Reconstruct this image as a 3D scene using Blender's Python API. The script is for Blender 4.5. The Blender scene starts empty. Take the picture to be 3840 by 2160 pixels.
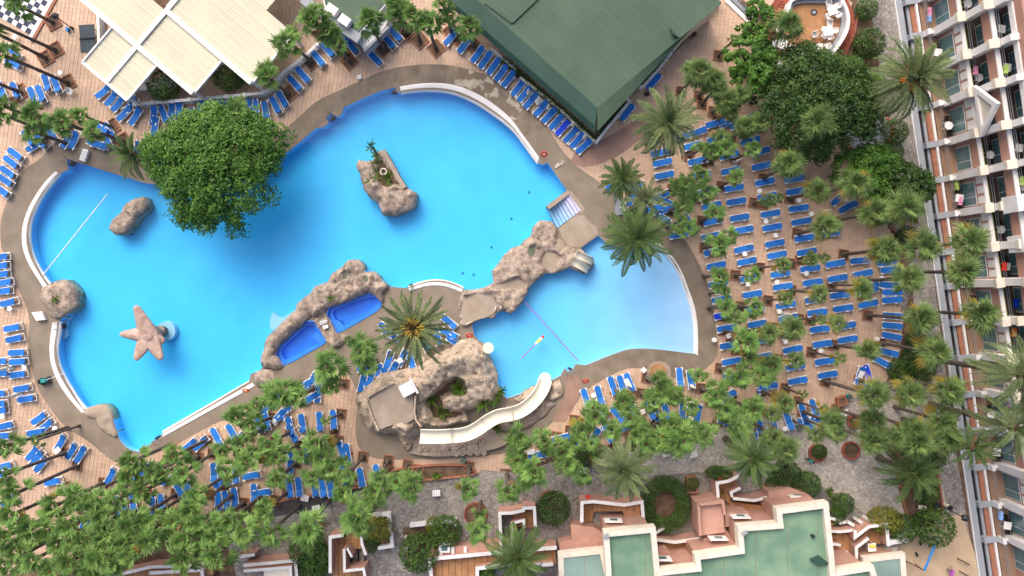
import bpy, bmesh, math, random
import numpy as np
from mathutils import Vector, Matrix, noise
from mathutils.geometry import delaunay_2d_cdt
R=math.radians
rnd=random.Random(7)
SC=bpy.context.scene; COL=SC.collection
# ------------------------------------------------------------------ camera, sky, sun, exposure
HC=72.0            # height of the drone over the terrace, metres
PX=37.5            # survey units per metre on the terrace level
cd=bpy.data.cameras.new('camera'); cam=bpy.data.objects.new('camera',cd); COL.objects.link(cam)
cam.location=(0,0,HC); cam.rotation_euler=(0,0,0)
cd.sensor_width=36; cd.lens=36*HC/(3840/PX); cd.clip_start=1; cd.clip_end=600
SC.camera=cam
wd=bpy.data.worlds.new('World'); SC.world=wd; wd.use_nodes=True
wn=wd.node_tree.nodes; wl=wd.node_tree.links
sky=wn.new('ShaderNodeTexSky'); sky.sky_type='NISHITA'; sky.sun_disc=False
SUN_EL,SUN_AZ=44.0,-24.0      # azimuth clockwise from +Y
sky.sun_elevation=R(SUN_EL); sky.sun_rotation=R(SUN_AZ)
sky.air_density=0.7; sky.dust_density=6.0; sky.ozone_density=0.4
bg=wn['Background']; wl.new(sky.outputs[0],bg.inputs[0]); bg.inputs[1].default_value=0.15
sl=bpy.data.lights.new('sun','SUN'); sl.energy=0.55; sl.angle=R(60); sl.color=(1.0,0.96,0.91)
so=bpy.data.objects.new('sun',sl); COL.objects.link(so)
dv=Vector((math.sin(R(SUN_AZ))*math.cos(R(SUN_EL)),math.cos(R(SUN_AZ))*math.cos(R(SUN_EL)),math.sin(R(SUN_EL))))
so.rotation_euler=(-dv).to_track_quat('-Z','Y').to_euler()
SC.view_settings.view_transform='Standard'; SC.view_settings.look='None'; SC.view_settings.gamma=1
SC.view_settings.use_curve_mapping=False
SC.view_settings.exposure=0.88
SC.cycles.max_bounces=8; SC.cycles.transparent_max_bounces=16; SC.cycles.diffuse_bounces=3
# ------------------------------------------------------------------ helpers
def F(c,r,u,v): return (960*c+u*.37267, 540*r+v*.37267)          # survey sheet -> plan units
def W(p,z=0.0):
    k=(1-z/HC)/PX
    return ((p[0]-1920)*k,(1080-p[1])*k)
def WP(c,r,pts,z=0.0): return [W(F(c,r,u,v),z) for u,v in pts]
def O(pts,z=0.0): return [W((x*1.49068,y*1.49068),z) for x,y in pts]
def S_(*segs):
    out=[]
    for c,r,pts in segs: out+=WP(c,r,pts)
    return out
def area(p): return .5*sum(p[i-1][0]*p[i][1]-p[i][0]*p[i-1][1] for i in range(len(p)))
def ccw(p): return list(p) if area(p)>0 else list(p)[::-1]
def smooth(p,n=2,closed=True):
    for _ in range(n):
        q=[]; m=len(p)
        for i in range(m if closed else m-1):
            a=p[i]; b=p[(i+1)%m]
            q.append((a[0]*.75+b[0]*.25,a[1]*.75+b[1]*.25)); q.append((a[0]*.25+b[0]*.75,a[1]*.25+b[1]*.75))
        p=q if closed else [p[0]]+q+[p[-1]]
    return p
def resample(p,step,closed=True):
    p=list(p); 
    if closed: p=p+[p[0]]
    out=[]; acc=0
    for a,b in zip(p,p[1:]):
        L=math.dist(a,b); n=max(1,int(round(L/step)))
        for i in range(n): out.append((a[0]+(b[0]-a[0])*i/n,a[1]+(b[1]-a[1])*i/n))
    if not closed: out.append(p[-1])
    return out
def lerp(a,b,t): return tuple(x+(y-x)*t for x,y in zip(a,b))
def alongN(p,n):
    d=[0]
    for a,b in zip(p,p[1:]): d.append(d[-1]+math.dist(a,b))
    out=[]
    for i in range(n+1):
        t=d[-1]*i/n; k=0
        while k<len(p)-2 and d[k+1]<t: k+=1
        s=(t-d[k])/max(1e-9,d[k+1]-d[k]); out.append(lerp(p[k],p[k+1],s))
    return out
def inset(p,d):
    p=ccw(p); out=[]; n=len(p)
    for i in range(n):
        a,b,c=Vector(p[i-1]),Vector(p[i]),Vector(p[(i+1)%n])
        e1=(b-a); e2=(c-b)
        if e1.length<1e-6 or e2.length<1e-6: out.append(p[i]); continue
        e1.normalize(); e2.normalize()
        n1=Vector((-e1.y,e1.x)); n2=Vector((-e2.y,e2.x)); m=n1+n2
        if m.length<.2: m=n1
        else: m=m/max(.5,m.length_squared/2)/1.0 if False else m.normalized()/max(.45,m.normalized().dot(n1))
        out.append((b.x+m.x*d,b.y+m.y*d))
    return out
def pip(pts,poly):
    pts=np.asarray(pts,float); x=pts[:,0]; y=pts[:,1]; r=np.zeros(len(pts),bool)
    n=len(poly)
    for i in range(n):
        x1,y1=poly[i-1]; x2,y2=poly[i]
        if y1==y2: continue
        c=((y1>y)!=(y2>y))
        r^= c & (x<(x2-x1)*(y-y1)/(y2-y1)+x1)
    return r
def dist_poly(pts,poly):
    pts=np.asarray(pts,float); d=np.full(len(pts),1e9); n=len(poly)
    for i in range(n):
        a=np.array(poly[i-1]); b=np.array(poly[i]); ab=b-a; L=max(1e-12,ab@ab)
        t=np.clip(((pts-a)@ab)/L,0,1); q=a+t[:,None]*ab
        d=np.minimum(d,np.hypot(*(pts-q).T))
    return d
class MB:
    def __init__(s): s.v=[]; s.f=[]; s.m=[]
    def face(s,pts,mi=0):
        i=len(s.v); s.v+=[tuple(p) for p in pts]; s.f.append(tuple(range(i,i+len(pts)))); s.m.append(mi)
    def idx(s,vs,fs,mi=0):
        i=len(s.v); s.v+=[tuple(p) for p in vs]
        for f in fs: s.f.append(tuple(i+k for k in f)); s.m.append(mi)
    def box(s,cx,cy,cz,sx,sy,sz,rz=0,mi=0,ry=0):
        c,n=math.cos(rz),math.sin(rz); vs=[]
        for z in(-1,1):
            for y in(-1,1):
                for x in(-1,1):
                    px,py,pz=x*sx/2,y*sy/2,z*sz/2
                    if ry: px,pz=px*math.cos(ry)+pz*math.sin(ry),-px*math.sin(ry)+pz*math.cos(ry)
                    vs.append((cx+px*c-py*n,cy+px*n+py*c,cz+pz))
        s.idx(vs,[(0,2,3,1),(4,5,7,6),(0,1,5,4),(2,6,7,3),(0,4,6,2),(1,3,7,5)],mi)
    def prism(s,poly,z0,z1,mi=0,bottom=True,top=True,mt=None):
        p=ccw(poly); n=len(p)
        lo=[(x,y,z0) for x,y in p]; hi=[(x,y,z1) for x,y in p]
        if top: s.fill(p,z1,mt if mt is not None else mi)
        if bottom: s.fill(p,z0,mi,flip=True)
        for i in range(n): j=(i+1)%n; s.face([lo[i],lo[j],hi[j],hi[i]],mi)
    def fill(s,poly,z,mi=0,flip=False,holes=()):
        p=[Vector(q) for q in ccw(poly)]; n=len(p)
        if not holes and n<=4:
            f=[(q.x,q.y,z) for q in p]; s.face(f[::-1] if flip else f,mi); return
        vs=list(p); loops=[list(range(n))]
        ed=[(i,(i+1)%n) for i in range(n)]
        for h in holes:
            k=len(vs); m=len(h); vs+=[Vector(q) for q in h]; ed+=[(k+i,k+(i+1)%m) for i in range(m)]
        ov,oe,of,_,_,_=delaunay_2d_cdt(vs,ed,[],0,1e-5)
        cen=np.array([[sum(ov[i].x for i in f)/len(f),sum(ov[i].y for i in f)/len(f)] for f in of])
        if len(cen)==0: return
        ok=pip(cen,[tuple(q) for q in p])
        for h in holes: ok&=~pip(cen,h)
        base=len(s.v); s.v+=[(q.x,q.y,z) for q in ov]
        for f,k in zip(of,ok):
            if k:
                a=sum(ov[f[i-1]].x*ov[f[i]].y-ov[f[i]].x*ov[f[i-1]].y for i in range(len(f)))
                g=tuple(base+i for i in f)
                if (a<0)!=flip: g=g[::-1]
                s.f.append(g); s.m.append(mi)
    def tube(s,pts,r,n=6,mi=0,cap=True):
        pts=[Vector(p) for p in pts]; rs=r if isinstance(r,(list,tuple)) else [r]*len(pts)
        base=len(s.v)
        for k,p in enumerate(pts):
            t=(pts[min(k+1,len(pts)-1)]-pts[max(k-1,0)]).normalized()
            a=t.cross(Vector((0,0,1))) 
            if a.length<.05: a=Vector((1,0,0))
            a.normalize(); b=t.cross(a)
            for i in range(n):
                w=2*math.pi*i/n; q=p+(a*math.cos(w)+b*math.sin(w))*rs[k]; s.v.append(tuple(q))
        for k in range(len(pts)-1):
            for i in range(n):
                j=(i+1)%n; s.f.append((base+k*n+i,base+k*n+j,base+(k+1)*n+j,base+(k+1)*n+i)); s.m.append(mi)
        if cap:
            s.f.append(tuple(base+(len(pts)-1)*n+i for i in range(n))); s.m.append(mi)
            s.f.append(tuple(base+i for i in range(n))[::-1]); s.m.append(mi)
    def disc(s,cx,cy,z0,z1,r,n=16,mi=0,r1=None):
        r1=r if r1 is None else r1
        a=[(cx+r*math.cos(2*math.pi*i/n),cy+r*math.sin(2*math.pi*i/n),z0) for i in range(n)]
        b=[(cx+r1*math.cos(2*math.pi*i/n),cy+r1*math.sin(2*math.pi*i/n),z1) for i in range(n)]
        s.idx(a+b,[tuple(range(n))[::-1],tuple(range(n,2*n))]+[(i,(i+1)%n,n+(i+1)%n,n+i) for i in range(n)],mi)
    def strip(s,path,w,z0,z1,mi=0,closed=False,mt=None):
        """a wall of width w along a path"""
        p=list(path); n=len(p); L=[];Rr=[]
        for i in range(n):
            a=Vector(p[i-1]) if (i>0 or closed) else None; b=Vector(p[i]); c=Vector(p[(i+1)%n]) if (i<n-1 or closed) else None
            e1=(b-a).normalized() if a is not None else (c-b).normalized(); e2=(c-b).normalized() if c is not None else e1
            n1=Vector((-e1.y,e1.x)); m=(n1+Vector((-e2.y,e2.x)))
            m=n1 if m.length<.1 else m.normalized()
            m=m/max(.45,m.dot(n1)); L.append(b+m*w/2); Rr.append(b-m*w/2)
        zz=z1 if isinstance(z1,(list,tuple)) else [z1]*n
        for i in range(n if closed else n-1):
            j=(i+1)%n
            A,B,C,D=L[i],L[j],Rr[j],Rr[i]
            s.face([(D.x,D.y,zz[i]),(C.x,C.y,zz[j]),(B.x,B.y,zz[j]),(A.x,A.y,zz[i])],mi if mt is None else mt)
            s.face([(A.x,A.y,zz[i]),(B.x,B.y,zz[j]),(B.x,B.y,z0),(A.x,A.y,z0)],mi)
            s.face([(C.x,C.y,zz[j]),(D.x,D.y,zz[i]),(D.x,D.y,z0),(C.x,C.y,z0)],mi)
        if not closed:
            for q,r_,z,fl in((L[0],Rr[0],zz[0],1),(L[-1],Rr[-1],zz[-1],0)):
                f=[(q.x,q.y,z0),(r_.x,r_.y,z0),(r_.x,r_.y,z),(q.x,q.y,z)]; s.face(f[::-1] if fl else f,mi)
def mesh(name,mb,mats,sm=False,weld=False):
    me=bpy.data.meshes.new(name); me.from_pydata(mb.v,[],mb.f)
    for m in (mats if isinstance(mats,(list,tuple)) else [mats]): me.materials.append(m)
    me.polygons.foreach_set('material_index',mb.m)
    if weld:
        b=bmesh.new(); b.from_mesh(me); bmesh.ops.remove_doubles(b,verts=b.verts,dist=.0005); b.to_mesh(me); b.free()
    if sm: me.polygons.foreach_set('use_smooth',[True]*len(me.polygons))
    me.update(); return me
def link(name,data,parent=None,loc=None,rz=None):
    o=bpy.data.objects.new(name,data); COL.objects.link(o)
    if parent is not None: o.parent=parent
    if loc is not None: o.location=loc
    if rz is not None: o.rotation_euler=(0,0,rz)
    return o
def obj(name,mb,mats,parent=None,sm=False,loc=None,rz=None,weld=False): return link(name,mesh(name,mb,mats,sm,weld),parent,loc,rz)
def tag(o,label=None,cat=None,group=None,kind=None):
    if label: o['label']=label
    if cat: o['category']=cat
    if group: o['group']=group
    if kind: o['kind']=kind
    return o
def struct(o): o['kind']='structure'; return o
def thing(name,label,cat,loc=(0,0,0),rz=0,group=None): return tag(link(name,None,None,loc,rz),label,cat,group)
def copy_tree(o,parent=None):
    c=o.copy(); COL.objects.link(c)
    if parent is not None: c.parent=parent
    for ch in o.children: copy_tree(ch,c)
    return c
ORD='first second third fourth fifth sixth seventh eighth ninth tenth eleventh twelfth thirteenth fourteenth fifteenth sixteenth seventeenth eighteenth nineteenth twentieth'.split()
def od(i): return ORD[i] if i<20 else 'twenty-'+ORD[i-20] if i<29 else 'number %d'%(i+1)
# ------------------------------------------------------------------ materials
def mat(name,col,rough=.8,var=.12,scale=3.0,bump=0.0,bscale=None,spec=.3,col2=None,objvar=0.0,detail=4,thresh=None,island=0.0,transl=None,metal=0):
    m=bpy.data.materials.new(name); m.use_nodes=True; nt=m.node_tree; n=nt.nodes; l=nt.links
    b=n['Principled BSDF']; b.inputs['Roughness'].default_value=rough; b.inputs['Specular IOR Level'].default_value=spec; b.inputs['Metallic'].default_value=metal
    tc=n.new('ShaderNodeTexCoord'); geo=n.new('ShaderNodeNewGeometry')
    no=n.new('ShaderNodeTexNoise'); no.inputs['Scale'].default_value=scale; no.inputs['Detail'].default_value=detail
    l.new(geo.outputs['Position'],no.inputs['Vector'])
    cr=n.new('ShaderNodeValToRGB'); e=cr.color_ramp.elements
    c2=col2 or tuple(min(1,c*(1+var)) for c in col)
    c1=col if col2 else tuple(c*(1-var) for c in col)
    e[0].color=(*c1,1); e[1].color=(*c2,1); e[0].position,e[1].position=thresh or (.35,.65)
    l.new(no.outputs['Fac'],cr.inputs['Fac']); out=cr.outputs['Color']
    if objvar or island:
        hs=n.new('ShaderNodeHueSaturation'); mr=n.new('ShaderNodeMapRange')
        if island: src=geo.outputs['Random Per Island']
        else: src=n.new('ShaderNodeObjectInfo').outputs['Random']
        a=objvar or island
        mr.inputs['To Min'].default_value=1-a; mr.inputs['To Max'].default_value=1+a
        l.new(src,mr.inputs['Value']); l.new(mr.outputs[0],hs.inputs['Value']); l.new(out,hs.inputs['Color']); out=hs.outputs['Color']
    l.new(out,b.inputs['Base Color'])
    if bump:
        nb=n.new('ShaderNodeTexNoise'); nb.inputs['Scale'].default_value=bscale or scale*4; nb.inputs['Detail'].default_value=5
        l.new(geo.outputs['Position'],nb.inputs['Vector'])
        bp=n.new('ShaderNodeBump'); bp.inputs['Strength'].default_value=bump; bp.inputs['Distance'].default_value=.1
        l.new(nb.outputs['Fac'],bp.inputs['Height']); l.new(bp.outputs[0],b.inputs['Normal'])
    if transl:
        t=n.new('ShaderNodeBsdfTranslucent'); l.new(out,t.inputs['Color']); mx=n.new('ShaderNodeMixShader'); mx.inputs[0].default_value=transl
        l.new(b.outputs[0],mx.inputs[1]); l.new(t.outputs[0],mx.inputs[2]); l.new(mx.outputs[0],n['Material Output'].inputs[0])
    return m
def stones(name,c1,c2,joint,scale,jw=.06):
    m=bpy.data.materials.new(name); m.use_nodes=True; nt=m.node_tree; n=nt.nodes; l=nt.links; b=n['Principled BSDF']; b.inputs['Roughness'].default_value=.85
    geo=n.new('ShaderNodeNewGeometry'); v=n.new('ShaderNodeTexVoronoi'); v.inputs['Scale'].default_value=scale; v2=n.new('ShaderNodeTexVoronoi'); v2.feature='DISTANCE_TO_EDGE'; v2.inputs['Scale'].default_value=scale
    l.new(geo.outputs['Position'],v.inputs['Vector']); l.new(geo.outputs['Position'],v2.inputs['Vector'])
    sp=n.new('ShaderNodeSeparateColor'); l.new(v.outputs['Color'],sp.inputs[0])
    no=n.new('ShaderNodeTexNoise'); no.inputs['Scale'].default_value=.45; no.inputs['Detail'].default_value=5; l.new(geo.outputs['Position'],no.inputs['Vector'])
    ad=n.new('ShaderNodeMath'); ad.operation='MULTIPLY_ADD'; ad.inputs[1].default_value=.55; l.new(sp.outputs[0],ad.inputs[0])
    sc=n.new('ShaderNodeMath'); sc.operation='MULTIPLY_ADD'; sc.inputs[1].default_value=1.4; sc.inputs[2].default_value=-.45; l.new(no.outputs['Fac'],sc.inputs[0]); l.new(sc.outputs[0],ad.inputs[2])
    cr=n.new('ShaderNodeValToRGB'); cr.color_ramp.elements[0].color=(*c1,1); cr.color_ramp.elements[1].color=(*c2,1); l.new(ad.outputs[0],cr.inputs[0])
    mx=n.new('ShaderNodeMix'); mx.data_type='RGBA'; mr=n.new('ShaderNodeMapRange'); mr.inputs['From Max'].default_value=jw; l.new(v2.outputs['Distance'],mr.inputs[0])
    l.new(mr.outputs[0],mx.inputs['Factor']); mx.inputs['A'].default_value=(*joint,1); l.new(cr.outputs[0],mx.inputs['B']); l.new(mx.outputs['Result'],b.inputs['Base Color'])
    bp=n.new('ShaderNodeBump'); bp.inputs['Strength'].default_value=.5; bp.inputs['Distance'].default_value=.05; l.new(mr.outputs[0],bp.inputs['Height']); l.new(bp.outputs[0],b.inputs['Normal'])
    return m
M={}
def rockmat(name,c0,c1,c2):
    m=bpy.data.materials.new(name); m.use_nodes=True; nt=m.node_tree; n=nt.nodes; l=nt.links; b=n['Principled BSDF']; b.inputs['Roughness'].default_value=.9; b.inputs['Specular IOR Level'].default_value=.2
    geo=n.new('ShaderNodeNewGeometry'); n1=n.new('ShaderNodeTexNoise'); n1.inputs['Scale'].default_value=1.7; n1.inputs['Detail'].default_value=12; n1.inputs['Roughness'].default_value=.68; l.new(geo.outputs['Position'],n1.inputs['Vector'])
    cr=n.new('ShaderNodeValToRGB'); e=cr.color_ramp.elements; e[0].position=.34; e[0].color=(*c0,1); e[1].position=.68; e[1].color=(*c2,1); k=e.new(.47); k.color=(*c1,1); l.new(n1.outputs['Fac'],cr.inputs['Fac'])
    v=n.new('ShaderNodeTexVoronoi'); v.feature='DISTANCE_TO_EDGE'; v.inputs['Scale'].default_value=.42; wv=n.new('ShaderNodeMix'); wv.data_type='VECTOR'; wv.inputs['Factor'].default_value=.35; l.new(geo.outputs['Position'],wv.inputs['A']); n2=n.new('ShaderNodeTexNoise'); n2.inputs['Scale'].default_value=.9; n2.inputs['Detail'].default_value=6; l.new(geo.outputs['Position'],n2.inputs['Vector']); 
    vm=n.new('ShaderNodeVectorMath'); vm.operation='MULTIPLY_ADD'; vm.inputs[1].default_value=(2.6,2.6,2.6); l.new(n2.outputs['Color'],vm.inputs[0]); l.new(geo.outputs['Position'],vm.inputs[2]); l.new(vm.outputs[0],v.inputs['Vector'])
    mr=n.new('ShaderNodeMapRange'); mr.inputs['From Max'].default_value=.035; mr.inputs['To Min'].default_value=.70; l.new(v.outputs['Distance'],mr.inputs[0])
    mx=n.new('ShaderNodeMix'); mx.data_type='RGBA'; mx.blend_type='MULTIPLY'; mx.inputs['Factor'].default_value=1; l.new(cr.outputs[0],mx.inputs['A']); l.new(mr.outputs[0],mx.inputs['B']); l.new(mx.outputs['Result'],b.inputs['Base Color'])
    n3=n.new('ShaderNodeTexNoise'); n3.inputs['Scale'].default_value=2.2; n3.inputs['Detail'].default_value=10; n3.inputs['Roughness'].default_value=.7; l.new(geo.outputs['Position'],n3.inputs['Vector']); ad=n.new('ShaderNodeMath'); ad.operation='MULTIPLY_ADD'; ad.inputs[1].default_value=.5; l.new(mr.outputs[0],ad.inputs[0]); l.new(n3.outputs['Fac'],ad.inputs[2])
    bp=n.new('ShaderNodeBump'); bp.inputs['Strength'].default_value=1.0; bp.inputs['Distance'].default_value=.32; l.new(ad.outputs[0],bp.inputs['Height']); l.new(bp.outputs[0],b.inputs['Normal']); return m
M['tile']=mat('terrace_tile',(.525,.37,.262),.48,.10,.5,island=.07,bump=.1,bscale=30)
M['grout']=mat('grout',(.36,.25,.18),.9,.2,2)
M['deck']=mat('stamped_concrete',(.20,.16,.12),.8,.2,.55,col2=(.26,.215,.165),bump=.35,bscale=9,detail=8)
M['slab']=mat('deck_slab',(.175,.138,.103),.8,.2,.8,col2=(.245,.20,.15),bump=.35,bscale=9,detail=8,objvar=.09)
M['worn']=mat('worn_slab',(.20,.155,.11),.8,.2,1.1,col2=(.45,.40,.31),bump=.3,bscale=7,detail=8,objvar=.08,thresh=(.5,.56))
M['wet']=mat('smooth_concrete',(.30,.19,.145),.7,.12,.8,bump=.15,bscale=14)
M['white']=mat('white_paint',(.70,.69,.675),.6,.06,1.0)
M['rimwhite']=mat('white_rim',(.72,.71,.70),.5,.05,.8)
M['plastic']=mat('white_plastic',(.80,.79,.77),.35,.03,2)
M['cream']=mat('cream_paint',(.72,.66,.53),.6,.06,1)
M['creamwall']=mat('cream_parapet',(.64,.585,.49),.7,.08,1.4,bump=.1)
M['creamroof']=mat('cream_roof_sheet',(.52,.505,.375),.55,.05,.35,objvar=.035)
M['chute']=mat('cream_fibreglass',(.76,.71,.58),.35,.05,.6)
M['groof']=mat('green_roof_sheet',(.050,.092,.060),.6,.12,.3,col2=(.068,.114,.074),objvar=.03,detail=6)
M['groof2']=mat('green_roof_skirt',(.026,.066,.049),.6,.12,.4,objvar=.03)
M['gflat']=mat('green_roof_membrane',(.125,.23,.155),.75,.2,.45,col2=(.215,.33,.215),objvar=.09,detail=7)
M['gflat2']=mat('grey_green_membrane',(.20,.30,.265),.75,.15,.4,objvar=.05)
M['pink']=mat('pink_render',(.45,.262,.205),.85,.11,.7,bump=.12,bscale=16)
M['pinkh']=mat('hotel_render',(.42,.235,.18),.85,.08,.6,bump=.1,bscale=16)
M['terra']=mat('terracotta',(.33,.14,.085),.8,.15,2,objvar=.07)
M['brick']=mat('red_brick',(.30,.085,.05),.85,.2,3,objvar=.18)
M['ochre']=mat('ochre_tile',(.37,.19,.088),.7,.14,1.2,island=.1,objvar=.05)
M['soil']=mat('soil',(.135,.085,.055),.95,.3,1.2,bump=.5,bscale=10)
M['dark']=mat('dark_metal',(.025,.025,.03),.5,.1,2)
M['black']=mat('black_plastic',(.012,.012,.014),.45,.1,2)
M['ttable']=mat('dark_table_top',(.028,.045,.06),.6,.1,2)
M['sand']=mat('sand',(.48,.36,.235),.95,.08,.6,bump=.3,bscale=25)
M['cobble']=stones('cobble_stones',(.13,.115,.105),(.38,.35,.31),(.10,.09,.08),3.6,.07)
M['cobblel']=stones('pale_cobbles',(.29,.26,.22),(.60,.55,.47),(.21,.19,.165),3.4,.07)
M['asph']=mat('asphalt_path',(.075,.07,.07),.9,.25,1.2,bump=.3,bscale=18)
M['rock']=rockmat('pink_rock',(.19,.15,.12),(.40,.315,.25),(.58,.48,.39))
M['rockl']=rockmat('pale_rock',(.28,.21,.15),(.53,.42,.315),(.72,.60,.465))
M['rockf']=mat('flat_rock',(.30,.24,.18),.85,.15,.8,col2=(.37,.31,.245),bump=.35,bscale=5,detail=7)
M['star']=mat('starfish_stone',(.40,.26,.205),.8,.15,1.3,col2=(.56,.42,.35),bump=.9,bscale=9)
M['blue']=mat('blue_mattress',(.014,.145,.50),.7,.10,6,objvar=.18)
M['blue2']=mat('bright_blue_mattress',(.010,.055,.62),.6,.08,6,objvar=.08)
M['glass']=mat('balcony_glass',(.10,.19,.20),.12,.15,.8,spec=.6)
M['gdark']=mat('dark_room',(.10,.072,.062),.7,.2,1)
M['floorb']=mat('balcony_floor',(.30,.19,.125),.7,.07,1.5)
M['grey']=mat('grey_paint',(.30,.32,.35),.7,.08,.8)
M['steel']=mat('steel_rail',(.45,.46,.48),.3,.05,3,metal=.8)
M['trunk']=mat('palm_trunk',(.075,.06,.05),.95,.35,5,col2=(.16,.125,.10),bump=.8,bscale=14)
M['bark']=mat('bark',(.10,.075,.055),.95,.3,4,bump=.6,bscale=12)
M['fan']=mat('fan_frond',(.108,.215,.052),.55,.2,.8,col2=(.205,.335,.088),objvar=.36,transl=.28,spec=.25)
M['fane']=mat('feathery_frond',(.105,.180,.052),.55,.2,.8,col2=(.190,.275,.085),objvar=.34,transl=.25,spec=.25)
M['fany']=mat('yellowing_frond',(.22,.20,.035),.6,.2,.9,col2=(.32,.24,.05),objvar=.25,transl=.2,spec=.2)
M['fandry']=mat('dry_frond',(.20,.12,.05),.8,.3,1.5,objvar=.25)
M['date']=mat('date_frond',(.060,.115,.030),.55,.2,.7,col2=(.12,.185,.055),objvar=.25,transl=.15,spec=.25)
M['dateg']=mat('grey_date_frond',(.095,.145,.055),.6,.2,.7,col2=(.175,.22,.09),objvar=.25,transl=.15,spec=.25)
M['cyc']=mat('cycad_frond',(.095,.135,.055),.55,.2,.7,col2=(.17,.21,.085),objvar=.25,transl=.15,spec=.25)
M['fruit']=mat('orange_fruit',(.50,.19,.035),.7,.25,4)
M['crown']=mat('heart_fibre',(.09,.055,.03),.95,.3,8)
M['ystalk']=mat('yellow_stalk',(.45,.32,.05),.6,.2,3)
M['leaf1']=mat('broad_leaf',(.042,.125,.015),.5,.35,.9,col2=(.110,.235,.032),island=.32,transl=.2,spec=.3)
M['leaf2']=mat('dark_leaf',(.024,.060,.011),.5,.35,.9,col2=(.058,.118,.020),island=.35,transl=.15,spec=.3)
M['leaf3']=mat('hedge_leaf',(.032,.080,.013),.55,.3,1.4,col2=(.075,.15,.022),island=.3,transl=.15,spec=.3)
M['leafy']=mat('yellow_hedge_leaf',(.10,.13,.012),.55,.3,1.4,col2=(.21,.22,.025),island=.25,transl=.15,spec=.3)
M['plant']=mat('garden_plant',(.06,.15,.025),.55,.3,2,col2=(.15,.25,.03),objvar=.2,transl=.2)
M['skin']=mat('skin',(.42,.22,.14),.6,.05,4)
M['shirtw']=mat('white_shirt',(.62,.58,.70),.8,.05,6); M['shirtt']=mat('teal_shirt',(.02,.26,.24),.8,.08,6)
M['trou']=mat('dark_trousers',(.03,.03,.035),.8,.1,6); M['shorts']=mat('brown_shorts',(.16,.09,.05),.8,.1,6); M['hair']=mat('dark_hair',(.012,.009,.008),.6,.2,20)
M['red']=mat('red_plastic',(.62,.05,.03),.4,.05,3); M['orange']=mat('orange_plastic',(.75,.16,.03),.4,.05,3)
M['pinkp']=mat('pink_float',(.42,.10,.42),.5,.1,3); M['yellow']=mat('yellow_float',(.75,.62,.08),.5,.05,3)
M['bluep']=mat('blue_beam',(.02,.20,.55),.4,.08,3); M['canvas']=mat('cream_canvas',(.72,.66,.54),.85,.08,4,objvar=.08)
M['navy']=mat('navy_square',(.03,.04,.085),.6,.15,2,objvar=.12); M['wsq']=mat('white_square',(.70,.72,.70),.6,.08,2,objvar=.05)
M['drain']=mat('blue_drain',(.04,.20,.34),.6,.1,2)
M['jac']=mat('deep_blue_tile',(.02,.20,.80),.35,.10,1.2,col2=(.028,.24,.88),spec=.5)
M['pond']=mat('pond_water',(.13,.15,.10),.12,.2,1.5,spec=.5)
M['pool']=mat('pool_floor',(.20,.55,.89),.5,.05,.28,col2=(.235,.59,.93),detail=5)
M['poolstep']=mat('pool_steps',(.55,.58,.72),.5,.05,1)
M['cloth1']=mat('pink_towel',(.65,.26,.40),.9,.08,5); M['cloth2']=mat('blue_towel',(.22,.38,.70),.9,.08,5); M['cloth3']=mat('lime_towel',(.34,.46,.12),.9,.08,5); M['cloth4']=mat('orange_towel',(.62,.18,.06),.9,.08,5); M['clothw']=mat('white_towel',(.72,.72,.70),.9,.06,6)
# water: clear surface with fresnel gloss on top, absorbing body
def water(name,dens,col):
    m=bpy.data.materials.new(name); m.use_nodes=True; nt=m.node_tree; n=nt.nodes; l=nt.links; n.remove(n['Principled BSDF']); out=n['Material Output']
    tr=n.new('ShaderNodeBsdfTransparent'); gl=n.new('ShaderNodeBsdfGlossy'); gl.inputs['Roughness'].default_value=.06
    geo=n.new('ShaderNodeNewGeometry'); no=n.new('ShaderNodeTexNoise'); no.inputs['Scale'].default_value=2.2; no.inputs['Detail'].default_value=4; l.new(geo.outputs['Position'],no.inputs['Vector'])
    bp=n.new('ShaderNodeBump'); bp.inputs['Strength'].default_value=.25; bp.inputs['Distance'].default_value=.08; l.new(no.outputs['Fac'],bp.inputs['Height']); l.new(bp.outputs[0],gl.inputs['Normal'])
    fr=n.new('ShaderNodeFresnel'); fr.inputs['IOR'].default_value=1.33; l.new(bp.outputs[0],fr.inputs['Normal'])
    sx=n.new('ShaderNodeSeparateXYZ'); l.new(geo.outputs['True Normal'],sx.inputs[0]); gt=n.new('ShaderNodeMath'); gt.operation='GREATER_THAN'; gt.inputs[1].default_value=.5; l.new(sx.outputs['Z'],gt.inputs[0])
    bf=n.new('ShaderNodeMath'); bf.operation='SUBTRACT'; bf.inputs[0].default_value=1; l.new(geo.outputs['Backfacing'],bf.inputs[1])
    m1=n.new('ShaderNodeMath'); m1.operation='MULTIPLY'; l.new(gt.outputs[0],m1.inputs[0]); l.new(bf.outputs[0],m1.inputs[1])
    m2=n.new('ShaderNodeMath'); m2.operation='MULTIPLY'; l.new(fr.outputs[0],m2.inputs[0]); l.new(m1.outputs[0],m2.inputs[1])
    mx=n.new('ShaderNodeMixShader'); l.new(m2.outputs[0],mx.inputs[0]); l.new(tr.outputs[0],mx.inputs[1]); l.new(gl.outputs[0],mx.inputs[2]); l.new(mx.outputs[0],out.inputs[0])
    va=n.new('ShaderNodeVolumeAbsorption'); va.inputs['Color'].default_value=(*col,1); va.inputs['Density'].default_value=dens; l.new(va.outputs[0],out.inputs['Volume'])
    return m
M['water']=water('pool_water',.50,(.10,.885,.99))
M['jwater']=water('jacuzzi_water',.25,(.3,.8,.98))
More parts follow.
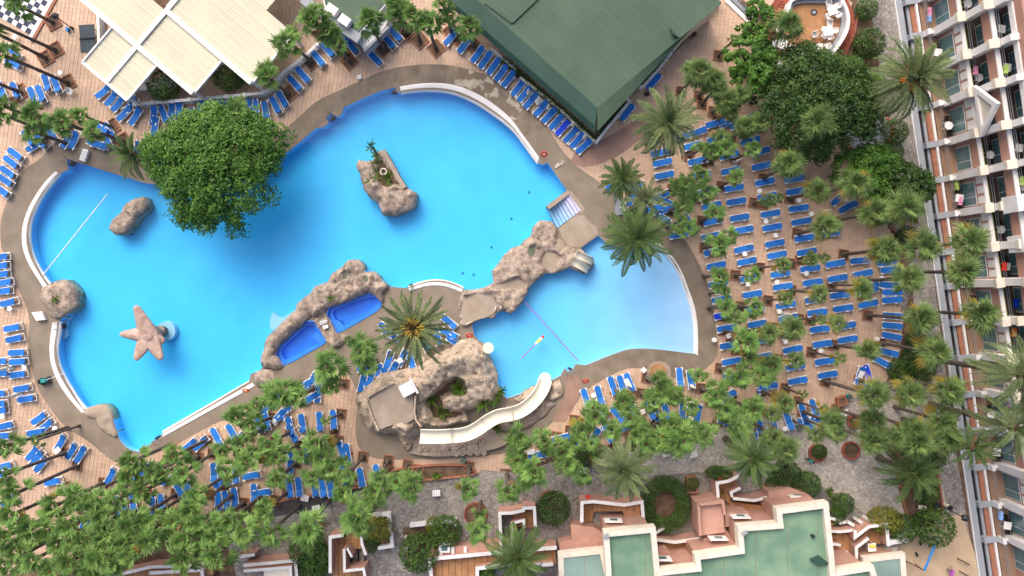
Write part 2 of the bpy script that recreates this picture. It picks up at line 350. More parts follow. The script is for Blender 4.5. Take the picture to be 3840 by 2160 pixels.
# ------------------------------------------------------------------ pools, deck, terrace
def FW(pts,z=0): return [W(p,z) for p in pts]
POOL=FW([(250,596),(417,648),(552,689),(700,690),(850,680),(960,640),(1038,600),(1120,537),(1184,481),(1217,475),(1234,458),(1223,443),(1243,425),(1256,434),(1268,438),(1281,428),(1290,402),(1362,369),(1422,343),(1482,328),(1489,347),(1500,347),
 (1545,340),(1593,336),(1649,337),(1705,347),(1761,369),(1800,389),(1836,414),(1880,443),(1920,477),(1946,509),(1968,540),(1995,574),(2021,611),(2034,618),(2054,611),(2125,713),(2136,722),(2183,784),(2105,846),(2085,857),(2050,835),(2031,827),(1998,849),(1991,883),(1965,901),(1950,924),(1918,932),(1884,972),(1847,1013),(1851,1062),(1817,1080),(1785,1086),(1743,1087),
 (1735,1080),(1712,1067),(1687,1058),(1665,1053),(1642,1051),(1617,1052),(1594,1056),(1570,1063),(1545,1073),(1519,1080),(1489,1077),(1456,1073),(1441,1062),(1418,1028),(1370,1021),(1362,991),(1344,972),(1318,974),(1292,995),(1247,1028),(1232,1058),(1184,1073),(1169,1099),(1117,1136),(1109,1162),(1049,1222),(1008,1259),(990,1311),(982,1341),(986,1378),(971,1393),(955,1397),(939,1404),(934,1430),
 (780,1523),(611,1622),(600,1640),(585,1652),(570,1653),(559,1676),(540,1690),(522,1694),(496,1689),(475,1678),(458,1661),(447,1644),(440,1624),(425,1579),(410,1538),(388,1520),(358,1522),(320,1535),(311,1530),(290,1500),(268,1462),(252,1436),(239,1411),(222,1371),(213,1330),(210,1297),(213,1270),(218,1240),(222,1203),(257,1177),(283,1155),(289,1110),(268,1080),(257,1062),(239,1047),(209,1054),(186,1070),
 (166,1043),(149,1014),(132,981),(119,945),(111,905),(107,880),(108,855),(114,825),(125,793),(139,762),(153,737),(170,711),(190,682),(206,667),(224,652),(257,637)])
KIDS=S_((2,1,[(690,1050),(780,985),(868,920),(910,965),(960,1005),(1050,1035),(1150,1045),(1250,1000),(1340,960),(1375,930),(1440,985),(1510,1065),(1560,1110),(1600,1160),(1655,1245),(1700,1325),(1740,1449)]),
 (2,2,[(1770,70),(1803,150),(1827,230),(1843,310),(1852,390),(1855,480),(1853,570),(1848,662),(1700,645),(1600,632),(1500,620),(1420,612),(1350,608),(1270,608),(1200,612),(1140,624),(1080,642),(950,690),(850,732),(740,777),(640,765),(625,800),(600,830),(560,845),(530,805),(490,880),(420,918),(385,935),(330,975),(270,985),(210,1010),(150,1033),(70,1070),(0,1095)]),
 (1,2,[(2520,1110),(2480,1060),(2430,950),(2440,880),(2390,780),(2340,680),(2280,580),(2200,480),(2172,380),(2200,340),(2290,300),(2400,305),(2420,250),(2490,232),(2570,258)]),
 (2,2,[(50,215),(100,150),(150,60),(172,0)]),(2,1,[(175,1449),(240,1380),(340,1300),(440,1300),(580,1250),(720,1310),(770,1290),(830,1180)]))
J1=smooth(WP(1,2,[(560,275),(700,515),(705,545),(630,590),(285,785),(232,742),(195,670),(202,600),(280,520)]),1)
J2=smooth(WP(1,2,[(685,215),(900,130),(1150,38),(1240,70),(1268,150),(1240,215),(1100,300),(820,458),(800,440)]),1)
HOLES=[POOL,KIDS,J1,J2]
g=MB(); g.fill([(-90,-70),(90,-70),(90,70),(-90,70)],-.08,holes=HOLES); struct(obj('ground',g,M['soil']))
def pool(name,poly,depth,floor_m,dz=None):
    b=MB(); p=ccw(poly); n=len(p)
    if dz is None: b.fill(p,-depth)
    else:
        q=resample(p,1.0); pts=[Vector(a) for a in q]; n0=len(pts); xs=[a[0] for a in q]; ys=[a[1] for a in q]
        gr=[(x,y) for x in np.arange(min(xs),max(xs),1.2) for y in np.arange(min(ys),max(ys),1.2)]
        gr=[gg for gg,k in zip(gr,pip(gr,q)&(dist_poly(gr,q)>.5)) if k]
        vs=pts+[Vector(a) for a in gr]; ov,_,of,_,_,_=delaunay_2d_cdt(vs,[(i,(i+1)%n0) for i in range(n0)],[],0,1e-5)
        cen=[(sum(ov[i].x for i in f)/3,sum(ov[i].y for i in f)/3) for f in of]; ok=pip(cen,q)
        b.idx([(v.x,v.y,-dz(v.x,v.y)) for v in ov],[f for f,k in zip(of,ok) if k]); p=q; n=n0
    zf=(lambda x,y:-depth) if dz is None else (lambda x,y:-dz(x,y))
    for i in range(n):
        a=p[i]; c=p[(i+1)%n]; b.face([(a[0],a[1],.0),(c[0],c[1],.0),(c[0],c[1],zf(*c)),(a[0],a[1],zf(*a))])
    return struct(obj(name,b,floor_m))
def water_body(name,poly,z0,z1,m):
    b=MB(); b.prism(inset(poly,.012),z0,z1); o=obj(name,b,m,weld=True); struct(o); return o
pool('pool_basin',POOL,1.35,M['pool'])
water_body('pool_water',POOL,-1.34,-.10,M['water'])
kx0=W((2060,1200))[0]; kx1=W((2600,1200))[0]
def kd(x,y):
    t=min(1,max(0,(x-kx0)/(kx1-kx0))); return 1.05*(1-t)**1.15+.16
pool('paddling_pool_basin',KIDS,1,M['poolk'] if 'poolk' in M else mat('paddling_pool_floor',(.36,.58,.86),.5,.04,.4),kd)
# water of the paddling pool follows its sloping floor
b=MB(); q=inset(resample(ccw(KIDS),1.0),.012); n=len(q); b.fill(q,-.09)
pts=[Vector(a) for a in q]; xs=[a[0] for a in q]; ys=[a[1] for a in q]
gr=[(x,y) for x in np.arange(min(xs),max(xs),1.2) for y in np.arange(min(ys),max(ys),1.2)]
gr=[gg for gg,k in zip(gr,pip(gr,q)&(dist_poly(gr,q)>.5)) if k]
ov,_,of,_,_,_=delaunay_2d_cdt(pts+[Vector(a) for a in gr],[(i,(i+1)%n) for i in range(n)],[],0,1e-5)
ok=pip([(sum(ov[i].x for i in f)/3,sum(ov[i].y for i in f)/3) for f in of],q)
b.idx([(v.x,v.y,-kd(v.x,v.y)+.012) for v in ov],[f[::-1] for f,k in zip(of,ok) if k])
for i in range(n):
    a=q[i]; c=q[(i+1)%n]; b.face([(a[0],a[1],-.09),(a[0],a[1],-kd(*a)+.012),(c[0],c[1],-kd(*c)+.012),(c[0],c[1],-.09)])
struct(obj('paddling_pool_water',b,M['water'],weld=True))
for nm,J,st in(('jacuzzi_basin',J1,[(600,440),(705,520),(640,585),(560,500)]),('jacuzzi_basin',J2,[(690,300),(800,455),(900,405),(830,330)])):
    b=MB(); p=ccw(J); n=len(p); r1=inset(p,.42); cx=sum(a[0] for a in r1)/n; cy=sum(a[1] for a in r1)/n
    r2=[(cx+(x-cx)*.97,cy+(y-cy)*.97) for x,y in r1]
    for a,za,c,zc in((p,.06,p,-.45),(p,-.45,r1,-.45),(r1,-.45,r2,-.95)):
        for i in range(n):
            j=(i+1)%n; b.face([(*a[i],za),(*a[j],za),(*c[j],zc),(*c[i],zc)])
    b.fill(r2,-.95); o=struct(obj(nm,b,M['jac']))
    s=WP(1,2,st); sb=MB()
    for k in range(4):
        t=.22*k; quad=[lerp(s[0],s[3],t),lerp(s[1],s[2],t),s[2],s[3]]
        sb.prism(quad,-.94,-.30-.15*k-.004*k)
    obj('step',sb,M['jac'],o)
    w=water_body('jacuzzi_water',inset(J,.005),-.94,-.12,M['jwater'])
    rb=MB(); rb.strip(p+[p[0]],.10,-.02,.075); obj('rim',rb,M['jac'],o)
# white overflow rims
def rim(full_out,full_in,name='overflow_rim',label=None):
    a=FW(full_out); c=FW(full_in); N=max(8,int(sum(math.dist(x,y) for x,y in zip(a,a[1:]))/.8)); a=alongN(smooth(a,1,False),N); c=alongN(smooth(c,1,False),N); c=[lerp(p,q,1.16) for p,q in zip(a,c)]
    b=MB(); sec=[(0,.045),(.12,.06),(.5,.02),(1,-.07),(1.0,-.3)]
    for i in range(N):
        for (t,z),(t2,z2) in zip(sec,sec[1:]):
            p=[(*lerp(a[i],c[i],t),z),(*lerp(a[i+1],c[i+1],t),z),(*lerp(a[i+1],c[i+1],t2),z2),(*lerp(a[i],c[i],t2),z2)]
            b.face(p)
        b.face([(*a[i],-.1),(*a[i+1],-.1),(*a[i+1],.045),(*a[i],.045)])
    return struct(obj(name,b,M['rimwhite'],weld=True,sm=True))
def T2F(c,r,pts): return [F(c,r,u,v) for u,v in pts]
rim(T2F(0,1,[(560,275),(450,385),(370,500),(300,620),(250,740),(222,870),(220,980),(238,1090),(290,1210),(350,1310),(440,1449)]),
    T2F(0,1,[(603,300),(500,415),(430,510),(365,625),(310,745),(288,870),(288,980),(310,1090),(355,1195),(410,1290),(495,1412)]))
rim(T2F(0,2,[(530,350),(515,450),(500,560),(500,680),(525,810),(580,940),(640,1040),(710,1130),(770,1200),(830,1262)]),
    T2F(0,2,[(600,340),(600,440),(570,560),(566,680),(590,790),(640,900),(690,980),(745,1070),(800,1150),(865,1222)]))
rim([(1500,325),(1545,317),(1593,312),(1649,311),(1705,318),(1761,337),(1836,377),(1920,445),(1948,490),(1990,545),(2021,590)],
    [(1504,349),(1545,342),(1593,338),(1649,339),(1705,349),(1761,371),(1836,416),(1918,479),(1942,510),(1966,543),(2016,614)])
rim([(958,1448),(780,1546),(611,1640)],[(940,1428),(778,1522),(609,1619)])
rim(T2F(1,2,[(1545,30),(1620,10),(1700,-18),(1820,-28),(1950,-8),(2070,45)]),T2F(1,2,[(1530,-18),(1605,-40),(1695,-68),(1820,-84),(1960,-62),(2085,-5)]))
rim(T2F(2,1,[(1400,910),(1530,1045),(1625,1140),(1720,1300),(1770,1449)])+T2F(2,2,[(1830,150),(1860,300),(1874,450),(1872,680)]),
    T2F(2,1,[(1370,935),(1505,1065),(1595,1160),(1690,1315),(1735,1449)])+T2F(2,2,[(1790,150),(1822,300),(1838,450),(1836,662)]),'beach_rim')
# brown deck round the pools
DECK=FW([(160,588),(130,610),(93,633),(48,697),(19,771),(4,820),(0,875),(7,942),(22,975),(40,1030),(63,1080),(71,1084),(97,1147),(112,1192),(108,1240),(106,1289),(115,1363),(130,1430),(157,1486),(209,1561),(253,1609),(283,1624),(335,1657),(388,1702),(421,1728),(466,1740),
 (620,1690),(760,1610),(900,1545),(1010,1490),(1072,1475),(1160,1440),(1250,1395),(1290,1380),(1330,1440),(1345,1500),(1330,1600),(1345,1690),(1400,1720),(1470,1725),(1560,1722),(1700,1725),(1900,1700),(1960,1690),
 (2075,1580),(2100,1560),(2165,1515),(2180,1475),(2230,1440),(2350,1377),(2400,1376),(2480,1400),(2530,1420),(2630,1400),(2693,1340),(2689,1265),(2680,1190),(2672,1110),(2655,1080),(2645,1040),(2620,985),(2570,900),(2540,860),(2480,830),(2440,790),(2330,740),(2270,700),(2230,670),(2170,630),(2130,590),(2090,540),(2050,470),(1990,420),(1940,350),(1900,315),(1840,285),(1760,260),(1680,242),(1590,240),(1500,250),(1420,270),(1380,290),(1260,345),(1190,375),(1120,440),(1050,500),(1010,540),
 (900,560),(700,570),(560,560),(440,540),(330,515),(240,520),(190,545)])
PATH2=FW([(2130,590),(2170,630),(2240,620),(2330,580),(2430,500),(2500,460),(2470,420),(2400,440),(2300,500),(2230,540)])
g=MB(); g.fill(smooth(DECK,1),.012,holes=HOLES); deck=struct(obj('pool_deck',g,M['deck']))
g=MB(); g.prism(smooth(PATH2,1),-.05,.008); struct(obj('footpath',g,M['wet']))
# slabs of the deck that show their joints
def slabs(inner,outer,n,m1='slab',worn=()):
    a=alongN(smooth(FW(inner),1,False),n); c=alongN(smooth(FW(outer),1,False),n)
    for i in range(n):
        b=MB(); gp=.018; t=gp/max(.3,math.dist(a[i],a[i+1])); 
        q=[lerp(a[i],a[i+1],t),lerp(a[i],a[i+1],1-t),lerp(c[i],c[i+1],1-t),lerp(c[i],c[i+1],t)]
        k=rnd.uniform(.42,.58); e=.015
        mid1=lerp(q[0],q[3],k); mid2=lerp(q[1],q[2],k)
        b.prism(ccw([q[0],q[1],mid2,mid1]),-.0,.034+rnd.uniform(-.003,.003))
        b.prism(ccw([lerp(mid1,q[3],.01),lerp(mid2,q[2],.01),q[2],q[3]]),-.0,.032+rnd.uniform(-.003,.003))
        obj('slab',b,M['worn' if i in worn else m1],deck)
slabs([(1042,597),(1120,532),(1184,478),(1240,420),(1290,398),(1362,365),(1422,339),(1480,324)],[(1013,538),(1050,503),(1120,443),(1190,378),(1260,348),(1380,293),(1420,273),(1498,252)],15)
slabs([(1498,322),(1545,314),(1593,309),(1649,308),(1705,315),(1761,334),(1836,374),(1920,442),(1990,540)],[(1500,252),(1590,242),(1680,244),(1760,262),(1840,287),(1900,318),(1940,353),(1985,418),(2048,470)],17,worn=(6,7,8,9,10,12,13))
slabs([(2196,1372),(2240,1352),(2290,1335),(2340,1320),(2400,1311),(2480,1313),(2550,1320),(2606,1330)],[(2232,1438),(2290,1405),(2350,1379),(2400,1378),(2440,1388),(2480,1402),(2530,1421),(2600,1408)],13)
slabs([(2470,905),(2510,960),(2550,1020),(2585,1080),(2605,1150),(2618,1230),(2619,1320)],[(2540,862),(2572,905),(2618,988),(2643,1042),(2670,1112),(2687,1264),(2690,1338)],9)
# terrace
TERR=FW([(-60,-60),(3180,-60),(3200,90),(3150,240),(3080,420),(3200,640),(3330,850),(3372,930),(3370,1080),(3385,1200),(3370,1340),(3330,1420),(3290,1450),(3200,1490),(3150,1530),(3100,1560),(3050,1530),(2960,1560),(2700,1570),(2400,1650),(2170,1680),(2040,1730),(1920,1757),(1780,1770),(1700,1750),(1450,1800),(1180,1850),(1000,1885),(800,1950),(560,1990),(350,2060),(100,2120),(-60,2200)])
g=MB(); g.fill(TERR,-.045,holes=HOLES); terrace=struct(obj('terrace',g,M['grout']))
COB=[O([(900,1150),(1300,1190),(1500,1130),(1700,1100),(1900,1050),(2070,1020),(2130,980),(2230,940),(2250,860),(2262,600),(2245,560),(2180,430),(2110,300),(2140,100),(2160,-20),(2270,-20),(2300,290),(2370,860),(2400,1100),(2460,1470),(600,1470),(560,1330),(700,1240)])]
g=MB(); g.fill(COB[0],-.052); path=struct(obj('cobbled_path',g,M['cobble']))
g=MB(); g.fill(O([(1500,1160),(1760,1085),(2080,1030),(2200,1000),(2300,1010),(2330,1080),(2400,1330),(2330,1390),(2240,1330),(1980,1170),(1600,1200)]),-.049); struct(obj('pale_cobbled_path',g,M['cobblel']))
g=MB(); g.fill(O([(480,1260),(700,1255),(960,1165),(1010,1185),(960,1215),(760,1290),(480,1330)]),-.0475); struct(obj('asphalt_path',g,M['asph']))
g=MB(); g.fill(O([(2290,1340),(2420,1290),(2480,1480),(2200,1480),(2230,1380)]),-.043); struct(obj('sand_ground',g,M['sand']))
# real paving tiles
ang=R(-7.5); ca,sa=math.cos(ang),math.sin(ang); ts=.40
nx=170; ny=110; I,J=np.meshgrid(np.arange(-nx,nx),np.arange(-ny,ny)); gx=(I.ravel()+.5)*ts; gy=(J.ravel()+.5)*ts
X=gx*ca-gy*sa; Y=gx*sa+gy*ca; P=np.stack([X,Y],1)
k=(np.abs(X)<56)&(np.abs(Y)<33); P=P[k]; gi=I.ravel()[k]
ok=pip(P,TERR)&~(pip(P,smooth(DECK,1))&(dist_poly(P,smooth(DECK,1))>.35))&~pip(P,KIDS)&~(pip(P,PATH2)&(dist_poly(P,PATH2)>.35))
GREEN=WP(2,0,[(0,620),(840,1330),(2080,0),(2080,-300),(-700,-300)],0)
for ex in (GREEN,): ok&=~pip(P,ex)
P=P[ok]; gi=gi[ok]
d=np.hypot(P[:,0]-W((2520,640))[0],P[:,1]-W((2520,640))[1]); order=np.argsort(d); single=set(order[:300].tolist())
h=ts/2; jw=.012
def tile_faces(x,y,dz): 
    pts=[]
    for sx,sy in((-1,-1),(1,-1),(1,1),(-1,1)):
        lx=sx*(h-jw); ly=sy*(h-.006); pts.append((x+lx*ca-ly*sa,y+lx*sa+ly*ca))
    return pts
tb=MB(); tmesh=MB(); tmesh.box(0,0,-.025,2*(h-jw),2*(h-.006),.05); tmd=[mesh('paving_tile',tmesh,M['tile'])]
v=[];f=[]
for i,(x,y) in enumerate(P):
    dz=rnd.uniform(-.004,.004)
    if i in single: link('tile',tmd[0],terrace,(x,y,dz),ang); continue
    q=tile_faces(x,y,dz); b0=len(v); v+=[(a,c,-.045) for a,c in q]+[(a,c,dz) for a,c in q]
    f+=[(b0+4,b0+5,b0+6,b0+7)]+[(b0+j,b0+(j+1)%4,b0+4+(j+1)%4,b0+4+j) for j in range(4)]
tb.v=v; tb.f=f; tb.m=[0]*len(f); o=obj('paving',tb,M['tile'],terrace); o['kind']='stuff'
# ------------------------------------------------------------------ rocks
def rock(name,label,poly,h,m,zb=-1.3,fall=.8,amp=.25,freq=.7,over=(),holes=(),step=.24,seed=0,top=None,kind=None,cat='rock',group=None):
    p=ccw(resample(poly,.4)); n=len(p); pj=[]
    for x,y in p:
        nz=noise.noise_vector(Vector((x*1.3,y*1.3,seed))); pj.append((x+nz.x*.13,y+nz.y*.13))
    p=pj; xs=[a[0] for a in p]; ys=[a[1] for a in p]; r_=random.Random(seed)
    gr=[(x+r_.uniform(-.1,.1),y+r_.uniform(-.1,.1)) for x in np.arange(min(xs),max(xs),step) for y in np.arange(min(ys),max(ys),step)]
    if gr: gr=[gg for gg,k in zip(gr,pip(gr,p)&(dist_poly(gr,p)>.12)) if k]
    vs=[Vector(a) for a in p]; ed=[(i,(i+1)%n) for i in range(n)]; ho=[]
    for hh in holes:
        hh=ccw(hh); k=len(vs); mm=len(hh); vs+=[Vector(a) for a in hh]; ed+=[(k+i,k+(i+1)%mm) for i in range(mm)]; ho.append(hh)
    ovp=[]
    for o_ in over:
        q=ccw(resample(o_[0],.5)); k=len(vs); mm=len(q); vs+=[Vector(a) for a in q]; ed+=[(k+i,k+(i+1)%mm) for i in range(mm)]; ovp.append((q,o_[1],o_[2] if len(o_)>2 else .25))
    vs+=[Vector(a) for a in gr]; ov,_,of,_,_,_=delaunay_2d_cdt(vs,ed,[],0,1e-4)
    P=np.array([(a.x,a.y) for a in ov]); de=dist_poly(P,p); Z=[]
    ins=[(pip(P,q)|(dist_poly(P,q)<.02),z,a,dist_poly(P,q)) for q,z,a in ovp]; dh=[dist_poly(P,q) for q in ho]
    for i,(x,y) in enumerate(P):
        t=min(1,de[i]/fall); z=h*(.35+.65*math.sin(t*math.pi/2))
        nn=noise.fractal(Vector((x*freq,y*freq,seed*3.1)),1.0,2.0,5); rg=abs(noise.noise(Vector((x*freq*1.9,y*freq*1.9,seed+9))))
        z+=h*amp*nn*1.7-h*amp*1.5*max(0,.14-rg)/.14*.6+h*amp*.95*noise.noise(Vector((x*2.9,y*2.9,seed)))
        for inn,zz,a,do in ins:
            if inn[i]: 
                s=min(1,do[i]/a); z=z*(1-s)+zz*s+(nn*.03)
        for dd in dh:
            if dd[i]<.6: z=.1+(z-.1)*dd[i]/.6
        Z.append(max(z,.015 if zb>-.5 else -.02))
    cen=[(sum(P[i][0] for i in f)/len(f),sum(P[i][1] for i in f)/len(f)) for f in of]; ok=pip(cen,p)
    for q in ho: ok&=~pip(cen,q)
    b=MB(); b.idx([(P[i][0],P[i][1],Z[i]) for i in range(len(P))],[f for f,k in zip(of,ok) if k])
    # skirts
    for i in range(n):
        a=i; c=(i+1)%n; b.face([(P[c][0],P[c][1],Z[c]),(P[a][0],P[a][1],Z[a]),(p[a][0]*1.0,p[a][1]*1.0,zb),(p[c][0],p[c][1],zb)])
    o=obj(name,b,m,weld=True,sm=True); 
    for pl in o.data.polygons: pl.use_smooth=True
    if kind: o['kind']=kind
    else: tag(o,label,cat,group)
    return o
isl=rock('rock_island','large pinkish rock island in the middle of the main pool, planted, with a pale slab',WP(1,1,[(1030,155),(1100,165),(1170,150),(1230,60),(1290,50),(1380,200),(1500,430),(1610,490),(1605,600),(1565,650),(1390,718),(1270,708),(1225,590),(1150,540),(1070,450),(1060,395),(1040,300),(1000,220)],.7),1.0,M['rock'],amp=.18,seed=3,
  over=[(WP(1,1,[(1180,170),(1260,90),(1400,300),(1470,430),(1380,430),(1290,480),(1190,380),(1190,240)],.7),.45,.3)])
rock('rock_island','long two-lobed pinkish rock in the pool beside the lane rope',WP(0,1,[(1240,610),(1330,540),(1430,525),(1475,610),(1440,675),(1360,735),(1315,820),(1240,900),(1160,920),(1080,850),(1110,770),(1205,690)],.4),.55,M['rock'],amp=.16,seed=5,fall=.5,over=[(WP(0,1,[(1215,690),(1250,655),(1330,700),(1345,740),(1300,760),(1230,720)],.4),.16,.25)])
rock('rock_outcrop','round pinkish rock with a tuft of plant at the left edge of the pool',WP(0,2,[(390,50),(420,-10),(520,-60),(640,-85),(700,-40),(770,60),(765,200),(690,250),(620,300),(560,315),(500,290),(480,200),(400,110)],.3),.7,M['rock'],zb=-1.3,amp=.2,seed=7,over=[(WP(0,2,[(520,60),(600,40),(680,70),(680,150),(600,180),(540,140)],.5),.5,.2)])
rock('flat_rock','flat rough rock at the bottom-left corner of the main pool',WP(0,2,[(835,1250),(900,1200),(970,1180),(1050,1175),(1110,1230),(1150,1380),(1180,1449),(1190,1500),(1080,1480),(1000,1400),(960,1330),(880,1290)]),.22,M['rockf'],amp=.35,seed=8)
rock('boulder','rounded boulder at the end of the straight white pool rim',smooth(WP(1,2,[(-30,850),(40,830),(120,810),(200,880),(200,960),(140,1000),(40,1000),(-30,970)],.5),1),.9,M['rock'],amp=.15,seed=9)
ring=rock('rock_ring','pinkish rock bank curving between the main pool and the two blue jacuzzis',S_((1,1,[(600,1430),(730,1390),(770,1310),(890,1220),(960,1165),(1030,1160),(1080,1210),(1100,1290),(1180,1285),(1230,1310),(1290,1400),(1330,1435)]),
   (1,2,[(1290,60),(1275,150),(1150,45),(900,140),(690,220),(800,440),(830,465),(950,480),(880,560),(790,600),(705,525),(560,280),(290,525),(210,600),(200,670),(240,740),(285,790),(230,830),(130,810),(70,800),(60,700),(80,620),(130,480),(240,380),(400,220),(420,150),(560,50)])),.85,M['rock'],amp=.28,seed=11,fall=.7,
   over=[(WP(1,1,[(850,1310),(890,1260),(945,1290),(910,1370),(860,1365)],.5),.25,.12),(WP(1,1,[(1065,1340),(1110,1310),(1145,1360),(1110,1420),(1070,1395)],.5),.4,.12),(WP(1,2,[(690,225),(800,440),(800,560),(730,560),(580,285),(640,215)]),.14,.2)])
mid=rock('rock_bridge','long rocky bank with small ponds between main pool and paddling pool',S_((2,1,[(275,775),(400,785),(445,850),(440,950),(500,1010),(560,1040),(700,1060),(830,1185),(770,1290),(715,1305),(580,1250),(440,1300),(340,1300),(240,1380),(175,1449)]),(2,2,[(150,60),(100,150),(50,215)]),
   (1,2,[(2570,258),(2480,232),(2420,250),(2400,305),(2290,300),(2200,340),(2110,385),(2060,360),(2030,180),(2070,60),(2110,20),(2250,0)]),(1,1,[(2300,1440),(2390,1400),(2375,1290),(2440,1200),(2490,1130),(2576,1045)]),(2,1,[(90,1010),(190,920),(205,850)])),.62,M['rock'],amp=.3,seed=13,fall=.7,
   over=[(WP(2,1,[(150,1080),(180,1010),(250,1010),(250,1090),(200,1140),(150,1120)],.4),.2,.12),(WP(2,1,[(240,950),(270,930),(300,960),(270,1000)],.4),.2,.12),(WP(2,1,[(280,1150),(330,1080),(420,1070),(490,1120),(480,1200),(440,1280),(340,1290),(300,1220)]),.08,.25),(WP(2,1,[(480,920),(560,1030),(480,1120),(400,1050),(440,980)]),.15,.25),
     (WP(1,2,[(2050,200),(2090,80),(2230,40),(2390,40),(2450,180),(2390,290),(2200,330),(2110,370),(2070,330)]),.12,.3),(WP(2,1,[(-260,1449),(-100,1380),(60,1320),(160,1400),(130,1470),(-200,1480)]),.14,.3)])
cave=rock('slide_mound','big pale artificial rock mound carrying the water slide',S_((1,2,[(1030,1080),(1110,1000),(1200,930),(1260,850),(1400,830),(1500,810),(1620,790),(1760,700),(1850,640),(1960,600),(2060,520),(2180,500),(2290,560),(2350,680),(2400,800),(2440,880),(2430,970),(2470,1050),(2400,1130),(2250,1180),(2100,1230),(2150,1330),(1900,1390),(1700,1400),(1650,1449)]),(1,3,[(1540,180),(1430,20)]),(1,2,[(1240,1440),(1140,1390),(1080,1310),(1030,1200)])),2.6,M['rockl'],zb=-1.0,amp=.16,freq=.5,fall=1.5,seed=17,step=.26,
   over=[(WP(1,2,[(1120,1090),(1390,950),(1590,1050),(1600,1330),(1460,1400),(1400,1380),(1230,1440),(1180,1340),(1120,1170)],2.9),2.9,.25),
         (WP(1,2,[(1670,1130),(1800,1010),(1900,920),(2010,860),(2120,900),(2140,980),(2170,1070),(1960,1090),(1900,1110),(1920,1180),(2100,1210),(2140,1300),(1900,1370),(1760,1350),(1720,1230)],.6),.6,.35)])
# soil patch and hollow of the mound's garden keep the mound colour; platform has its own paving
b=MB(); b.prism(WP(1,2,[(1135,1100),(1385,965),(1580,1055),(1590,1320),(1460,1390),(1400,1370),(1240,1425),(1190,1340),(1135,1170)],2.96),2.7,2.96); obj('platform',b,M['rockf'],cave)
b=MB(); b.prism(smooth(WP(1,2,[(1740,1140),(1820,1050),(1910,960),(1980,920),(2050,930),(2080,1010),(1960,1060),(1870,1100),(1890,1200),(2060,1240),(2100,1290),(1900,1340),(1790,1320),(1750,1230)],.7),1),.3,.66); obj('garden_soil',b,M['soil'],cave)
b=MB(); 
for pth in ([(1100,1110),(1380,945)],[(1600,1090),(1590,1310),(1660,1400)],[(1110,1140),(1160,1290),(1230,1440)]):
    b=MB(); b.strip(smooth(WP(1,2,pth,3.4),1,False),.16,2.6,3.3); obj('parapet',b,M['rockl'],cave)
# lower stone wall that carries the slide
b=MB(); b.prism(S_((1,3,[(1440,0),(1550,190),(1700,215),(1900,225),(2100,205),(2300,170),(2470,130),(2560,40),(2400,-40),(2000,-20)])),-.3,.55); pl=obj('slide_terrace',b,M['rockf']); tag(pl,'curved stone plinth under the long cream slide','plinth')
cop=alongN(smooth(WP(1,3,[(1545,190),(1640,212),(1780,226),(1900,226),(2100,207),(2300,172),(2470,132),(2560,60)],.62),2,False),30)
for i in range(30):
    b=MB(); b.strip([lerp(cop[i],cop[i+1],.03),lerp(cop[i],cop[i+1],.97)],.42,.5,.62+rnd.uniform(-.015,.02)); obj('stone',b,M['rockf'],pl)
st=[(1590+70*(i%11)+rnd.uniform(-12,12),60+55*(i//11)+rnd.uniform(-8,8)) for i in range(33)]
for u,v in st:
    x,y=W(F(1,3,u,v+ -.00012*(u-2000)**2+40),.5); b=MB(); b.disc(x,y,.5,.6+rnd.uniform(0,.06),rnd.uniform(.3,.42),7,r1=.28); obj('stone',b,M['rock'],pl)
# small ponds
for poly,par,z in((WP(2,1,[(155,1085),(185,1020),(245,1020),(245,1085),(200,1130),(155,1115)],.4),mid,.33),(WP(2,1,[(245,950),(268,935),(293,960),(268,992)],.4),mid,.33),(WP(1,1,[(855,1315),(890,1270),(935,1292),(905,1360),(862,1358)],.5),ring,.4),(WP(1,1,[(1072,1342),(1108,1318),(1138,1360),(1108,1410),(1076,1390)],.5),ring,.5)):
    b=MB(); b.prism(smooth(poly,1),z-.12,z); obj('pond',b,M['pond'],par)
for c_,r_,pp_,z_ in((2,1,[(290,1150),(330,1090),(420,1078),(482,1125),(474,1200),(430,1272),(345,1280),(305,1220)],.24),(2,1,[(480,940),(550,1030),(478,1105),(415,1050),(445,985)],.30),(1,2,[(2060,200),(2100,90),(2230,50),(2380,50),(2440,180),(2380,280),(2200,325),(2120,360),(2080,325)],.24),(2,1,[(-250,1440),(-100,1390),(60,1335),(145,1400),(115,1460),(-190,1475)],.28)):
    b=MB(); b.prism(smooth(WP(c_,r_,pp_,.2),2),.0,z_); obj('flat_patch',b,M['rockf'],mid)
for (u,v,c_,r_) in((2190,1315,1,1),(2370,1040,1,1),(2570,752,1,1),(170,485,2,1),(2080,1300,1,1),(1540,20,2,2),(395,600,0,1),(350,1095,0,1)):
    x,y=W(F(c_,r_,u,v),-1.3); b=MB(); b.box(x,y,-1.325 if r_!=2 else -.7,.22,.22,.03,.5); obj('floor_drain',b,M['drain'],bpy.data.objects['pool_basin'] if c_!=2 or r_!=2 else bpy.data.objects['paddling_pool_basin'])
for pts,zz in([(560,1060),(630,1080),(600,1190),(540,1250),(470,1200),(490,1120)],.4),:
    pass
stn=[(500,1210),(540,1190),(580,1170),(560,1120),(600,1090),(620,1060),(530,1150),(570,1070),(70,1190),(110,1240),(60,1260),(150,1220),(40,1150)]
for u,v in stn:
    x,y=W(F(2,1,u,v),.5); b=MB(); b.disc(x,y,.2,.55+rnd.uniform(-.05,.1),rnd.uniform(.3,.45),7,r1=.24); obj('stone',b,M['rock'],mid)
# ------------------------------------------------------------------ large buildings
def wallpiece(path,w,z0,z1,mats,name,parent,cap=.0):
    """rendered wall with a white cap"""
    b=MB(); b.strip(path,w,z0,z1-.07); o=obj(name,b,mats[0],parent)
    c=MB(); c.strip(path,w+.06,z1-.07,z1); obj('coping',c,mats[1],o); return o
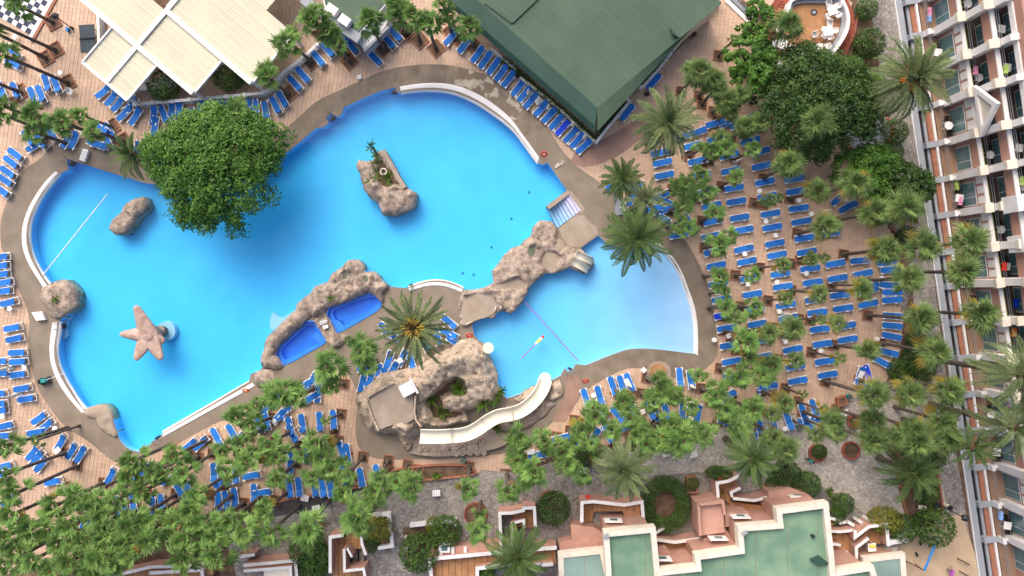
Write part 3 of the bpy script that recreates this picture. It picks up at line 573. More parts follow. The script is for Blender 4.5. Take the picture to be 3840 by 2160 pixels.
# cream roofed pavilion: strips of roofing sheet between white beams
ZP=3.4
pav=thing('pavilion','open pavilion under a stepped cream sheet roof with white beams','pavilion',(0,0,0))
d1=(.762,.648); d2=(-.648,.762)
def PT(a,bq,z=ZP): return W(F(0,0,1380+a*d1[0]+bq*d2[0],465+a*d1[1]+bq*d2[1]),z)
def panels(a0,a1,b0,b1,n,z,dz=0):
    for i in range(n):
        lo=b0+(b1-b0)*i/n; hi=b0+(b1-b0)*(i+1)/n; g_=3.0
        q=[PT(a0,lo+g_),PT(a1,lo+g_),PT(a1,hi-g_),PT(a0,hi-g_)]
        b=MB(); b.prism(q,z-.06,z+rnd.uniform(-.006,.006)); obj('roof_panel',b,M['creamroof'],pav)
        s=MB(); s.strip([PT(a0,hi-g_),PT(a1,hi-g_)],.07,z-.04,z+.02); obj('seam',s,M['cream'],pav)
def beam(a0,b0,a1,b1,w,z0,z1): b=MB(); b.strip([PT(a0,b0),PT(a1,b1)],w,z0,z1); obj('beam',b,M['white'],pav)
panels(-760,-25,-460,-15,7,ZP+.05); panels(-310,265,20,265,4,ZP-.05); panels(-310,265,265,470,3,ZP-.05)
panels(30,740,-450,-10,6,ZP); panels(30,1120,-1120,-480,9,ZP+.08); panels(30,760,-1800,-1120,10,ZP+.08)
beam(-760,-5,740,-5,.5,ZP-.25,ZP+.22); beam(0,-500,0,0,.42,ZP-.2,ZP+.2); beam(0,0,0,470,.42,ZP-.2,ZP+.12); beam(30,-465,1120,-465,.5,ZP-.25,ZP+.24)
beam(-315,10,-315,480,.16,ZP-.2,ZP+.1); beam(-315,478,275,478,.3,ZP-.2,ZP+.06); beam(272,478,272,10,.2,ZP-.2,ZP+.05); beam(742,-455,742,0,.2,ZP-.2,ZP+.06); beam(1122,-470,1122,-1130,.2,ZP-.2,ZP+.1); beam(0,-500,0,-1800,.5,ZP-.2,ZP+.25)
for a,bq in((-300,460),(260,460),(0,470),(730,-20),(730,-430),(1110,-480),(1110,-1100),(-300,30),(0,-480)):
    x,y=PT(a,bq); b=MB(); b.box(x,y,ZP/2-.15,.25,.25,ZP-.3); obj('post',b,M['white'],pav)
b=MB(); b.fill([PT(-305,460,0),PT(-305,20,0),PT(-700,20,0),PT(-700,-440,0),PT(720,-1700,0),PT(720,0,0),PT(260,0,0),PT(260,460,0)],.012); obj('floor',b,M['soil'],pav)
b=MB(); b.strip([PT(200,380,0),PT(700,-140,0)],1.0,.0,.5); obj('wall',b,M['white'],pav)
# balustrade round the pavilion garden
bal=thing('balustrade','white balustrade with turned balusters along the pavilion garden','balustrade')
BP=[W(p,.8) for p in [(508,392),(600,384),(700,376),(800,367),(900,358),(985,350),(1012,335),(1060,275),(1110,238),(1150,205),(1190,168)]]
BPs=alongN(BP,60)
b=MB(); b.strip(BPs,.28,.82,.95); obj('rail',b,M['white'],bal)
b=MB(); b.strip(BPs,.34,0,.16); obj('plinth',b,M['white'],bal)
bb=MB(); bb.tube([(0,0,.16),(0,0,.3),(0,0,.5),(0,0,.82)],[.06,.09,.05,.07],6); bm_=mesh('baluster',bb,M['white'])
for p in alongN(BP,110): link('baluster',bm_,bal,(*p,0))
for p in alongN(BP,11): b=MB(); b.box(*p,.52,.36,.36,1.04); obj('pier',b,M['white'],bal)
bal2=copy_tree(bal); 
for ch in list(bal2.children): bpy.data.objects.remove(ch)
bal2.name='balustrade'; bal2['label']='short white balustrade on the west side of the pavilion by the table tennis table'
B2=[W(p,.8) for p in [(369,40),(372,120),(374,200)]]
b=MB(); b.strip(B2,.28,.82,.95); obj('rail',b,M['white'],bal2); b=MB(); b.strip(B2,.34,0,.16); obj('plinth',b,M['white'],bal2)
for p in alongN(B2,20): link('baluster',bm_,bal2,(*p,0))
# green roofed hall
hall=thing('hall','large hall with a green sheet roof and sloping skirts beside the pool','building')
ZR=4.4
TOP=[F(2,0,0,310),F(2,0,860,1080),F(2,0,1700,390),F(2,0,2060,60),F(2,0,2120,-300),F(1,0,1500,-1100),F(1,0,2100,-300),F(2,0,-10,220)]
Wt=lambda p,z:W(p,z)
# upper roof in strips running along the slope
a0,a1=Wt(F(2,0,-20,295),ZR),Wt(F(2,0,860,1085),ZR); c0=Wt(F(2,0,1240,-750),ZR); c1=Wt(F(2,0,2110,30),ZR)
a0=lerp(a0,a1,-.75); c0=lerp(c0,c1,-.75)
NS=24
for i in range(NS):
    t,t2=i/NS+.0003,(i+1)/NS-.0003; q=[lerp(a0,c0,t),lerp(a1,c1,t),lerp(a1,c1,t2),lerp(a0,c0,t2)]
    b=MB(); z=ZR+rnd.uniform(-.004,.004); b.prism(q,ZR-.12,z); obj('roof_panel',b,M['groof'],hall)
b=MB(); b.prism([lerp(a0,c0,-.0),lerp(a1,c1,-.0),c1,c0],0,ZR-.13); obj('wall',b,M['cream'],hall)
# skirts
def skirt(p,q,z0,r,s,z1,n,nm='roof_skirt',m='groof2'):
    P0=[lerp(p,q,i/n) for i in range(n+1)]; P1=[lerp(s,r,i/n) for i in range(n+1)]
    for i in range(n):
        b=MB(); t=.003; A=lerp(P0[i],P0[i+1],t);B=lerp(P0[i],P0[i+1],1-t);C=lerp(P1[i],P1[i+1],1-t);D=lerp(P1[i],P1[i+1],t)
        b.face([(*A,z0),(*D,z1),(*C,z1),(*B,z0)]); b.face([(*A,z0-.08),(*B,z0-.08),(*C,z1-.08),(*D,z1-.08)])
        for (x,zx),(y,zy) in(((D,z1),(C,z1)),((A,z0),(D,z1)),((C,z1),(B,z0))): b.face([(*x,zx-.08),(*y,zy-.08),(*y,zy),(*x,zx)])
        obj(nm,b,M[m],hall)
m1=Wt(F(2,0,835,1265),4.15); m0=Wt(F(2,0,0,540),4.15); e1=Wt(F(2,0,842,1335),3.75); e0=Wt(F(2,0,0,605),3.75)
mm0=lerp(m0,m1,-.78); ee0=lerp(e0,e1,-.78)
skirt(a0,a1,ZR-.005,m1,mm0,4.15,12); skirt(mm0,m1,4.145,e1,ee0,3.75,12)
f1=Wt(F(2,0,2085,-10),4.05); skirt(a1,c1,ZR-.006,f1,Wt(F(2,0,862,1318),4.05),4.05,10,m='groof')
b=MB(); x,y=Wt(F(2,0,1600,290),4.9); p0=Wt(F(2,0,1580,270),ZR); p1=Wt(F(2,0,1690,385),ZR); p2=Wt(F(2,0,1640,390),ZR); p3=Wt(F(2,0,1620,330),5.2)
b.idx([(*p0,ZR),(*p1,ZR),(*p2,ZR),(*p3,5.0)],[(0,1,3),(1,2,3),(2,0,3),(0,2,1)]); obj('dormer',b,M['groof2'],hall)
rl=MB(); rl.strip([W(F(1,0,2300,30),4.45),W(F(1,0,2576,235),4.45)],.14,4.3,4.52); obj('ridge',rl,M['groof2'],hall)
rl=MB(); rl.strip([W(F(2,0,0,220),4.6),W(F(2,0,230,0),4.6),W(F(2,0,500,-260),4.6)],.22,4.35,4.56); obj('ridge',rl,M['groof'],hall)
# planted strips and low white walls round the hall
pw=thing('planter_wall','low white planter wall along the east side of the green hall','planter')
for s in([(845,1435),(960,1290),(1110,1110),(1185,1020),(1150,990)],[(1285,865),(1310,880),(1480,690),(1600,540),(1580,510)],[(1610,520),(1790,320),(1870,230),(2085,-10)]):
    b=MB(); b.strip(WP(2,0,s,.9),.28,0,.9); obj('wall',b,M['white'],pw)
pw2=thing('planter_wall','low pale planter wall behind the loungers along the hall eave','planter')
b=MB(); b.strip([W(p,.8) for p in [(1842,180),(1905,235),(1935,262)]],.22,0,.8); obj('wall',b,M['white'],pw2)
b=MB(); b.strip([W(p,.8) for p in [(1945,285),(2030,350),(2100,410),(2230,530)]],.22,0,.8); obj('wall',b,M['cream'],pw2)
# bar building with white walls and roof boxes
bar=thing('bar_building','small white building with a green flat roof and roof boxes between the palms','building')
b=MB(); b.prism([W(F(1,0,*p),3.2) for p in [(660,-60),(1390,-60),(1180,180),(1010,370),(690,90)]],0,3.0); obj('wall',b,M['white'],bar)
b=MB(); b.prism(inset([W(F(1,0,*p),3.1) for p in [(660,-60),(1390,-60),(1180,180),(1010,370),(690,90)]],.15),3.0,3.1); obj('roof',b,M['groof'],bar)
b=MB(); b.strip([W(F(1,0,*p),3.3) for p in [(470,-20),(590,90),(780,210),(1040,390)]],.9,2.6,3.25); obj('parapet',b,M['grey'],bar)
for u,v in((758,92),(888,200)):
    x,y=W(F(1,0,u,v),3.9); b=MB(); b.box(x,y,3.5,1.1,.85,.8,R(-35)); obj('roof_box',b,M['white'],bar)
b=MB(); b.prism([W(F(1,0,*p),2.2) for p in [(1010,380),(1290,130),(1340,180),(1300,270),(1085,500)]],0,2.2); obj('counter_roof',b,M['white'],bar)
b=MB(); b.strip([W(F(1,0,*p),2.3) for p in [(1085,510),(1330,270)]],.25,1.2,2.32); obj('fascia',b,M['grey'],bar)
# ------------------------------------------------------------------ round raised terrace, top right
RT=[F(3,0,*p) for p in [(640,-40),(720,-40),(770,40),(800,120),(812,200),(800,290),(765,370),(700,470),(600,590),(480,700),(350,760),(230,740),(140,680),(80,600),(50,520),(55,430),(100,340),(140,250),(200,120),(240,-40)]]
rt=thing('raised_terrace','raised oval terrace with ochre floor and white curved parapet, top right corner','terrace')
RTw=smooth([W(p,1.7) for p in RT],2)
b=MB(); b.prism(RTw,-.02,1.0); obj('floor',b,M['ochre'],rt)
b=MB(); b.strip(RTw,.30,.0,1.75,closed=True,mt=0); obj('parapet',b,M['white'],rt)
b=MB(); b.strip(inset(RTw,.33),.3,1.0,1.25,closed=True) ; obj('bench',b,M['grey'],rt)  # grey ring paints the shade inside the parapet; there is no bench
brm=MB(); brm.box(0,0,0,.55,.19,.12); brm=mesh('brick',brm,M['brick']); 
for k,off in((0,-.45),(1,-1.0)):
    rr=resample(inset(RTw,off),.235)
    for i,p in enumerate(rr):
        q=rr[(i+1)%len(rr)]; a=math.atan2(q[1]-p[1],q[0]-p[0])
        if p[0]<W(F(3,0,0,0))[0]-2 and p[1]>W(F(3,0,0,300))[1]: continue
        o=link('brick',brm,rt,(p[0],p[1],.62-.4*k+rnd.uniform(-.02,.02)),a+math.pi/2); 
b=MB(); b.strip(inset(RTw,-.72),1.15,-.05,.34,closed=True); obj('base',b,M['brick'],rt)
# white steps next to the hall
stp=thing('staircase','white steps climbing between the hall and the raised terrace','stairs')
for i in range(6):
    t=i/6; a=lerp(F(2,0,2165,-10),F(2,0,2390,215),0); A=F(2,0,2165+i*62,-15-i*18); B=F(2,0,2392+i*20,217-i*18)
    A=F(2,0,2160+i*45,0-i*35); B=F(2,0,2385+i*42,215-i*36); z=.15*(i+1)
    b=MB(); b.strip([W(A,z),W(B,z)],.42,0,z,mt=0); obj('step',b,M['white' if i%2==0 else 'grey'],stp)
b=MB(); b.prism(WP(2,0,[(2380,-200),(2640,0),(2560,150),(2480,120),(2330,0),(2200,-200)],1.0),-.02,1.0); obj('landing',b,M['tile'],stp)
# ------------------------------------------------------------------ hotel on the right
hotel=thing('hotel','long pink hotel with stepped balconies and white fins on the right','building')
B0=Vector(W((3364,52),.1)); B1=Vector(W((3674,2160),.1)); hs=(B1-B0).normalized(); hn=Vector((-hs.y,hs.x)); 
if hn.x<0: hn=-hn
def HP(s,n): q=B0+hs*s+hn*n; return (q.x,q.y)
def hbox(b,s0,s1,n0,n1,z0,z1,mi=0): b.prism([HP(s0,n0),HP(s1,n0),HP(s1,n1),HP(s0,n1)],z0,z1,mi)
SB=[-5.2,-1.6]+[ (y-52)/37.5*.99*1.0 for y in (149,283,417,562,697,831,969,1099,1237,1373,1511,1650,1788,1929,2063,2200)]
SB=sorted(set(round(s,2) for s in SB if s is not None)); SB[1]=-.9 if SB[1]<0 else SB[1]
s_lo,s_hi=-6,SB[-1]+2
def hpart(name,m,*boxes):
    b=MB()
    for x in boxes: hbox(b,*x)
    return obj(name,b,M[m] if isinstance(m,str) else m,hotel)
hpart('footway','grey',(s_lo,s_hi,.03,.66,-.05,.10)); hpart('kerb','white',(s_lo,s_hi,-.06,.03,-.05,.14))
hpart('light_well','black',(s_lo,s_hi,.66,.92,-.05,.02)); hpart('well_rim','grey',(s_lo,s_hi,.92,1.18,-.05,.22))
hpart('window_ledge','terra',(s_lo,s_hi,1.18,1.62,-.05,.42)); hpart('ledge_trim','white',(s_lo,s_hi,1.62,1.84,-.05,.62))
hpart('flower_trough','soil',(s_lo,s_hi,1.84,2.02,-.05,.5)); hpart('ground_floor','floorb',(s_lo,s_hi,2.02,3.42,-.05,.55))
hpart('facade_wall','pinkh',(s_lo,s_hi,3.42,9,0,3.0))
LV=[(3.0,3.40,'pinkh'),(5.85,4.30,'pinkh'),(8.6,5.3,'pinkh')]
hpart('balcony_parapet','pinkh',(s_lo,s_hi,3.36,3.62,2.98,4.05)); hpart('balcony_parapet','pinkh',(s_lo,s_hi,4.28,4.58,5.7,6.85)); hpart('roof_parapet','pinkh',(s_lo,s_hi,5.2,12,8.35,9.7))
hpart('parapet_coping','white',(s_lo,s_hi,3.34,3.70,4.05,4.2)); hpart('parapet_coping','white',(s_lo,s_hi,4.26,4.66,6.85,7.0)); hpart('roof_trim','white',(s_lo,s_hi,5.05,5.2,8.2,8.75))
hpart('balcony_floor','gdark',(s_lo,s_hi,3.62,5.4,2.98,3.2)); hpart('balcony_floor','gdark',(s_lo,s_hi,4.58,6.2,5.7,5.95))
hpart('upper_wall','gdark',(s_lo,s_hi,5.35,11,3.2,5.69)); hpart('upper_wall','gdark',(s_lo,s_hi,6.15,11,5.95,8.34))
hpart('planter_hedge','leafy',(s_lo,s_hi,3.70,3.86,3.3,4.1)); 
for n_,z in((3.98,4.25),(4.12,4.35),(4.8,7.05),(4.92,7.15),(2.1,1.25),(2.2,1.4)):
    b=MB(); b.tube([(*HP(s_lo,n_),z),(*HP(s_hi,n_),z)],.035,6); obj('railing',b,M['steel'],hotel)
for i,(a,c) in enumerate(zip(SB,SB[1:])):
    w=c-a; d0,d1_=a+.75,a+min(w-.5,3.2)
    for n_,z0,z1,k in((3.40,.62,2.85,0),(5.33,3.25,5.3,1),(6.13,6.0,8.0,2)):
        b=MB(); hbox(b,d0,d1_,n_-.03,n_+.01,z0,z1); fr=obj('balcony_door',b,M['plastic'],hotel)
        mid_=(d0*.35+d1_*.65)
        b=MB(); hbox(b,d0+.07,mid_-.03,n_-.045,n_-.03,z0+.07,z1-.07); obj('pane',b,M['glass'],fr)
        b=MB(); hbox(b,mid_+.03,d1_-.07,n_-.045,n_-.03,z0+.07,z1-.07); obj('pane',b,M['glass'],fr)
    if i not in(0,1,5,9,13):
        for k in range(3):
            s0=a+.35+k*(w-.7)/3; b=MB(); hbox(b,s0+.05,s0+(w-.7)/3-.2,3.325,3.36,3.15,4.02); obj('white_panel',b,M['white'],hotel)
    # fins
    big=i in(2,3,4,5,6,8,9,12,14,15,16)
    b=MB(); hbox(b,a-.36,a+.36,2.75,3.5,.5,4.6); fin=obj('fin',b,M['white'],hotel); b=MB(); hbox(b,a-.33,a+.33,3.5,4.4,3.0,7.2 if big else 5.7); obj('shaft',b,M['white'],fin)
    b=MB(); hbox(b,a-.45,a+.45,2.66,3.45,4.6,5.0); obj('capital',b,M['creamwall'],fin); b=MB(); hbox(b,a-.42,a+.42,3.4,4.35,7.2 if big else 5.7,7.6 if big else 6.0); obj('capital',b,M['creamwall'],fin)
    b=MB(); hbox(b,a-.3,a+.3,4.4,5.6,5.7,8.9); obj('upper_fin',b,M['white'],hotel)
    b=MB(); hbox(b,a-.28,a+.28,1.95,2.3,.5,1.5); pst=obj('post',b,M['white'],hotel); b=MB(); hbox(b,a-.15,a+.15,2.3,2.75,.5,1.1); obj('low_wall',b,M['white'],pst)
    b=MB(); hbox(b,a-.3,a+.3,.66,1.95,.0,.66); obj('buttress',b,M['grey'],hotel)
# pediment over two bays
for a,c in((SB[4],SB[5]),):
    b=MB(); t0=.5
    tri=[(a-.5,5.2),(c+.5,5.2),((a+c)/2,8.0)]; tin=[(a+.35,5.55),(c-.35,5.55),((a+c)/2,7.3)]
    fr=MB()
    for i in range(3):
        j=(i+1)%3
        for n0,n1 in((3.0,3.35),):
            A,B_,C,D=tri[i],tri[j],tin[j],tin[i]
            f=[(*HP(p[0],n0),p[1]) for p in(A,B_,C,D)]; k=[(*HP(p[0],n1),p[1]) for p in(A,B_,C,D)]
            fr.idx(f+k,[(0,1,2,3),(7,6,5,4),(0,4,5,1),(2,6,7,3),(1,5,6,2),(3,7,4,0)])
    obj('pediment',fr,M['white'],hotel)
    b=MB(); f=[(*HP(p[0],3.22),p[1]) for p in tin]; k=[(*HP(p[0],3.3),p[1]) for p in tin]; b.idx(f+k,[(0,1,2),(5,4,3),(0,3,4,1),(1,4,5,2),(2,5,3,0)]); obj('pediment_infill',b,M['creamwall'],hotel)
# big round-ended beams across the balconies
for i in(7,8):
    b=MB(); s=SB[i]; hbox(b,s-.75,s+.75,3.6,9,5.9,7.9); obj('cross_beam',b,M['white'],hotel)
# ------------------------------------------------------------------ pink apartments at the bottom
def A23(u,v): return F(2,3,u,v)
def poly23(pts,z): return [W(A23(*p),z) for p in pts]
def tile23(pts,z): return poly23(pts,z)
def building(name,label,outline,z,cor,roofm,zb=0,roof_drop=.55,pw_=.5):
    t=thing(name,label,'building')
    P_=[W(A23(*p),z) for p in outline]
    b=MB(); b.prism(inset(P_,.12),zb,z-roof_drop-.05); obj('wall',b,M['pink'],t)
    b=MB(); b.strip(P_,.5,z-roof_drop-.5,z,closed=True); obj('parapet',b,M['creamwall'],t)
    b=MB(); b.strip(inset(P_,-.02),.34,cor-.12,cor,closed=True); obj('cornice',b,M['white'],t)
    q=inset(P_,.26); xs=[a[0] for a in q]; ys=[a[1] for a in q]; z1=z-roof_drop
    # membrane laid in strips
    x=min(xs); 
    while x<max(xs):
        w=rnd.uniform(2.0,3.4); st=clip_strip(q,x,min(x+w,max(xs)))
        for s in st:
            b=MB(); b.prism(s,z1-.05,z1+rnd.uniform(-.006,.006)); obj('roof_sheet',b,roofm,t)
        x+=w+.02
    return t
def clip_strip(poly,x0,x1):
    def half(p,xc,keep):
        out=[]
        for i in range(len(p)):
            a=p[i-1]; c=p[i]; ia=(a[0]>=xc)==keep or a[0]==xc; ic=(c[0]>=xc)==keep or c[0]==xc
            if ia!=ic: t=(xc-a[0])/(c[0]-a[0]); out.append((xc,a[1]+(c[1]-a[1])*t))
            if ic: out.append(c)
        return out
    p=half(poly,x0+.01,True)
    if len(p)>2: p=half(p,x1-.01,False)
    return [p] if len(p)>2 and abs(area(p))>.1 else []
bA=building('apartment_block','pink apartment block with a small square green roof framed by a cream parapet',[(950,1030),(1420,985),(1462,1420),(1500,2000),(1010,2000)],6.4,5.5,M['gflat'])
bB=building('apartment_block','largest pink apartment block with a stepped cream parapet and broad green roof',[(1480,1420),(1880,1378),(1868,1262),(2315,1200),(2300,975),(2706,945),(2690,800),(3160,738),(3220,1310),(3250,2000),(1500,2000)],6.6,5.7,M['gflat2' if False else 'gflat'])
for w_ in bB.children:
    if w_.name.startswith('wall'): pass
bC=building('apartment_block','low pink block with a grey-green flat roof left of the square roof',[(490,1245),(905,1200),(960,1440),(960,2000),(520,2000)],4.2,3.4,M['gflat2'],roof_drop=.12)
bD=building('apartment_block','pink block at the lower right edge with a thick cream parapet',[(3240,1430),(3620,1370),(3660,1500),(3680,2000),(3220,2000)],6.4,5.6,M['gflat'])
bE=building('apartment_block','low block with a grey-green flat roof beside the sand playground',[(3560,1290),(3930,1245),(3950,1500),(3940,2000),(3600,2000)],3.0,2.6,M['gflat2'],roof_drop=.1)
def window_on(par,u,v,wy_pt,wz,width=1.7,hgt=1.15,ang=0):
    """white framed window on a wall that faces the pool"""
    x,y=W(A23(*wy_pt),wz); 
    zc=HC*(1-(abs(y)*PX)/((1620+v*.37267)-1080)); x=W(A23(u,v),zc)[0]
    b=MB(); b.box(x,y+.02,zc,width,.10,hgt,ang); fr=obj('window',b,M['plastic'],par)
    b=MB(); b.box(x+.05,y+.08,zc-.05,width*.42,.04,hgt*.5,ang); obj('pane',b,M['glass'],fr); return fr
window_on(bA,1018,890,(1180,960),5.5); window_on(bC,740,1015,(700,1100),2.0); window_on(bC,835,1142,(700,1225),3.6,.8,.7)
window_on(bB,2295,850,(2700,905),5.7); window_on(bB,2072,1070,(2200,1140),5.7); window_on(bB,1510,1275,(1700,1320),5.7); window_on(bB,2866,640,(2950,740),5.7)
# projecting pink volumes
def volume(par,name,pts,z0,z1,m='pink',cap=None):
    P_=poly23(pts,z1); b=MB(); b.prism(P_,z0,z1); o=obj(name,b,M[m],par)
    if cap: c=MB(); c.strip(P_,.22,z1-.1,z1+.12,closed=True); obj('coping',c,M[cap],o)
    return o
volume(bA,'bay',[(830,800),(1090,812),(1175,920),(900,955)],0,3.0) if False else None
volume(bC,'bay',[(590,930),(820,960),(905,1010),(930,1200),(490,1250),(470,1120),(600,1080)],0,1.6)
tw=volume(bB,'tower',[(1865,725),(2120,695),(2140,1010),(1885,1045)],0,3.2); 
P_=poly23([(1875,730),(2118,700),(2135,830)],3.6); b=MB(); b.strip([P_[0],P_[1],P_[2]],.25,3.2,3.75); b.strip([P_[0],poly23([(1892,1040)],3.6)[0]],.25,3.2,3.75); obj('parapet',b,M['pink'],tw)
volume(bB,'bay',[(2140,820),(2360,790),(2460,880),(2250,935),(2140,960)],0,2.6); volume(bB,'bay',[(1920,1080),(2140,960),(2240,1110),(1970,1140)],0,2.6)
volume(bB,'bay',[(1470,1190),(1560,1170),(1640,1300),(1480,1330)],0,2.4); volume(bB,'bay',[(2576,600),(2800,560),(3000,640),(3080,740),(2700,790),(2600,740)],0,2.4)
volume(bB,'roof_hatch',[(3005,1290),(3100,1250),(3200,1330),(3080,1350)],5.5,6.4,'groof2')
# stair terraces: ochre floors, steps and white-capped walls
def terrace_yard(label,floors,steps,walls,z=1.0,extra=()):
    t=thing('stair_terrace',label,'terrace')
    for pts,zf in floors:
        P_=poly23(pts,zf); q=P_; xs=[a[0] for a in q]; x=min(xs)
        while x<max(xs):
            for s in clip_strip(ccw(q),x,min(x+.62,max(xs))):
                b=MB(); b.prism(s,-.02 if zf<1 else zf-.3,zf+rnd.uniform(-.005,.005)); obj('tile',b,M['ochre'],t)
            x+=.635
    for A,B_,C,D,n,z0,z1 in steps:      # flight from edge AB to edge DC
        for i in range(n):
            t0,t1=i/n,(i+.94)/n; zz=z0+(z1-z0)*(i+1)/n
            q=[lerp(A,D,t0),lerp(B_,C,t0),lerp(B_,C,t1),lerp(A,D,t1)]
            b=MB(); b.prism(poly23(q,zz),-.02,zz); obj('step',b,M['ochre'],t)
    for pts,z1,w in walls: wallpiece(poly23(pts,z1),w,0,z1,(M['pink'],M['white']),'wall',t)
    return t
terrace_yard('ochre stair yard with white-capped walls in front of the square-roofed block',[([(715,740),(820,725),(820,830),(800,910),(710,905)],.4),([(1110,745),(1310,715),(1325,890),(1180,900),(1100,790)],1.6)],
   [((820,725),(820,800),(1100,795),(1105,745),7,.5,1.6)],[([(702,910),(704,712),(820,700),(1130,735),(1308,705),(1325,900)],2.2,.26)])
terrace_yard('long ochre tiled terrace with a white-capped wall at the bottom',[([(-830,1300),(-90,1235),(0,1250),(60,1200),(300,1190),(440,1170),(440,1330),(300,1340),(-340,1360),(-340,1449),(-500,1600),(-800,1600)],1.2)],[],
   [([(-800,1600),(-830,1280),(-90,1210),(20,1200),(450,1165)],2.0,.3),([(-350,1600),(-350,1375),(-100,1345),(120,1350),(415,1330)],2.2,.28)])
terrace_yard('small ochre stair yard with white-capped walls beside a bushy palm',[([(10,830),(120,810),(215,780),(225,960),(120,970),(20,900)],.6)],[((0,890),(10,960),(110,950),(110,890),4,.6,1.0)],
   [([(-105,1210),(-125,820),(0,815),(115,790),(115,765),(225,765),(235,955)],2.0,.24),([(5,1210),(0,920),(120,890),(122,965)],1.8,.2)])
terrace_yard('ochre stair terrace with angled white-capped walls at the upper right of the big block',[([(2085,525),(2250,480),(2270,560),(2200,600),(2190,720),(2090,660)],.5),([(2500,760),(2700,740),(2720,800),(2560,830)],1.4)],[((2190,700),(2195,790),(2560,840),(2560,750),9,.5,1.5)],
   [([(2075,660),(2065,515),(2180,495),(2290,440)],2.0,.24),([(2300,565),(2205,610),(2215,655)],1.6,.2),([(2225,670),(2440,690),(2620,645),(2700,640)],1.9,.22)])
terrace_yard('ochre stair yard under the cream parapet between the two green roofs',[([(1600,1110),(1900,1090),(1800,1180),(1790,1290),(1640,1300),(1590,1180)],.8)],[((1470,1110),(1470,1190),(1600,1190),(1600,1110),5,.4,.9)],
   [([(1450,1085),(1640,1110),(1915,1072)],1.8,.24),([(1440,1020),(1540,965)],1.4,.2)])
terrace_yard('maze of small ochre yards and white-capped walls right of the big block',[([(3200,1030),(3440,1030),(3460,1060),(3430,1250),(3210,1300)],.8),([(3570,980),(3720,960),(3760,1130),(3560,1110),(3460,1230)],.6),([(3190,870),(3270,880),(3270,930),(3190,950)],1.0)],[((3200,1030),(3200,1060),(3280,1090),(3290,1030),3,.8,1.1)],
   [([(3190,1000),(3310,1005),(3435,990)],1.9,.2),([(3455,990),(3455,1060),(3590,955),(3770,930),(3790,1150)],2.2,.24),([(3470,1280),(3465,1165),(3590,1070)],2.0,.22),([(3200,1285),(3310,1265),(3385,1205)],1.9,.22),([(3200,1125),(3310,1140)],1.7,.2),([(3195,870),(3255,880)],1.5,.2)])
for k,(u,v,u2,v2) in enumerate(((3380,905,3445,945),(3485,890,3550,930),(3585,880,3660,920),(3290,920,3360,905))):
    t=tag(obj('garden_wall',(lambda b:(b.strip(poly23([(u,v),(u2,v2)],1.2),.3,0,1.2),b)[1])(MB()),M['white']),'short white-topped wall stub, %s of four by the maze of yards'%od(k),'wall','wall stubs by the yards')
terrace_yard('pair of low pink yards with white-capped walls at the bottom left',[([(-2576+1120,1449),(-2576+1540,1330),(-2576+2040,1390),(-2576+2040,1500),(-2576+1120,1500)],.5)],[],[]) if False else None
ty=terrace_yard('pink walled yards with ochre floors at the bottom edge left of the narrow alley',[([(-4000,1440),(-3600,1340),(-3200,1340),(-3120,1400),(-3110,1600),(-4000,1600)],.6),([(-1810,1070),(-1530,1040),(-1470,1170),(-1660,1180),(-1660,1400),(-1480,1400),(-1480,1600),(-1800,1600)],.5)],[((-3620,1345),(-3640,1449),(-3000,1440),(-3010,1340),8,.5,1.2)],
   [([(-4020,1449),(-3640,1360),(-3100,1345)],1.7,.24),([(-3650,1420),(-3120,1390),(-3110,1600)],2.0,.24),([(-2770,1260),(-2590,1235)],1.8,.24),([(-2700,1345),(-2180,1295),(-2160,1600)],2.1,.26),([(-2700,1400),(-2230,1365),(-2220,1600)],2.6,.2),
    ([(-1830,1420),(-1830,1060),(-1700,1040)],2.1,.24),([(-1515,1050),(-1510,1130),(-1470,1240)],1.8,.2),([(-1690,1180),(-1685,1400),(-1495,1380),(-1470,1500)],2.2,.2),([(-1660,1170),(-1610,1260)],2.0,.16)])
b=MB(); b.prism(poly23([(-2500,1400),(-2240,1370),(-2225,1600),(-2500,1600)],2.5),0,2.4); obj('flat_roof',b,M['cream'],ty)
def wallthing(label,path,z,w=.26,m=('white','white')):
    t=thing('garden_wall',label,'wall'); wallpiece(poly23(path,z),w,0,z,(M[m[0]],M[m[1]]),'wall',t); return t
wallthing('white garden wall enclosing a planted square with a clipped bush',[(-1410,850),(-1240,833),(-1205,1150),(-1350,1170)],.9)
wallthing('low white garden wall in front of two round bushes',[(-1030,945),(-570,895),(-565,950)],.8); wallthing('pale wall stub beside the big round bush',[(-1072,1060),(-1060,1200)],.7,.2)
b=MB(); b.prism(poly23([(-1400,860),(-1250,845),(-1215,1150),(-1380,1160)],.3),-.06,.22); struct(obj('garden_bed_soil',b,M['soil']))
b=MB(); b.prism(poly23([(-1100,960),(-560,900),(-540,1180),(-1060,1380)],.1),-.06,.05); struct(obj('garden_bed_soil',b,M['soil']))
bb=thing('low_block','pink low wall block with small white windows by the round bushes','building'); b=MB(); b.prism(poly23([(-820,1180),(-540,1150),(-95,1110),(-90,1210),(-825,1275)],1.4),0,1.4); obj('wall',b,M['pink'],bb)
x,y=W(A23(-680,1165),1.6); b=MB(); b.box(x,y,1.55,1.1,.9,.3); wf=obj('window',b,M['plastic'],bb); b=MB(); b.box(x,y,1.71,.6,.5,.03); obj('pane',b,M['glass'],wf)
for u in(-715,-595,-470): x,y=W(A23(u,1205),1.6); b=MB(); b.box(x,y,1.5,.3,.9,.25); obj('stub',b,M['white'],bb)
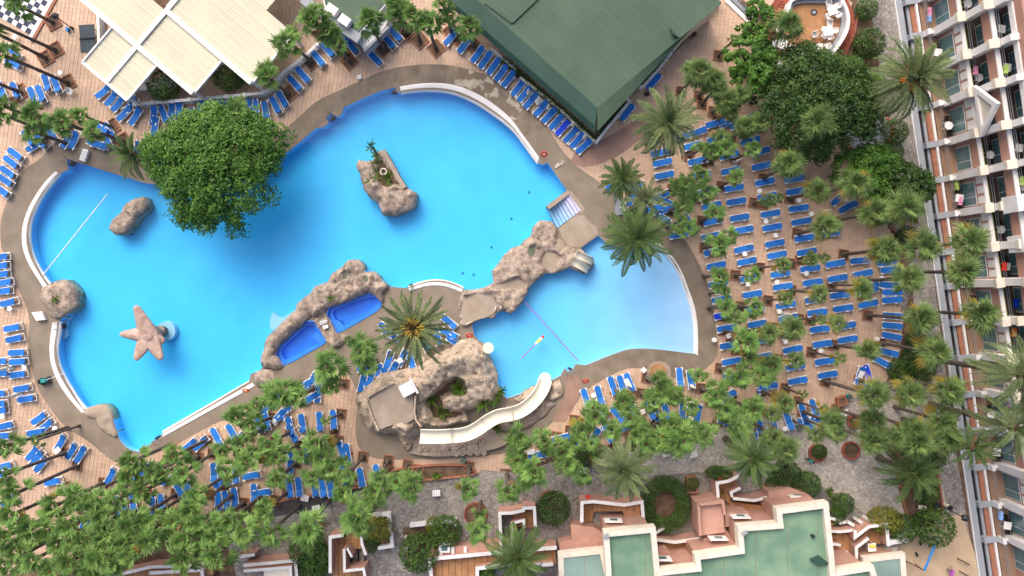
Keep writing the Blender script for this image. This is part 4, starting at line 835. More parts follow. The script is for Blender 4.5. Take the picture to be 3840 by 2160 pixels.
# ------------------------------------------------------------------ palms
def fan_mesh(seed,m,droop=.25,nseg=13,p0=.40,L0=.66,sp=78,w0=.043):
    r=random.Random(seed); b=MB()
    b.idx([(0,-.016,0),(0,.016,0),(p0+.02,.008,.02),(p0+.02,-.008,.02)],[(0,3,2,1)])
    for i in range(nseg):
        a=R(-sp+2*sp*i/(nseg-1))+r.uniform(-.05,.05); L=L0*(1-.42*abs(i/(nseg-1)-.5)*2)*r.uniform(.82,1.1); w=w0*r.uniform(.8,1.15)
        ca,sa=math.cos(a),math.sin(a)
        def P(d,o,z): return (p0+ca*d-sa*o,sa*d+ca*o,z)
        z1=.03+r.uniform(-.02,.02); dz=-droop*r.uniform(.5,1.3)*L
        b.idx([P(0,0,.02),P(L*.5,w,z1-.022),P(L*.5,0,z1+.025),P(L*.5,-w,z1-.022),P(L*.82,w*.5,z1+dz*.4),P(L*.82,-w*.5,z1+dz*.4),P(L,r.uniform(-.03,.03),z1+dz)],[(0,2,1),(0,3,2),(1,2,4),(2,3,5),(2,5,4),(4,5,6)])
    return mesh('fan_frond',b,m)
FANS=[fan_mesh(i,M['fan'],.16+.1*i) for i in range(4)]; FANE=[fan_mesh(30+i,M['fane'],.16+.12*i,14,.28,.72,62,.026) for i in range(4)]; FANC=[fan_mesh(60+i,M['fan'],.10+.1*i,13,.07,.86,60,.040) for i in range(2)]; FANCE=[fan_mesh(64+i,M['fane'],.10+.1*i,13,.07,.88,60,.034) for i in range(2)]; FANYE=[fan_mesh(39,M['fany'],.45,14,.30,.66,62,.026)]; FANY=[fan_mesh(9,M['fany'],.45)]; FAND=[fan_mesh(12,M['fandry'],.8,11)]
def date_mesh(seed,m,n=34,arch=.30,wid=.135,lw=.017):
    r=random.Random(seed); b=MB(); pts=[]
    for i in range(9):
        t=i/8; pts.append((t*(1-.10*t),r.uniform(-.01,.01)*t,.24*math.sin(t*1.9)-arch*t*t*1.25))
    b.tube(pts,[.013*(1-.85*i/8) for i in range(9)],4,cap=False)
    for i in range(n):
        t=.14+.86*i/(n-1); k=min(7,int(t*8)); s=t*8-k; p=lerp(pts[k],pts[k+1],s)
        ll=wid*(math.sin(math.pi*min(1,t*.9+.12))**.6)*r.uniform(.85,1.1); fw=.62
        for sd in(-1,1):
            tip=(p[0]+ll*fw,p[1]+sd*ll*.8,p[2]+r.uniform(-.02,.05)-ll*.25)
            md=lerp(p,tip,.45); b.face([(p[0],p[1],p[2]+.006),(md[0]+lw*.5,md[1]-sd*lw*.6,md[2]+.01),tip,(md[0]-lw*.5,md[1]+sd*lw*.6,md[2]+.01)])
    return mesh('date_frond',b,m)
DATES=[date_mesh(i,M['date'],arch=.20+.14*i) for i in range(3)]; DATEG=[date_mesh(20+i,M['dateg'],arch=.25+.14*i) for i in range(3)]
CYC=[date_mesh(40+i,M['cyc'],n=40,arch=.12+.08*i,wid=.075,lw=.018) for i in range(3)]
def trunk_mesh(seed):
    r=random.Random(seed); b=MB(); n=15; pts=[];rs=[]; ax=r.uniform(0,6.28); cv=r.uniform(0,.02)
    for i in range(n):
        t=i/(n-1); pts.append((cv*math.sin(t*math.pi)*math.cos(ax),cv*math.sin(t*math.pi)*math.sin(ax),t)); rs.append((1.25-.45*min(1,t*5) if t<.2 else .8)*(1.08 if i%2 else .94))
    base=0
    for p,rr in zip(pts,rs):
        for k in range(9):
            w=2*math.pi*k/9; b.v.append((p[0]*8+math.cos(w)*rr,p[1]*8+math.sin(w)*rr,p[2]))
    for i in range(n-1):
        for k in range(9): b.f.append((i*9+k,i*9+(k+1)%9,(i+1)*9+(k+1)%9,(i+1)*9+k)); b.m.append(0)
    b.f.append(tuple((n-1)*9+k for k in range(9))); b.m.append(0)
    return mesh('trunk',b,M['trunk'],sm=True)
TRUNKS=[trunk_mesh(i) for i in range(3)]
hb=MB(); hb.tube([(0,0,-.5),(0,0,-.25),(0,0,.1),(0,0,.3)],[.16,.24,.2,.06],8); HEART=mesh('heart',hb,M['crown'])
def frond(root,ms,L,az,el,twist,off):
    o=bpy.data.objects.new('frond',ms); COL.objects.link(o); o.parent=root
    m=Matrix.Rotation(az,4,'Z')@Matrix.Rotation(-el,4,'Y')@Matrix.Rotation(twist,4,'X'); m=Matrix.Translation((math.cos(az)*.1+off[0],math.sin(az)*.1+off[1],off[2]))@m@Matrix.Scale(L,4); o.matrix_local=m; return o
def palm_root(name,label,cat,crown_px,h,group,lean=(0,0)):
    x,y=W(crown_px,h); bx=x+lean[0]; by=y+lean[1]
    t=thing(name,label,cat,(bx,by,-.03),0,group)
    return t,(x-bx,y-by)
def put_trunk(t,off,h,r):
    o=link('trunk',rnd.choice(TRUNKS),t); v=Vector((off[0],off[1],h)); L=v.length
    o.matrix_local=v.to_track_quat('Z','Y').to_matrix().to_4x4()@Matrix.Diagonal((r,r,L,1)); return o
def fan_palm(px,h,rad,label,group,seed,yel=0):
    r=random.Random(seed); lean=(r.uniform(-.3,.3),r.uniform(-.3,.3))
    t,off=palm_root('fan_palm',label,'palm tree',px,h,group,lean); put_trunk(t,off,h,.20 if rad>1.3 else .13)
    o=link('heart',HEART,t); o.location=(off[0],off[1],h); s=min(1,rad/1.8); o.scale=(s,s,s)
    dense=group.endswith(('hotel half of the sunbed grid','playground','hall and sunbed grid')); n=(24 if rad>1.4 else 18 if rad>1 else 9) if dense else (int(12+4*min(1.3,rad/1.7)) if rad>1 else 8); L=rad*(1.0 if dense else .98); az=r.uniform(0,6.3)
    for i in range(7):
        frond(t,rnd.choice(FANCE if dense else FANC),L*r.uniform(.5,.72),az+.9*i,R(r.uniform(8,48)),r.uniform(-.4,.4),(off[0],off[1],h+.28))
    skip=r.uniform(0,6.28)
    for i in range(n):
        az+=2.399963; q=i/n
        if not dense and math.cos(az-skip)>.90: continue
        el=R(76-104*q**.95+r.uniform(-12,12)); k=r.random()
        ms=(FANE if dense else FANS)[min(3,int(q*4))]; 
        if q>.72 and k<yel: ms=(FANYE if dense else FANY)[0]
        elif q>.88 and k<.35: ms=FAND[0]
        frond(t,ms,L*r.uniform(.72,1.14)*(.56+.44*q**.5),az,el,r.uniform(-.5,.5),(off[0],off[1],h+.15-.5*q))
    return t
def date_palm(px,h,rad,label,seed,kind='date',n=34,lean=(0,0),fruit=False,top=False):
    r=random.Random(seed); t,off=palm_root('date_palm',label,'palm tree',px,h,None,lean); put_trunk(t,off,h,.30)
    az=0; MS={'date':DATES,'grey':DATEG,'cyc':CYC}[kind]
    for i in range(n):
        az+=2.399963; q=i/n; el=R((78-118*q**.9) if not top else (26-42*q))+R(r.uniform(-8,8))
        frond(t,MS[min(2,int(q*3))],rad*r.uniform(.88,1.1)*(.78+.22*q),az,el,r.uniform(-.3,.3),(off[0],off[1],h+.2-.5*q))
    o=link('heart',HEART,t); o.location=(off[0],off[1],h+.1); o.scale=(1.8,1.8,1.5)
    if fruit:
        for k in range(6):
            a=R(60*k+20); b=MB()
            for j in range(26):
                b.disc(r.gauss(0,.22),r.gauss(0,.22),r.uniform(-.5,.1),r.uniform(.1,.2),.07,5,r1=.05)
            o=obj('fruit_cluster',b,M['fruit'],t); o.location=(off[0]+.95*math.cos(a),off[1]+.95*math.sin(a),h+.75)
    return t
GRP={}
def add(g,items,c,r):
    if g in('SW','S','S2','G','N','IS'): items=[(u,v,h,rad*.9) for i,(u,v,h,rad) in enumerate(items) if not((i%4==3 and g in('S','S2') and i>5) or (g=='SW' and i%3==2 and v<900) or (g=='G' and i%5==4))]
    GRP.setdefault(g,[]).extend((F(c,r,u,v),h,rad) for u,v,h,rad in items)
# (crown u, v on its survey sheet, height, crown radius)
add('NW',[(180,50,4.9,1.6),(-215,150,10,1.9),(-188,260,9,1.9),(45,560,8.9,1.6),(-300,740,7,1.5),(20,1060,6,1.6),(340,1150,5.5,1.9),(640,1230,5.5,2.0),(350,1330,5,1.6),(830,1160,5,1.3),(950,1320,5,1.5),(20,1150,6,1.4)],0,0)
add('N',[(2380,1110,6,1.8)],0,0)
add('N',[(110,760,5.6,1.9),(340,430,6.3,2.1),(560,190,7.5,1.9),(720,330,6.3,2.0),(800,440,6,1.6),(1130,210,6.5,2.0),(1440,120,6,1.9),(1720,230,6.5,2.0),(1570,150,7,1.8),(2140,250,6,1.9),(1960,160,6,1.3),(1880,20,8,1.5),(640,120,7,1.5),(1400,40,7,1.6)],1,0)
add('NE',[(1880,720,6,2.0),(2050,890,5,1.7),(2170,1010,5,1.9),(2300,960,5,1.6),(2350,1270,5,1.6),(2100,1400,4.5,1.4),(2500,1230,5,1.6),(2210,1130,4.5,1.2),(2230,400,4,.9),(2030,800,5.5,1.6)],2,0)
add('NE',[(200,250,7,2.1),(490,1220,8,2.2)],3,0)
add('E',[(210,200,7,2.0),(500,480,6,1.7),(880,400,8,2.1),(1080,690,8,2.1),(1400,640,8,2.3),(600,830,7,1.8),(1190,1070,8,2.1),(1570,1030,9,2.2),(2050,990,10,2.3),(1960,1290,10,2.2),(1400,1350,9,2.0),(440,1160,5,1.1),(150,1220,6,1.2),(950,1420,7,1.2),(110,540,4,.7),(560,1150,5,.9),(20,560,4.5,1.1)],3,1)
add('G',[(1740,400,5.5,1.7),(1900,330,5,1.5),(1950,480,5,1.5),(1720,600,5,1.6),(1860,700,5,1.5),(2050,700,5,1.5),(1780,860,5,1.5),(2080,1010,5.5,1.8),(2200,930,5,1.2),(2260,640,4.5,1.2),(2250,340,4.5,1.3),(2150,50,5,1.5),(1900,50,5,1.2),(2080,1340,5,1.6),(2180,1290,5,1.1),(2430,1330,5,1.2),(2440,60,5,1.3),(1690,770,5,1.3),(1640,430,5,1.2),(2000,600,5,1.3),(2040,60,5,1.3)],2,1)
add('G',[(2140,40,5,1.1),(2150,210,5,1.5),(2280,290,5,1.3),(2440,190,5,1.5),(2540,260,5,1.2),(2370,560,6,1.9),(2320,470,5.5,1.2),(2390,700,5,1.2)],2,2)
add('S',[(1490,1000,5.5,2.4),(1110,1130,5.5,2.0),(1640,1090,5.5,1.5),(1420,1150,5.5,1.5),(1810,1200,6,1.3),(2050,1080,6,2.1),(2280,890,6,1.9),(2350,1080,6,2.1),(2520,870,6,1.7),(2150,1230,6,1.9),(2430,1230,6,2.0),(2200,1010,6,1.4),(830,1290,6,1.9),(1180,1310,6,1.7),(1600,1370,6,1.7),(450,1400,6,1.7),(700,1420,6,1.7),(1000,1420,6,1.6),(2280,1400,6,1.9),(2080,1400,6,1.7),(1780,1430,6,1.6),(1300,1430,6,1.6),(1880,890,5,1.2),(1030,1250,5.5,1.3)],2,2)
add('E',[(510,50,6,1.4),(960,30,8,1.4),(1540,310,9,2.2),(2140,270,10,2.4),(1020,620,7,1.5),(1680,650,9,2.2),(1050,1080,9,2.1),(1420,1060,9,2.1),(1830,1020,9,2.1),(170,1160,6,1.6),(250,410,5.5,1.7),(690,360,6,1.3),(280,740,5,1.3),(720,710,6,1.0),(350,1070,5,.7),(540,1230,6,1.0),(640,1350,7,1.9),(1060,1340,7,1.9),(1760,1340,8,2.1),(1470,1420,8,1.8),(30,780,6,1.6),(10,450,5,1.5),(40,1260,6,1.4),(180,110,5.5,1.1),(520,320,5,.9)],3,2)
add('SE',[(180,180,7,2.0),(1060,90,7,2.0),(1500,110,8,2.4),(700,20,7,1.3),(1830,60,8,2.1),(480,20,6,1.2),(1280,50,8,1.6),(60,60,6,1.5)],3,3)
add('S',[(80,60,6,1.8),(330,90,6,1.8),(500,200,6,1.9),(850,220,5,1.1),(560,330,6,1.8),(220,400,7,2.0),(120,470,6.5,1.7),(1080,60,5,1.3),(1350,120,6,2.0),(1480,110,6,1.7),(1720,90,7,2.3),(2010,150,8,2.6),(1950,40,7,1.8),(1250,30,6,1.6),(720,440,6,1.4),(380,350,6,1.6),(60,120,6,1.6),(800,110,6,1.4),(1600,60,6.5,1.8),(2200,60,7,1.6),(50,280,6,1.6),(640,110,6,1.5)],2,3)
add('S2',[(130,140,6,2.0),(210,250,6,1.8),(620,110,6,2.1),(670,250,6,1.8),(760,380,6,1.9),(1200,590,7,2.1),(1560,560,7,2.1),(2010,560,7,2.2),(1000,840,8,2.5),(520,970,8,2.6),(150,1010,8,2.2),(420,770,7,1.5),(90,800,7,1.7),(2250,830,4,1.1),(2240,1000,6,1.7),(2530,150,6,1.7),(2540,600,6,1.8),(880,600,6,1.7),(570,440,6,1.7),(340,570,6,1.5),(220,480,6,1.8),(1240,480,6.5,1.5),(930,430,6,1.6),(50,380,6,1.8),(1420,500,6.5,1.4),(460,230,6,1.4),(1060,960,8,1.6),(2500,330,6,1.4),(2130,570,7,1.6)],1,3)
add('IS',[(1050,640,5.5,2.3),(720,800,5.5,2.5),(250,1080,5.5,2.6),(400,1110,5.5,1.7),(1130,800,5,1.5),(700,1340,5,.8),(750,1010,5,1.4),(20,1180,5.5,1.4)],1,2)
add('IS',[(2400,1300,5.5,1.9),(2540,1380,5.5,1.7)],0,2)
add('SW',[(60,140,9,2.0),(380,80,6,.9),(260,340,8,1.1),(40,430,9,1.7),(150,620,9,1.9),(330,580,8,1.4),(130,830,9,2.1),(60,1050,10,2.2),(300,950,9,2.1),(560,740,8,2.1),(760,690,8,2.0),(960,550,8,1.7),(980,720,8,2.0),(1020,850,8,1.9),(700,950,9,2.1),(600,1120,9,2.0),(850,1080,9,2.1),(1060,1040,9,2.1),(1300,930,9,2.1),(1250,1110,9,2.1),(1000,1250,10,2.3),(700,1310,10,2.3),(350,1280,10,2.1),(920,1390,10,2.1),(520,1400,10,1.9),(1350,290,7,2.1),(1560,270,7,2.0),(1290,440,7,1.8),(1450,590,7,2.0),(1640,570,7,1.9),(1760,240,7,1.7),(1850,410,7,1.9),(1750,730,8,2.1),(1910,790,8,2.0),(1960,640,7,1.8),(2000,920,8,2.0),(1740,900,8,1.8),(1480,890,8,1.9),(1500,1080,9,2.2),(1850,1080,9,2.1),(1840,1280,10,2.3),(2160,1250,10,2.3),(2140,960,8,2.0),(2310,900,8,1.8),(2100,440,7,1.9),(2280,390,7,1.8),(2490,290,7,2.0),(2410,550,7,1.7),(2420,120,6,1.7),(2260,200,6,1.7),(2530,750,8,2.0),(2470,1020,9,2.1),(1170,690,8,1.8),(1240,600,8,1.7),(440,1020,9,1.8),(180,1190,10,1.9),(1130,1330,10,1.9),(1650,410,7,1.7),(1300,1240,10,1.7),(2130,1080,9,1.7),(1540,420,7,1.5),(60,1330,10,1.9)],0,3)
PH={'NW':('terrace west of the pavilion',0),'N':('terrace between pavilion and hall',0),'NE':('ground between hall and sunbed grid',0),'E':('hotel half of the sunbed grid',.75),'G':('poolside half of the sunbed grid',.15),'S':('belt below the paddling pool',.12),'SE':('pale cobbles by the playground',.2),'S2':('belt below the slide mound',.1),'IS':('strip between jacuzzis and slide mound',.1),'SW':('bottom-left grove',.12)}
PALMS=[]
sd=0
for g,items in GRP.items():
    ph,yel=PH[g]; it=sorted(items,key=lambda a:a[0][1]); nb=max(1,round(len(it)/7)); sz=math.ceil(len(it)/nb)
    for bi in range(nb):
        row=sorted(it[bi*sz:(bi+1)*sz],key=lambda a:a[0][0])
        for i,(px,h,rad) in enumerate(row):
            sd+=1; size='small ' if rad<1.25 else 'broad ' if rad>2.15 else ''
            idn='%s in the %s row of the %s'%(od(i),od(bi),ph) if nb>1 else '%s from the left on the %s'%(od(i),ph)
            t=fan_palm(px,h,rad,size+'fan palm, '+idn,'fan palms of the '+ph,sd,yel); PALMS.append((t,g,h,idn))
date_palm(F(3,0,1440,800),8.6,4.6,'big grey-green date palm with orange fruit clusters in front of the hotel',1,'grey',50,fruit=True)
date_palm(F(2,0,1560,1240),9,3.9,'large feathery date palm at the lower corner of the green hall',2,'grey',46)
date_palm(F(2,1,1110,350),6,2.7,'compact dark green date palm beside the pale footpath',3,'date',40)
date_palm(F(2,1,1250,950),8,4.0,'tall date palm leaning its fronds over the paddling pool',4,'date',44,lean=(.0,2.2))
date_palm(F(2,1,1340,560),7,2.7,'upright date palm behind the pool steps, right of the grey pump box',5,'grey',24)
date_palm(F(0,1,1330,110),5,2.9,'date palm overhanging the pool beside the white bench by the big tree',6,'date',30,lean=(-.9,.4))
big=date_palm(F(1,2,1590,400),9,4.3,'huge radial palm with a yellow and brown heart beside the slide mound',7,'cyc',38,top=True)
date_palm(F(3,2,2560,870),12,4.6,'very tall grey date palm at the right edge before the hotel',8,'grey',32)
date_palm(F(3,2,2480,1400),12,3.8,'very tall grey date palm just above the playground end of the hotel',9,'grey',30)
date_palm(F(3,3,1450,410),6,3.6,'date palm standing in the long kerbed bed by the playground',10,'date',42)
date_palm(F(3,3,2050,150),10,2.6,'small-crowned dark date palm on a thin trunk over the hotel footway',11,'date',26)
date_palm(F(2,3,1140,380),8,3.4,'date palm with yellow heart over the ochre stair yard',12,'grey',44)
date_palm(F(2,3,2420,260),8,3.2,'date palm above the angled stair terrace of the big block',13,'date',44)
date_palm(F(2,3,60,1270),8,3.7,'date palm over the long ochre terrace at the bottom edge',14,'date',42)
# yellow stalks round the heart of the huge palm
hx,hy=W(F(1,2,1590,400),9); r=random.Random(3)
b=MB()
for k in range(64):
    a=r.uniform(0,6.28); e=r.uniform(.5,1.15); d=Vector((math.cos(a)*math.sin(e),math.sin(a)*math.sin(e),math.cos(e)*.6)); L=r.uniform(1.0,1.45); b.tube([d*.45,d*L],[.05,.03],4)
o=obj('flower_stalk',b,M['ystalk'],big); o.location=(hx-big.location.x,hy-big.location.y,9.35)
b=MB()
for k in range(150):
    a=r.uniform(0,6.28); q=.66*math.sqrt(r.random()); x,y=q*math.cos(a),q*math.sin(a); b.tube([(x*.7,y*.7,0),(x*1.15,y*1.15,.45+r.uniform(0,.25))],[.05,.03],4)
o=obj('heart_fibre',b,M['crown'],big); o.location=(hx-big.location.x,hy-big.location.y,9.25); o['kind']='stuff'
# square planters at the foot of terrace palms
pm=MB(); 
for x,y,sx,sy in((.66,0,.1,1.42),(-.66,0,.1,1.42),(0,.66,1.22,.1),(0,-.66,1.22,.1)): pm.box(x,y,.05,sx,sy,.16)
PB=mesh('planter_border',pm,M['terra']); pm=MB(); pm.box(0,0,.01,1.22,1.22,.07); PS=mesh('planter_soil',pm,M['soil'])
def planter(x,y,rz,label,s=1.0):
    t=thing('tree_planter',label,'planter',(x,y,0),rz,'square planters at the palm feet'); t.scale=(s,s,1)
    for q,(dx,dy,sx,sy) in enumerate(((.66,0,.1,1.42),(-.66,0,.1,1.42),(0,.66,1.22,.1),(0,-.66,1.22,.1))): link('border',PBm[q],t)
    link('soil',PS,t)
PBm=[]
for x,y,sx,sy in((.66,0,.1,1.42),(-.66,0,.1,1.42),(0,.66,1.22,.1),(0,-.66,1.22,.1)):
    pm=MB(); pm.box(x,y,.05,sx,sy,.16); PBm.append(mesh('border',pm,M['terra']))
deckp=smooth(DECK,1)
for t,g,h,idn in PALMS:
    x,y=t.location.x,t.location.y
    if pip([(x,y)],TERR)[0] and not pip([(x,y)],deckp)[0] and not pip([(x,y)],GREEN)[0]:
        planter(x,y,R(45-4) if g=='N' else R(30) if g=='NW' else R(-7),'planter under palm '+idn,1.0 if g in('N','NW') else .72)
# ------------------------------------------------------------------ broadleaf trees, bushes
def leaves(b,c,rad,n,size,r,flat=1.0,shell=.55,up=.3):
    for _ in range(n):
        while True:
            d=Vector((r.gauss(0,1),r.gauss(0,1),r.gauss(0,1)))
            if d.length>.1: break
        d.normalize(); q=rad*(shell+(1-shell)*r.random()); p=Vector(c)+Vector((d.x*q,d.y*q,d.z*q*flat))
        a=r.uniform(0,6.28); nrm=(d*.8+Vector((r.uniform(-1,1),r.uniform(-1,1),r.uniform(-.2,1)))*.75+Vector((0,0,up))).normalized()
        u=nrm.orthogonal().normalized(); u=(Matrix.Rotation(a,3,nrm)@u); w=nrm.cross(u); s=size*r.uniform(.7,1.3)
        t=p+u*s; e=p-u*s; m1=p+w*s*.42+nrm*s*.08; m2=p-w*s*.42+nrm*s*.08
        b.face([tuple(e),tuple(m2),tuple(t),tuple(m1)])
def tree(label,px,h,rx,ry,clumps,lm,seed,size=.19,npl=150,cat='tree',rot=0,name='broadleaf_tree',under=.5):
    r=random.Random(seed); x,y=W(px,h*.75); t=thing(name,label,cat,(x,y,-.03)); b=MB(); cs=[]
    for k in range(clumps):
        a=k*2.399963+r.uniform(-.25,.25); q=math.sqrt((k+.5)/clumps)*r.uniform(.93,1.05)
        wob=1+.09*math.sin(3*a+seed)+.07*math.sin(5*a+2*seed); cx=rx*q*wob*math.cos(a); cy=ry*q*wob*math.sin(a)
        c_,s_=math.cos(rot),math.sin(rot); cx,cy=cx*c_-cy*s_,cx*s_+cy*c_
        cz=h*(.50+.42*math.sqrt(max(0,1-q*q)))+r.uniform(-.5,.5); rr=r.uniform(.55,1.0)*min(rx,ry)*.26; cs.append((cx,cy,cz,rr))
        leaves(b,(cx,cy,cz),rr,npl,size,r,.8,.35)
        if r.random()<.6: leaves(b,(cx*1.05+r.uniform(-.4,.4),cy*1.05+r.uniform(-.4,.4),cz-r.uniform(.4,.9)),rr*.9,npl//3,size,r)
    o=obj('crown',b,lm,t); o['kind']='stuff'
    tb=MB(); tb.tube([(0,0,0),(.1,.05,h*.2),(.05,.1,h*.45)],[.34,.27,.22],8)
    obj('trunk',tb,M['bark'],t)
    for k in range(6):
        cx,cy,cz,_=cs[int((k+.6)*len(cs)/7)]; lb=MB(); lb.tube([(.05,.1,h*.42),(cx*.4,cy*.4,h*.55),(cx*.85,cy*.85,cz-.1)],[.16,.11,.05],6); obj('limb',lb,M['bark'],t)
    return t
tree('big bright green broadleaf tree overhanging the upper left of the main pool',F(0,1,2120,180),8.2,6.0,5.4,165,M['leaf1'],1,.17,210,rot=.4)
tree('big dark broadleaf tree between the raised terrace and the sunbed grid',F(3,0,560,1010),8.0,5.2,5.0,140,M['leaf2'],2,.165,190)
tree('narrow mid-green tree by the white steps, uppermost of three crowns',F(2,0,2490,210),5.5,1.5,2.1,28,M['leaf1'],3,.17,110)
tree('rounded mid-green tree left of the raised oval terrace',F(2,0,2420,560),6,2.4,2.2,45,M['leaf1'],4,.17,110)
tree('mid-green tree at the dark path below the raised oval terrace',F(2,0,2480,790),6,2.1,1.9,36,M['leaf1'],5,.17,110)
tree('bright round tree beside the pale round plinth near the hotel',F(3,1,1060,280),5.5,3.0,2.8,60,M['leaf1'],6,.17,110)
tree('dark round tree touching the hotel footway',F(3,1,1390,440),5.5,2.8,2.6,55,M['leaf2'],7,.17,110)
def bush_mesh(seed,lm,n=1300,size=.075): 
    b=MB(); r=random.Random(seed); leaves(b,(0,0,0),1.0,n,size,r,1.0,.86,.1); leaves(b,(0,0,0),.85,n//5,size*1.6,r,1.0,.9,0); return mesh('foliage',b,lm)
BM={'leaf3':[bush_mesh(i,M['leaf3']) for i in range(2)],'leaf2':[bush_mesh(5,M['leaf2'])],'leafy':[bush_mesh(7,M['leafy'])],'leaf1':[bush_mesh(8,M['leaf1'],900,.10)]}
def bush(px,rad,label,lm='leaf3',h=None,sx=1,sy=1,rz=0,cat='bush',zc=.75):
    z=rad*zc; x,y=W(px,z); t=thing('round_bush',label,cat,(x,y,-.03)); o=link('foliage',rnd.choice(BM[lm]),t); o.location=(0,0,z); o.scale=(rad*sx,rad*sy,(h or rad*.85)); o.rotation_euler=(0,0,rz); o['kind']='stuff'
    s=MB(); s.tube([(0,0,-.02),(0,0,z)],[.12,.07],6); link('stem',mesh('stem',s,M['bark']),t); return t
for px,rad,lab,lm,kw in [
 (F(0,0,1640,850),1.65,'round clipped bush in the left opening of the pavilion roof','leaf3',{}),(F(0,0,2290,740),1.75,'round clipped bush in the right opening of the pavilion roof','leaf3',{}),
 (F(3,0,1020,440),1.6,'dark round bush beside the grey path under the topmost small bush','leaf2',{}),(F(3,0,995,90),1.15,'small bush at the top of the cobbled path by the hotel','leaf3',{}),(F(3,0,880,630),.8,'little bush in the soil bed right of the raised terrace','leaf1',{}),(F(3,0,900,750),.9,'dark little bush below another in the soil bed','leaf2',{}),(F(3,0,1075,850),1.2,'green bush pressed against the dark tree beside the palm trunk','leaf1',{}),(F(3,0,1275,1330),1.35,'clipped round bush on the cobbles beside the pale plinth','leaf3',{}),
 (F(3,1,1250,85),1.15,'small clipped ball on the path below the pale plinth','leaf3',{}),(F(3,1,1400,920),1.0,'dark shrub at the point of the terrace kerb','leaf2',{}),(F(3,2,1475,700),1.25,'dark square-cut bush below the end of the edge loungers','leaf2',{'sy':1.2}),(F(3,2,1560,830),1.3,'dark bush at the hotel-side end of the soil strip','leaf2',{}),(F(3,2,1340,830),1.3,'low brown-green bush in the soil strip corner','leaf3',{}),(F(3,2,1490,520),1.0,'dark shrub under two palms along the soil strip','leaf2',{}),
 (F(3,3,1675,955),2.0,'big clipped ball tree beside the blue swing beam','leaf3',{'zc':1.0}),(F(3,3,395,530),1.4,'tall clipped bush touching the corner of the big apartment block','leaf3',{}),(F(3,3,757,725),1.15,'small clipped ball on the pale cobbles by the maze of yards','leaf3',{}),(F(3,3,525,195),.75,'small bush in the left round cobble planter','leaf3',{}),(F(3,3,190,430),1.5,'low dark shrub in the rounded bed above the big block','leaf2',{}),(F(3,3,70,540),1.0,'bright bush against the wall at the top of the big block','leaf3',{}),(F(3,3,1180,890),1.75,'yellow-green clipped bush of the pair beside the playground','leafy',{'sy':.8}),(F(3,3,1350,970),1.5,'dark green clipped bush of the pair beside the playground','leaf3',{}),(F(3,3,690,850),.95,'bush growing against the maze of yards','leaf3',{}),(F(3,3,1600,620),1.2,'bush under the date palm in the long kerbed bed','leaf3',{}),(F(3,3,1640,220),1.6,'broad shrub at the top of the long kerbed bed','leaf3',{}),
 (F(2,3,1812,515),.75,'small bush in the tall terracotta planter beside the ring hedge','leaf3',{}),(F(2,3,420,770),1.75,'dark bushy tree beside the small ochre stair yard','leaf2',{}),(F(2,3,2080,410),1.4,'grassy shrub on top of the angled stair terrace','leaf3',{'sy':.5}),(F(2,3,740,240),1.2,'dark shrub among the palms right of the last blue lounger','leaf2',{}),
 (F(1,3,1910,1000),1.65,'round bush in the planted yard, right of a smaller one','leaf3',{}),(F(1,3,1790,940),.9,'smaller yellow-green bush in the planted yard','leafy',{}),(F(1,3,1640,1215),2.0,'largest round bush beside the long ochre terrace','leaf3',{'zc':.9}),(F(1,3,1250,970),1.35,'clipped bush inside the white-walled square garden','leafy',{}),(F(1,3,520,1190),1.9,'bush between two pink yards, upper of three','leaf3',{}),(F(1,3,610,1290),1.7,'bush between two pink yards, middle of three','leaf3',{}),(F(1,3,560,1420),1.5,'bush between two pink yards, lowest of three','leaf3',{}),(F(1,3,2310,1410),1.0,'pale bush behind the long ochre terrace wall','leaf1',{}),(F(0,3,1090,1360),1.5,'dark bush left of the pink yards at the bottom edge','leaf2',{}),(F(1,3,1150,1130),.9,'brown-green bush outside the white garden wall','leaf2',{})]:
    bush(px,rad,lab,lm,**kw)
# ring shaped hedge
x,y=W(F(2,3,1540,730),.8); rh=thing('ring_hedge','ring-shaped clipped hedge with bare soil in its middle','hedge',(x,y,-.03)); b=MB(); r=random.Random(5)
for k in range(46):
    a=2*math.pi*k/46; leaves(b,(1.85*math.cos(a),2.1*math.sin(a),.8),.85,190,.085,r,1.1,.75)
o=obj('foliage',b,M['leaf3'],rh); o['kind']='stuff'; b=MB(); b.disc(0,0,0,.08,1.6,20); obj('soil',b,M['soil'],rh)
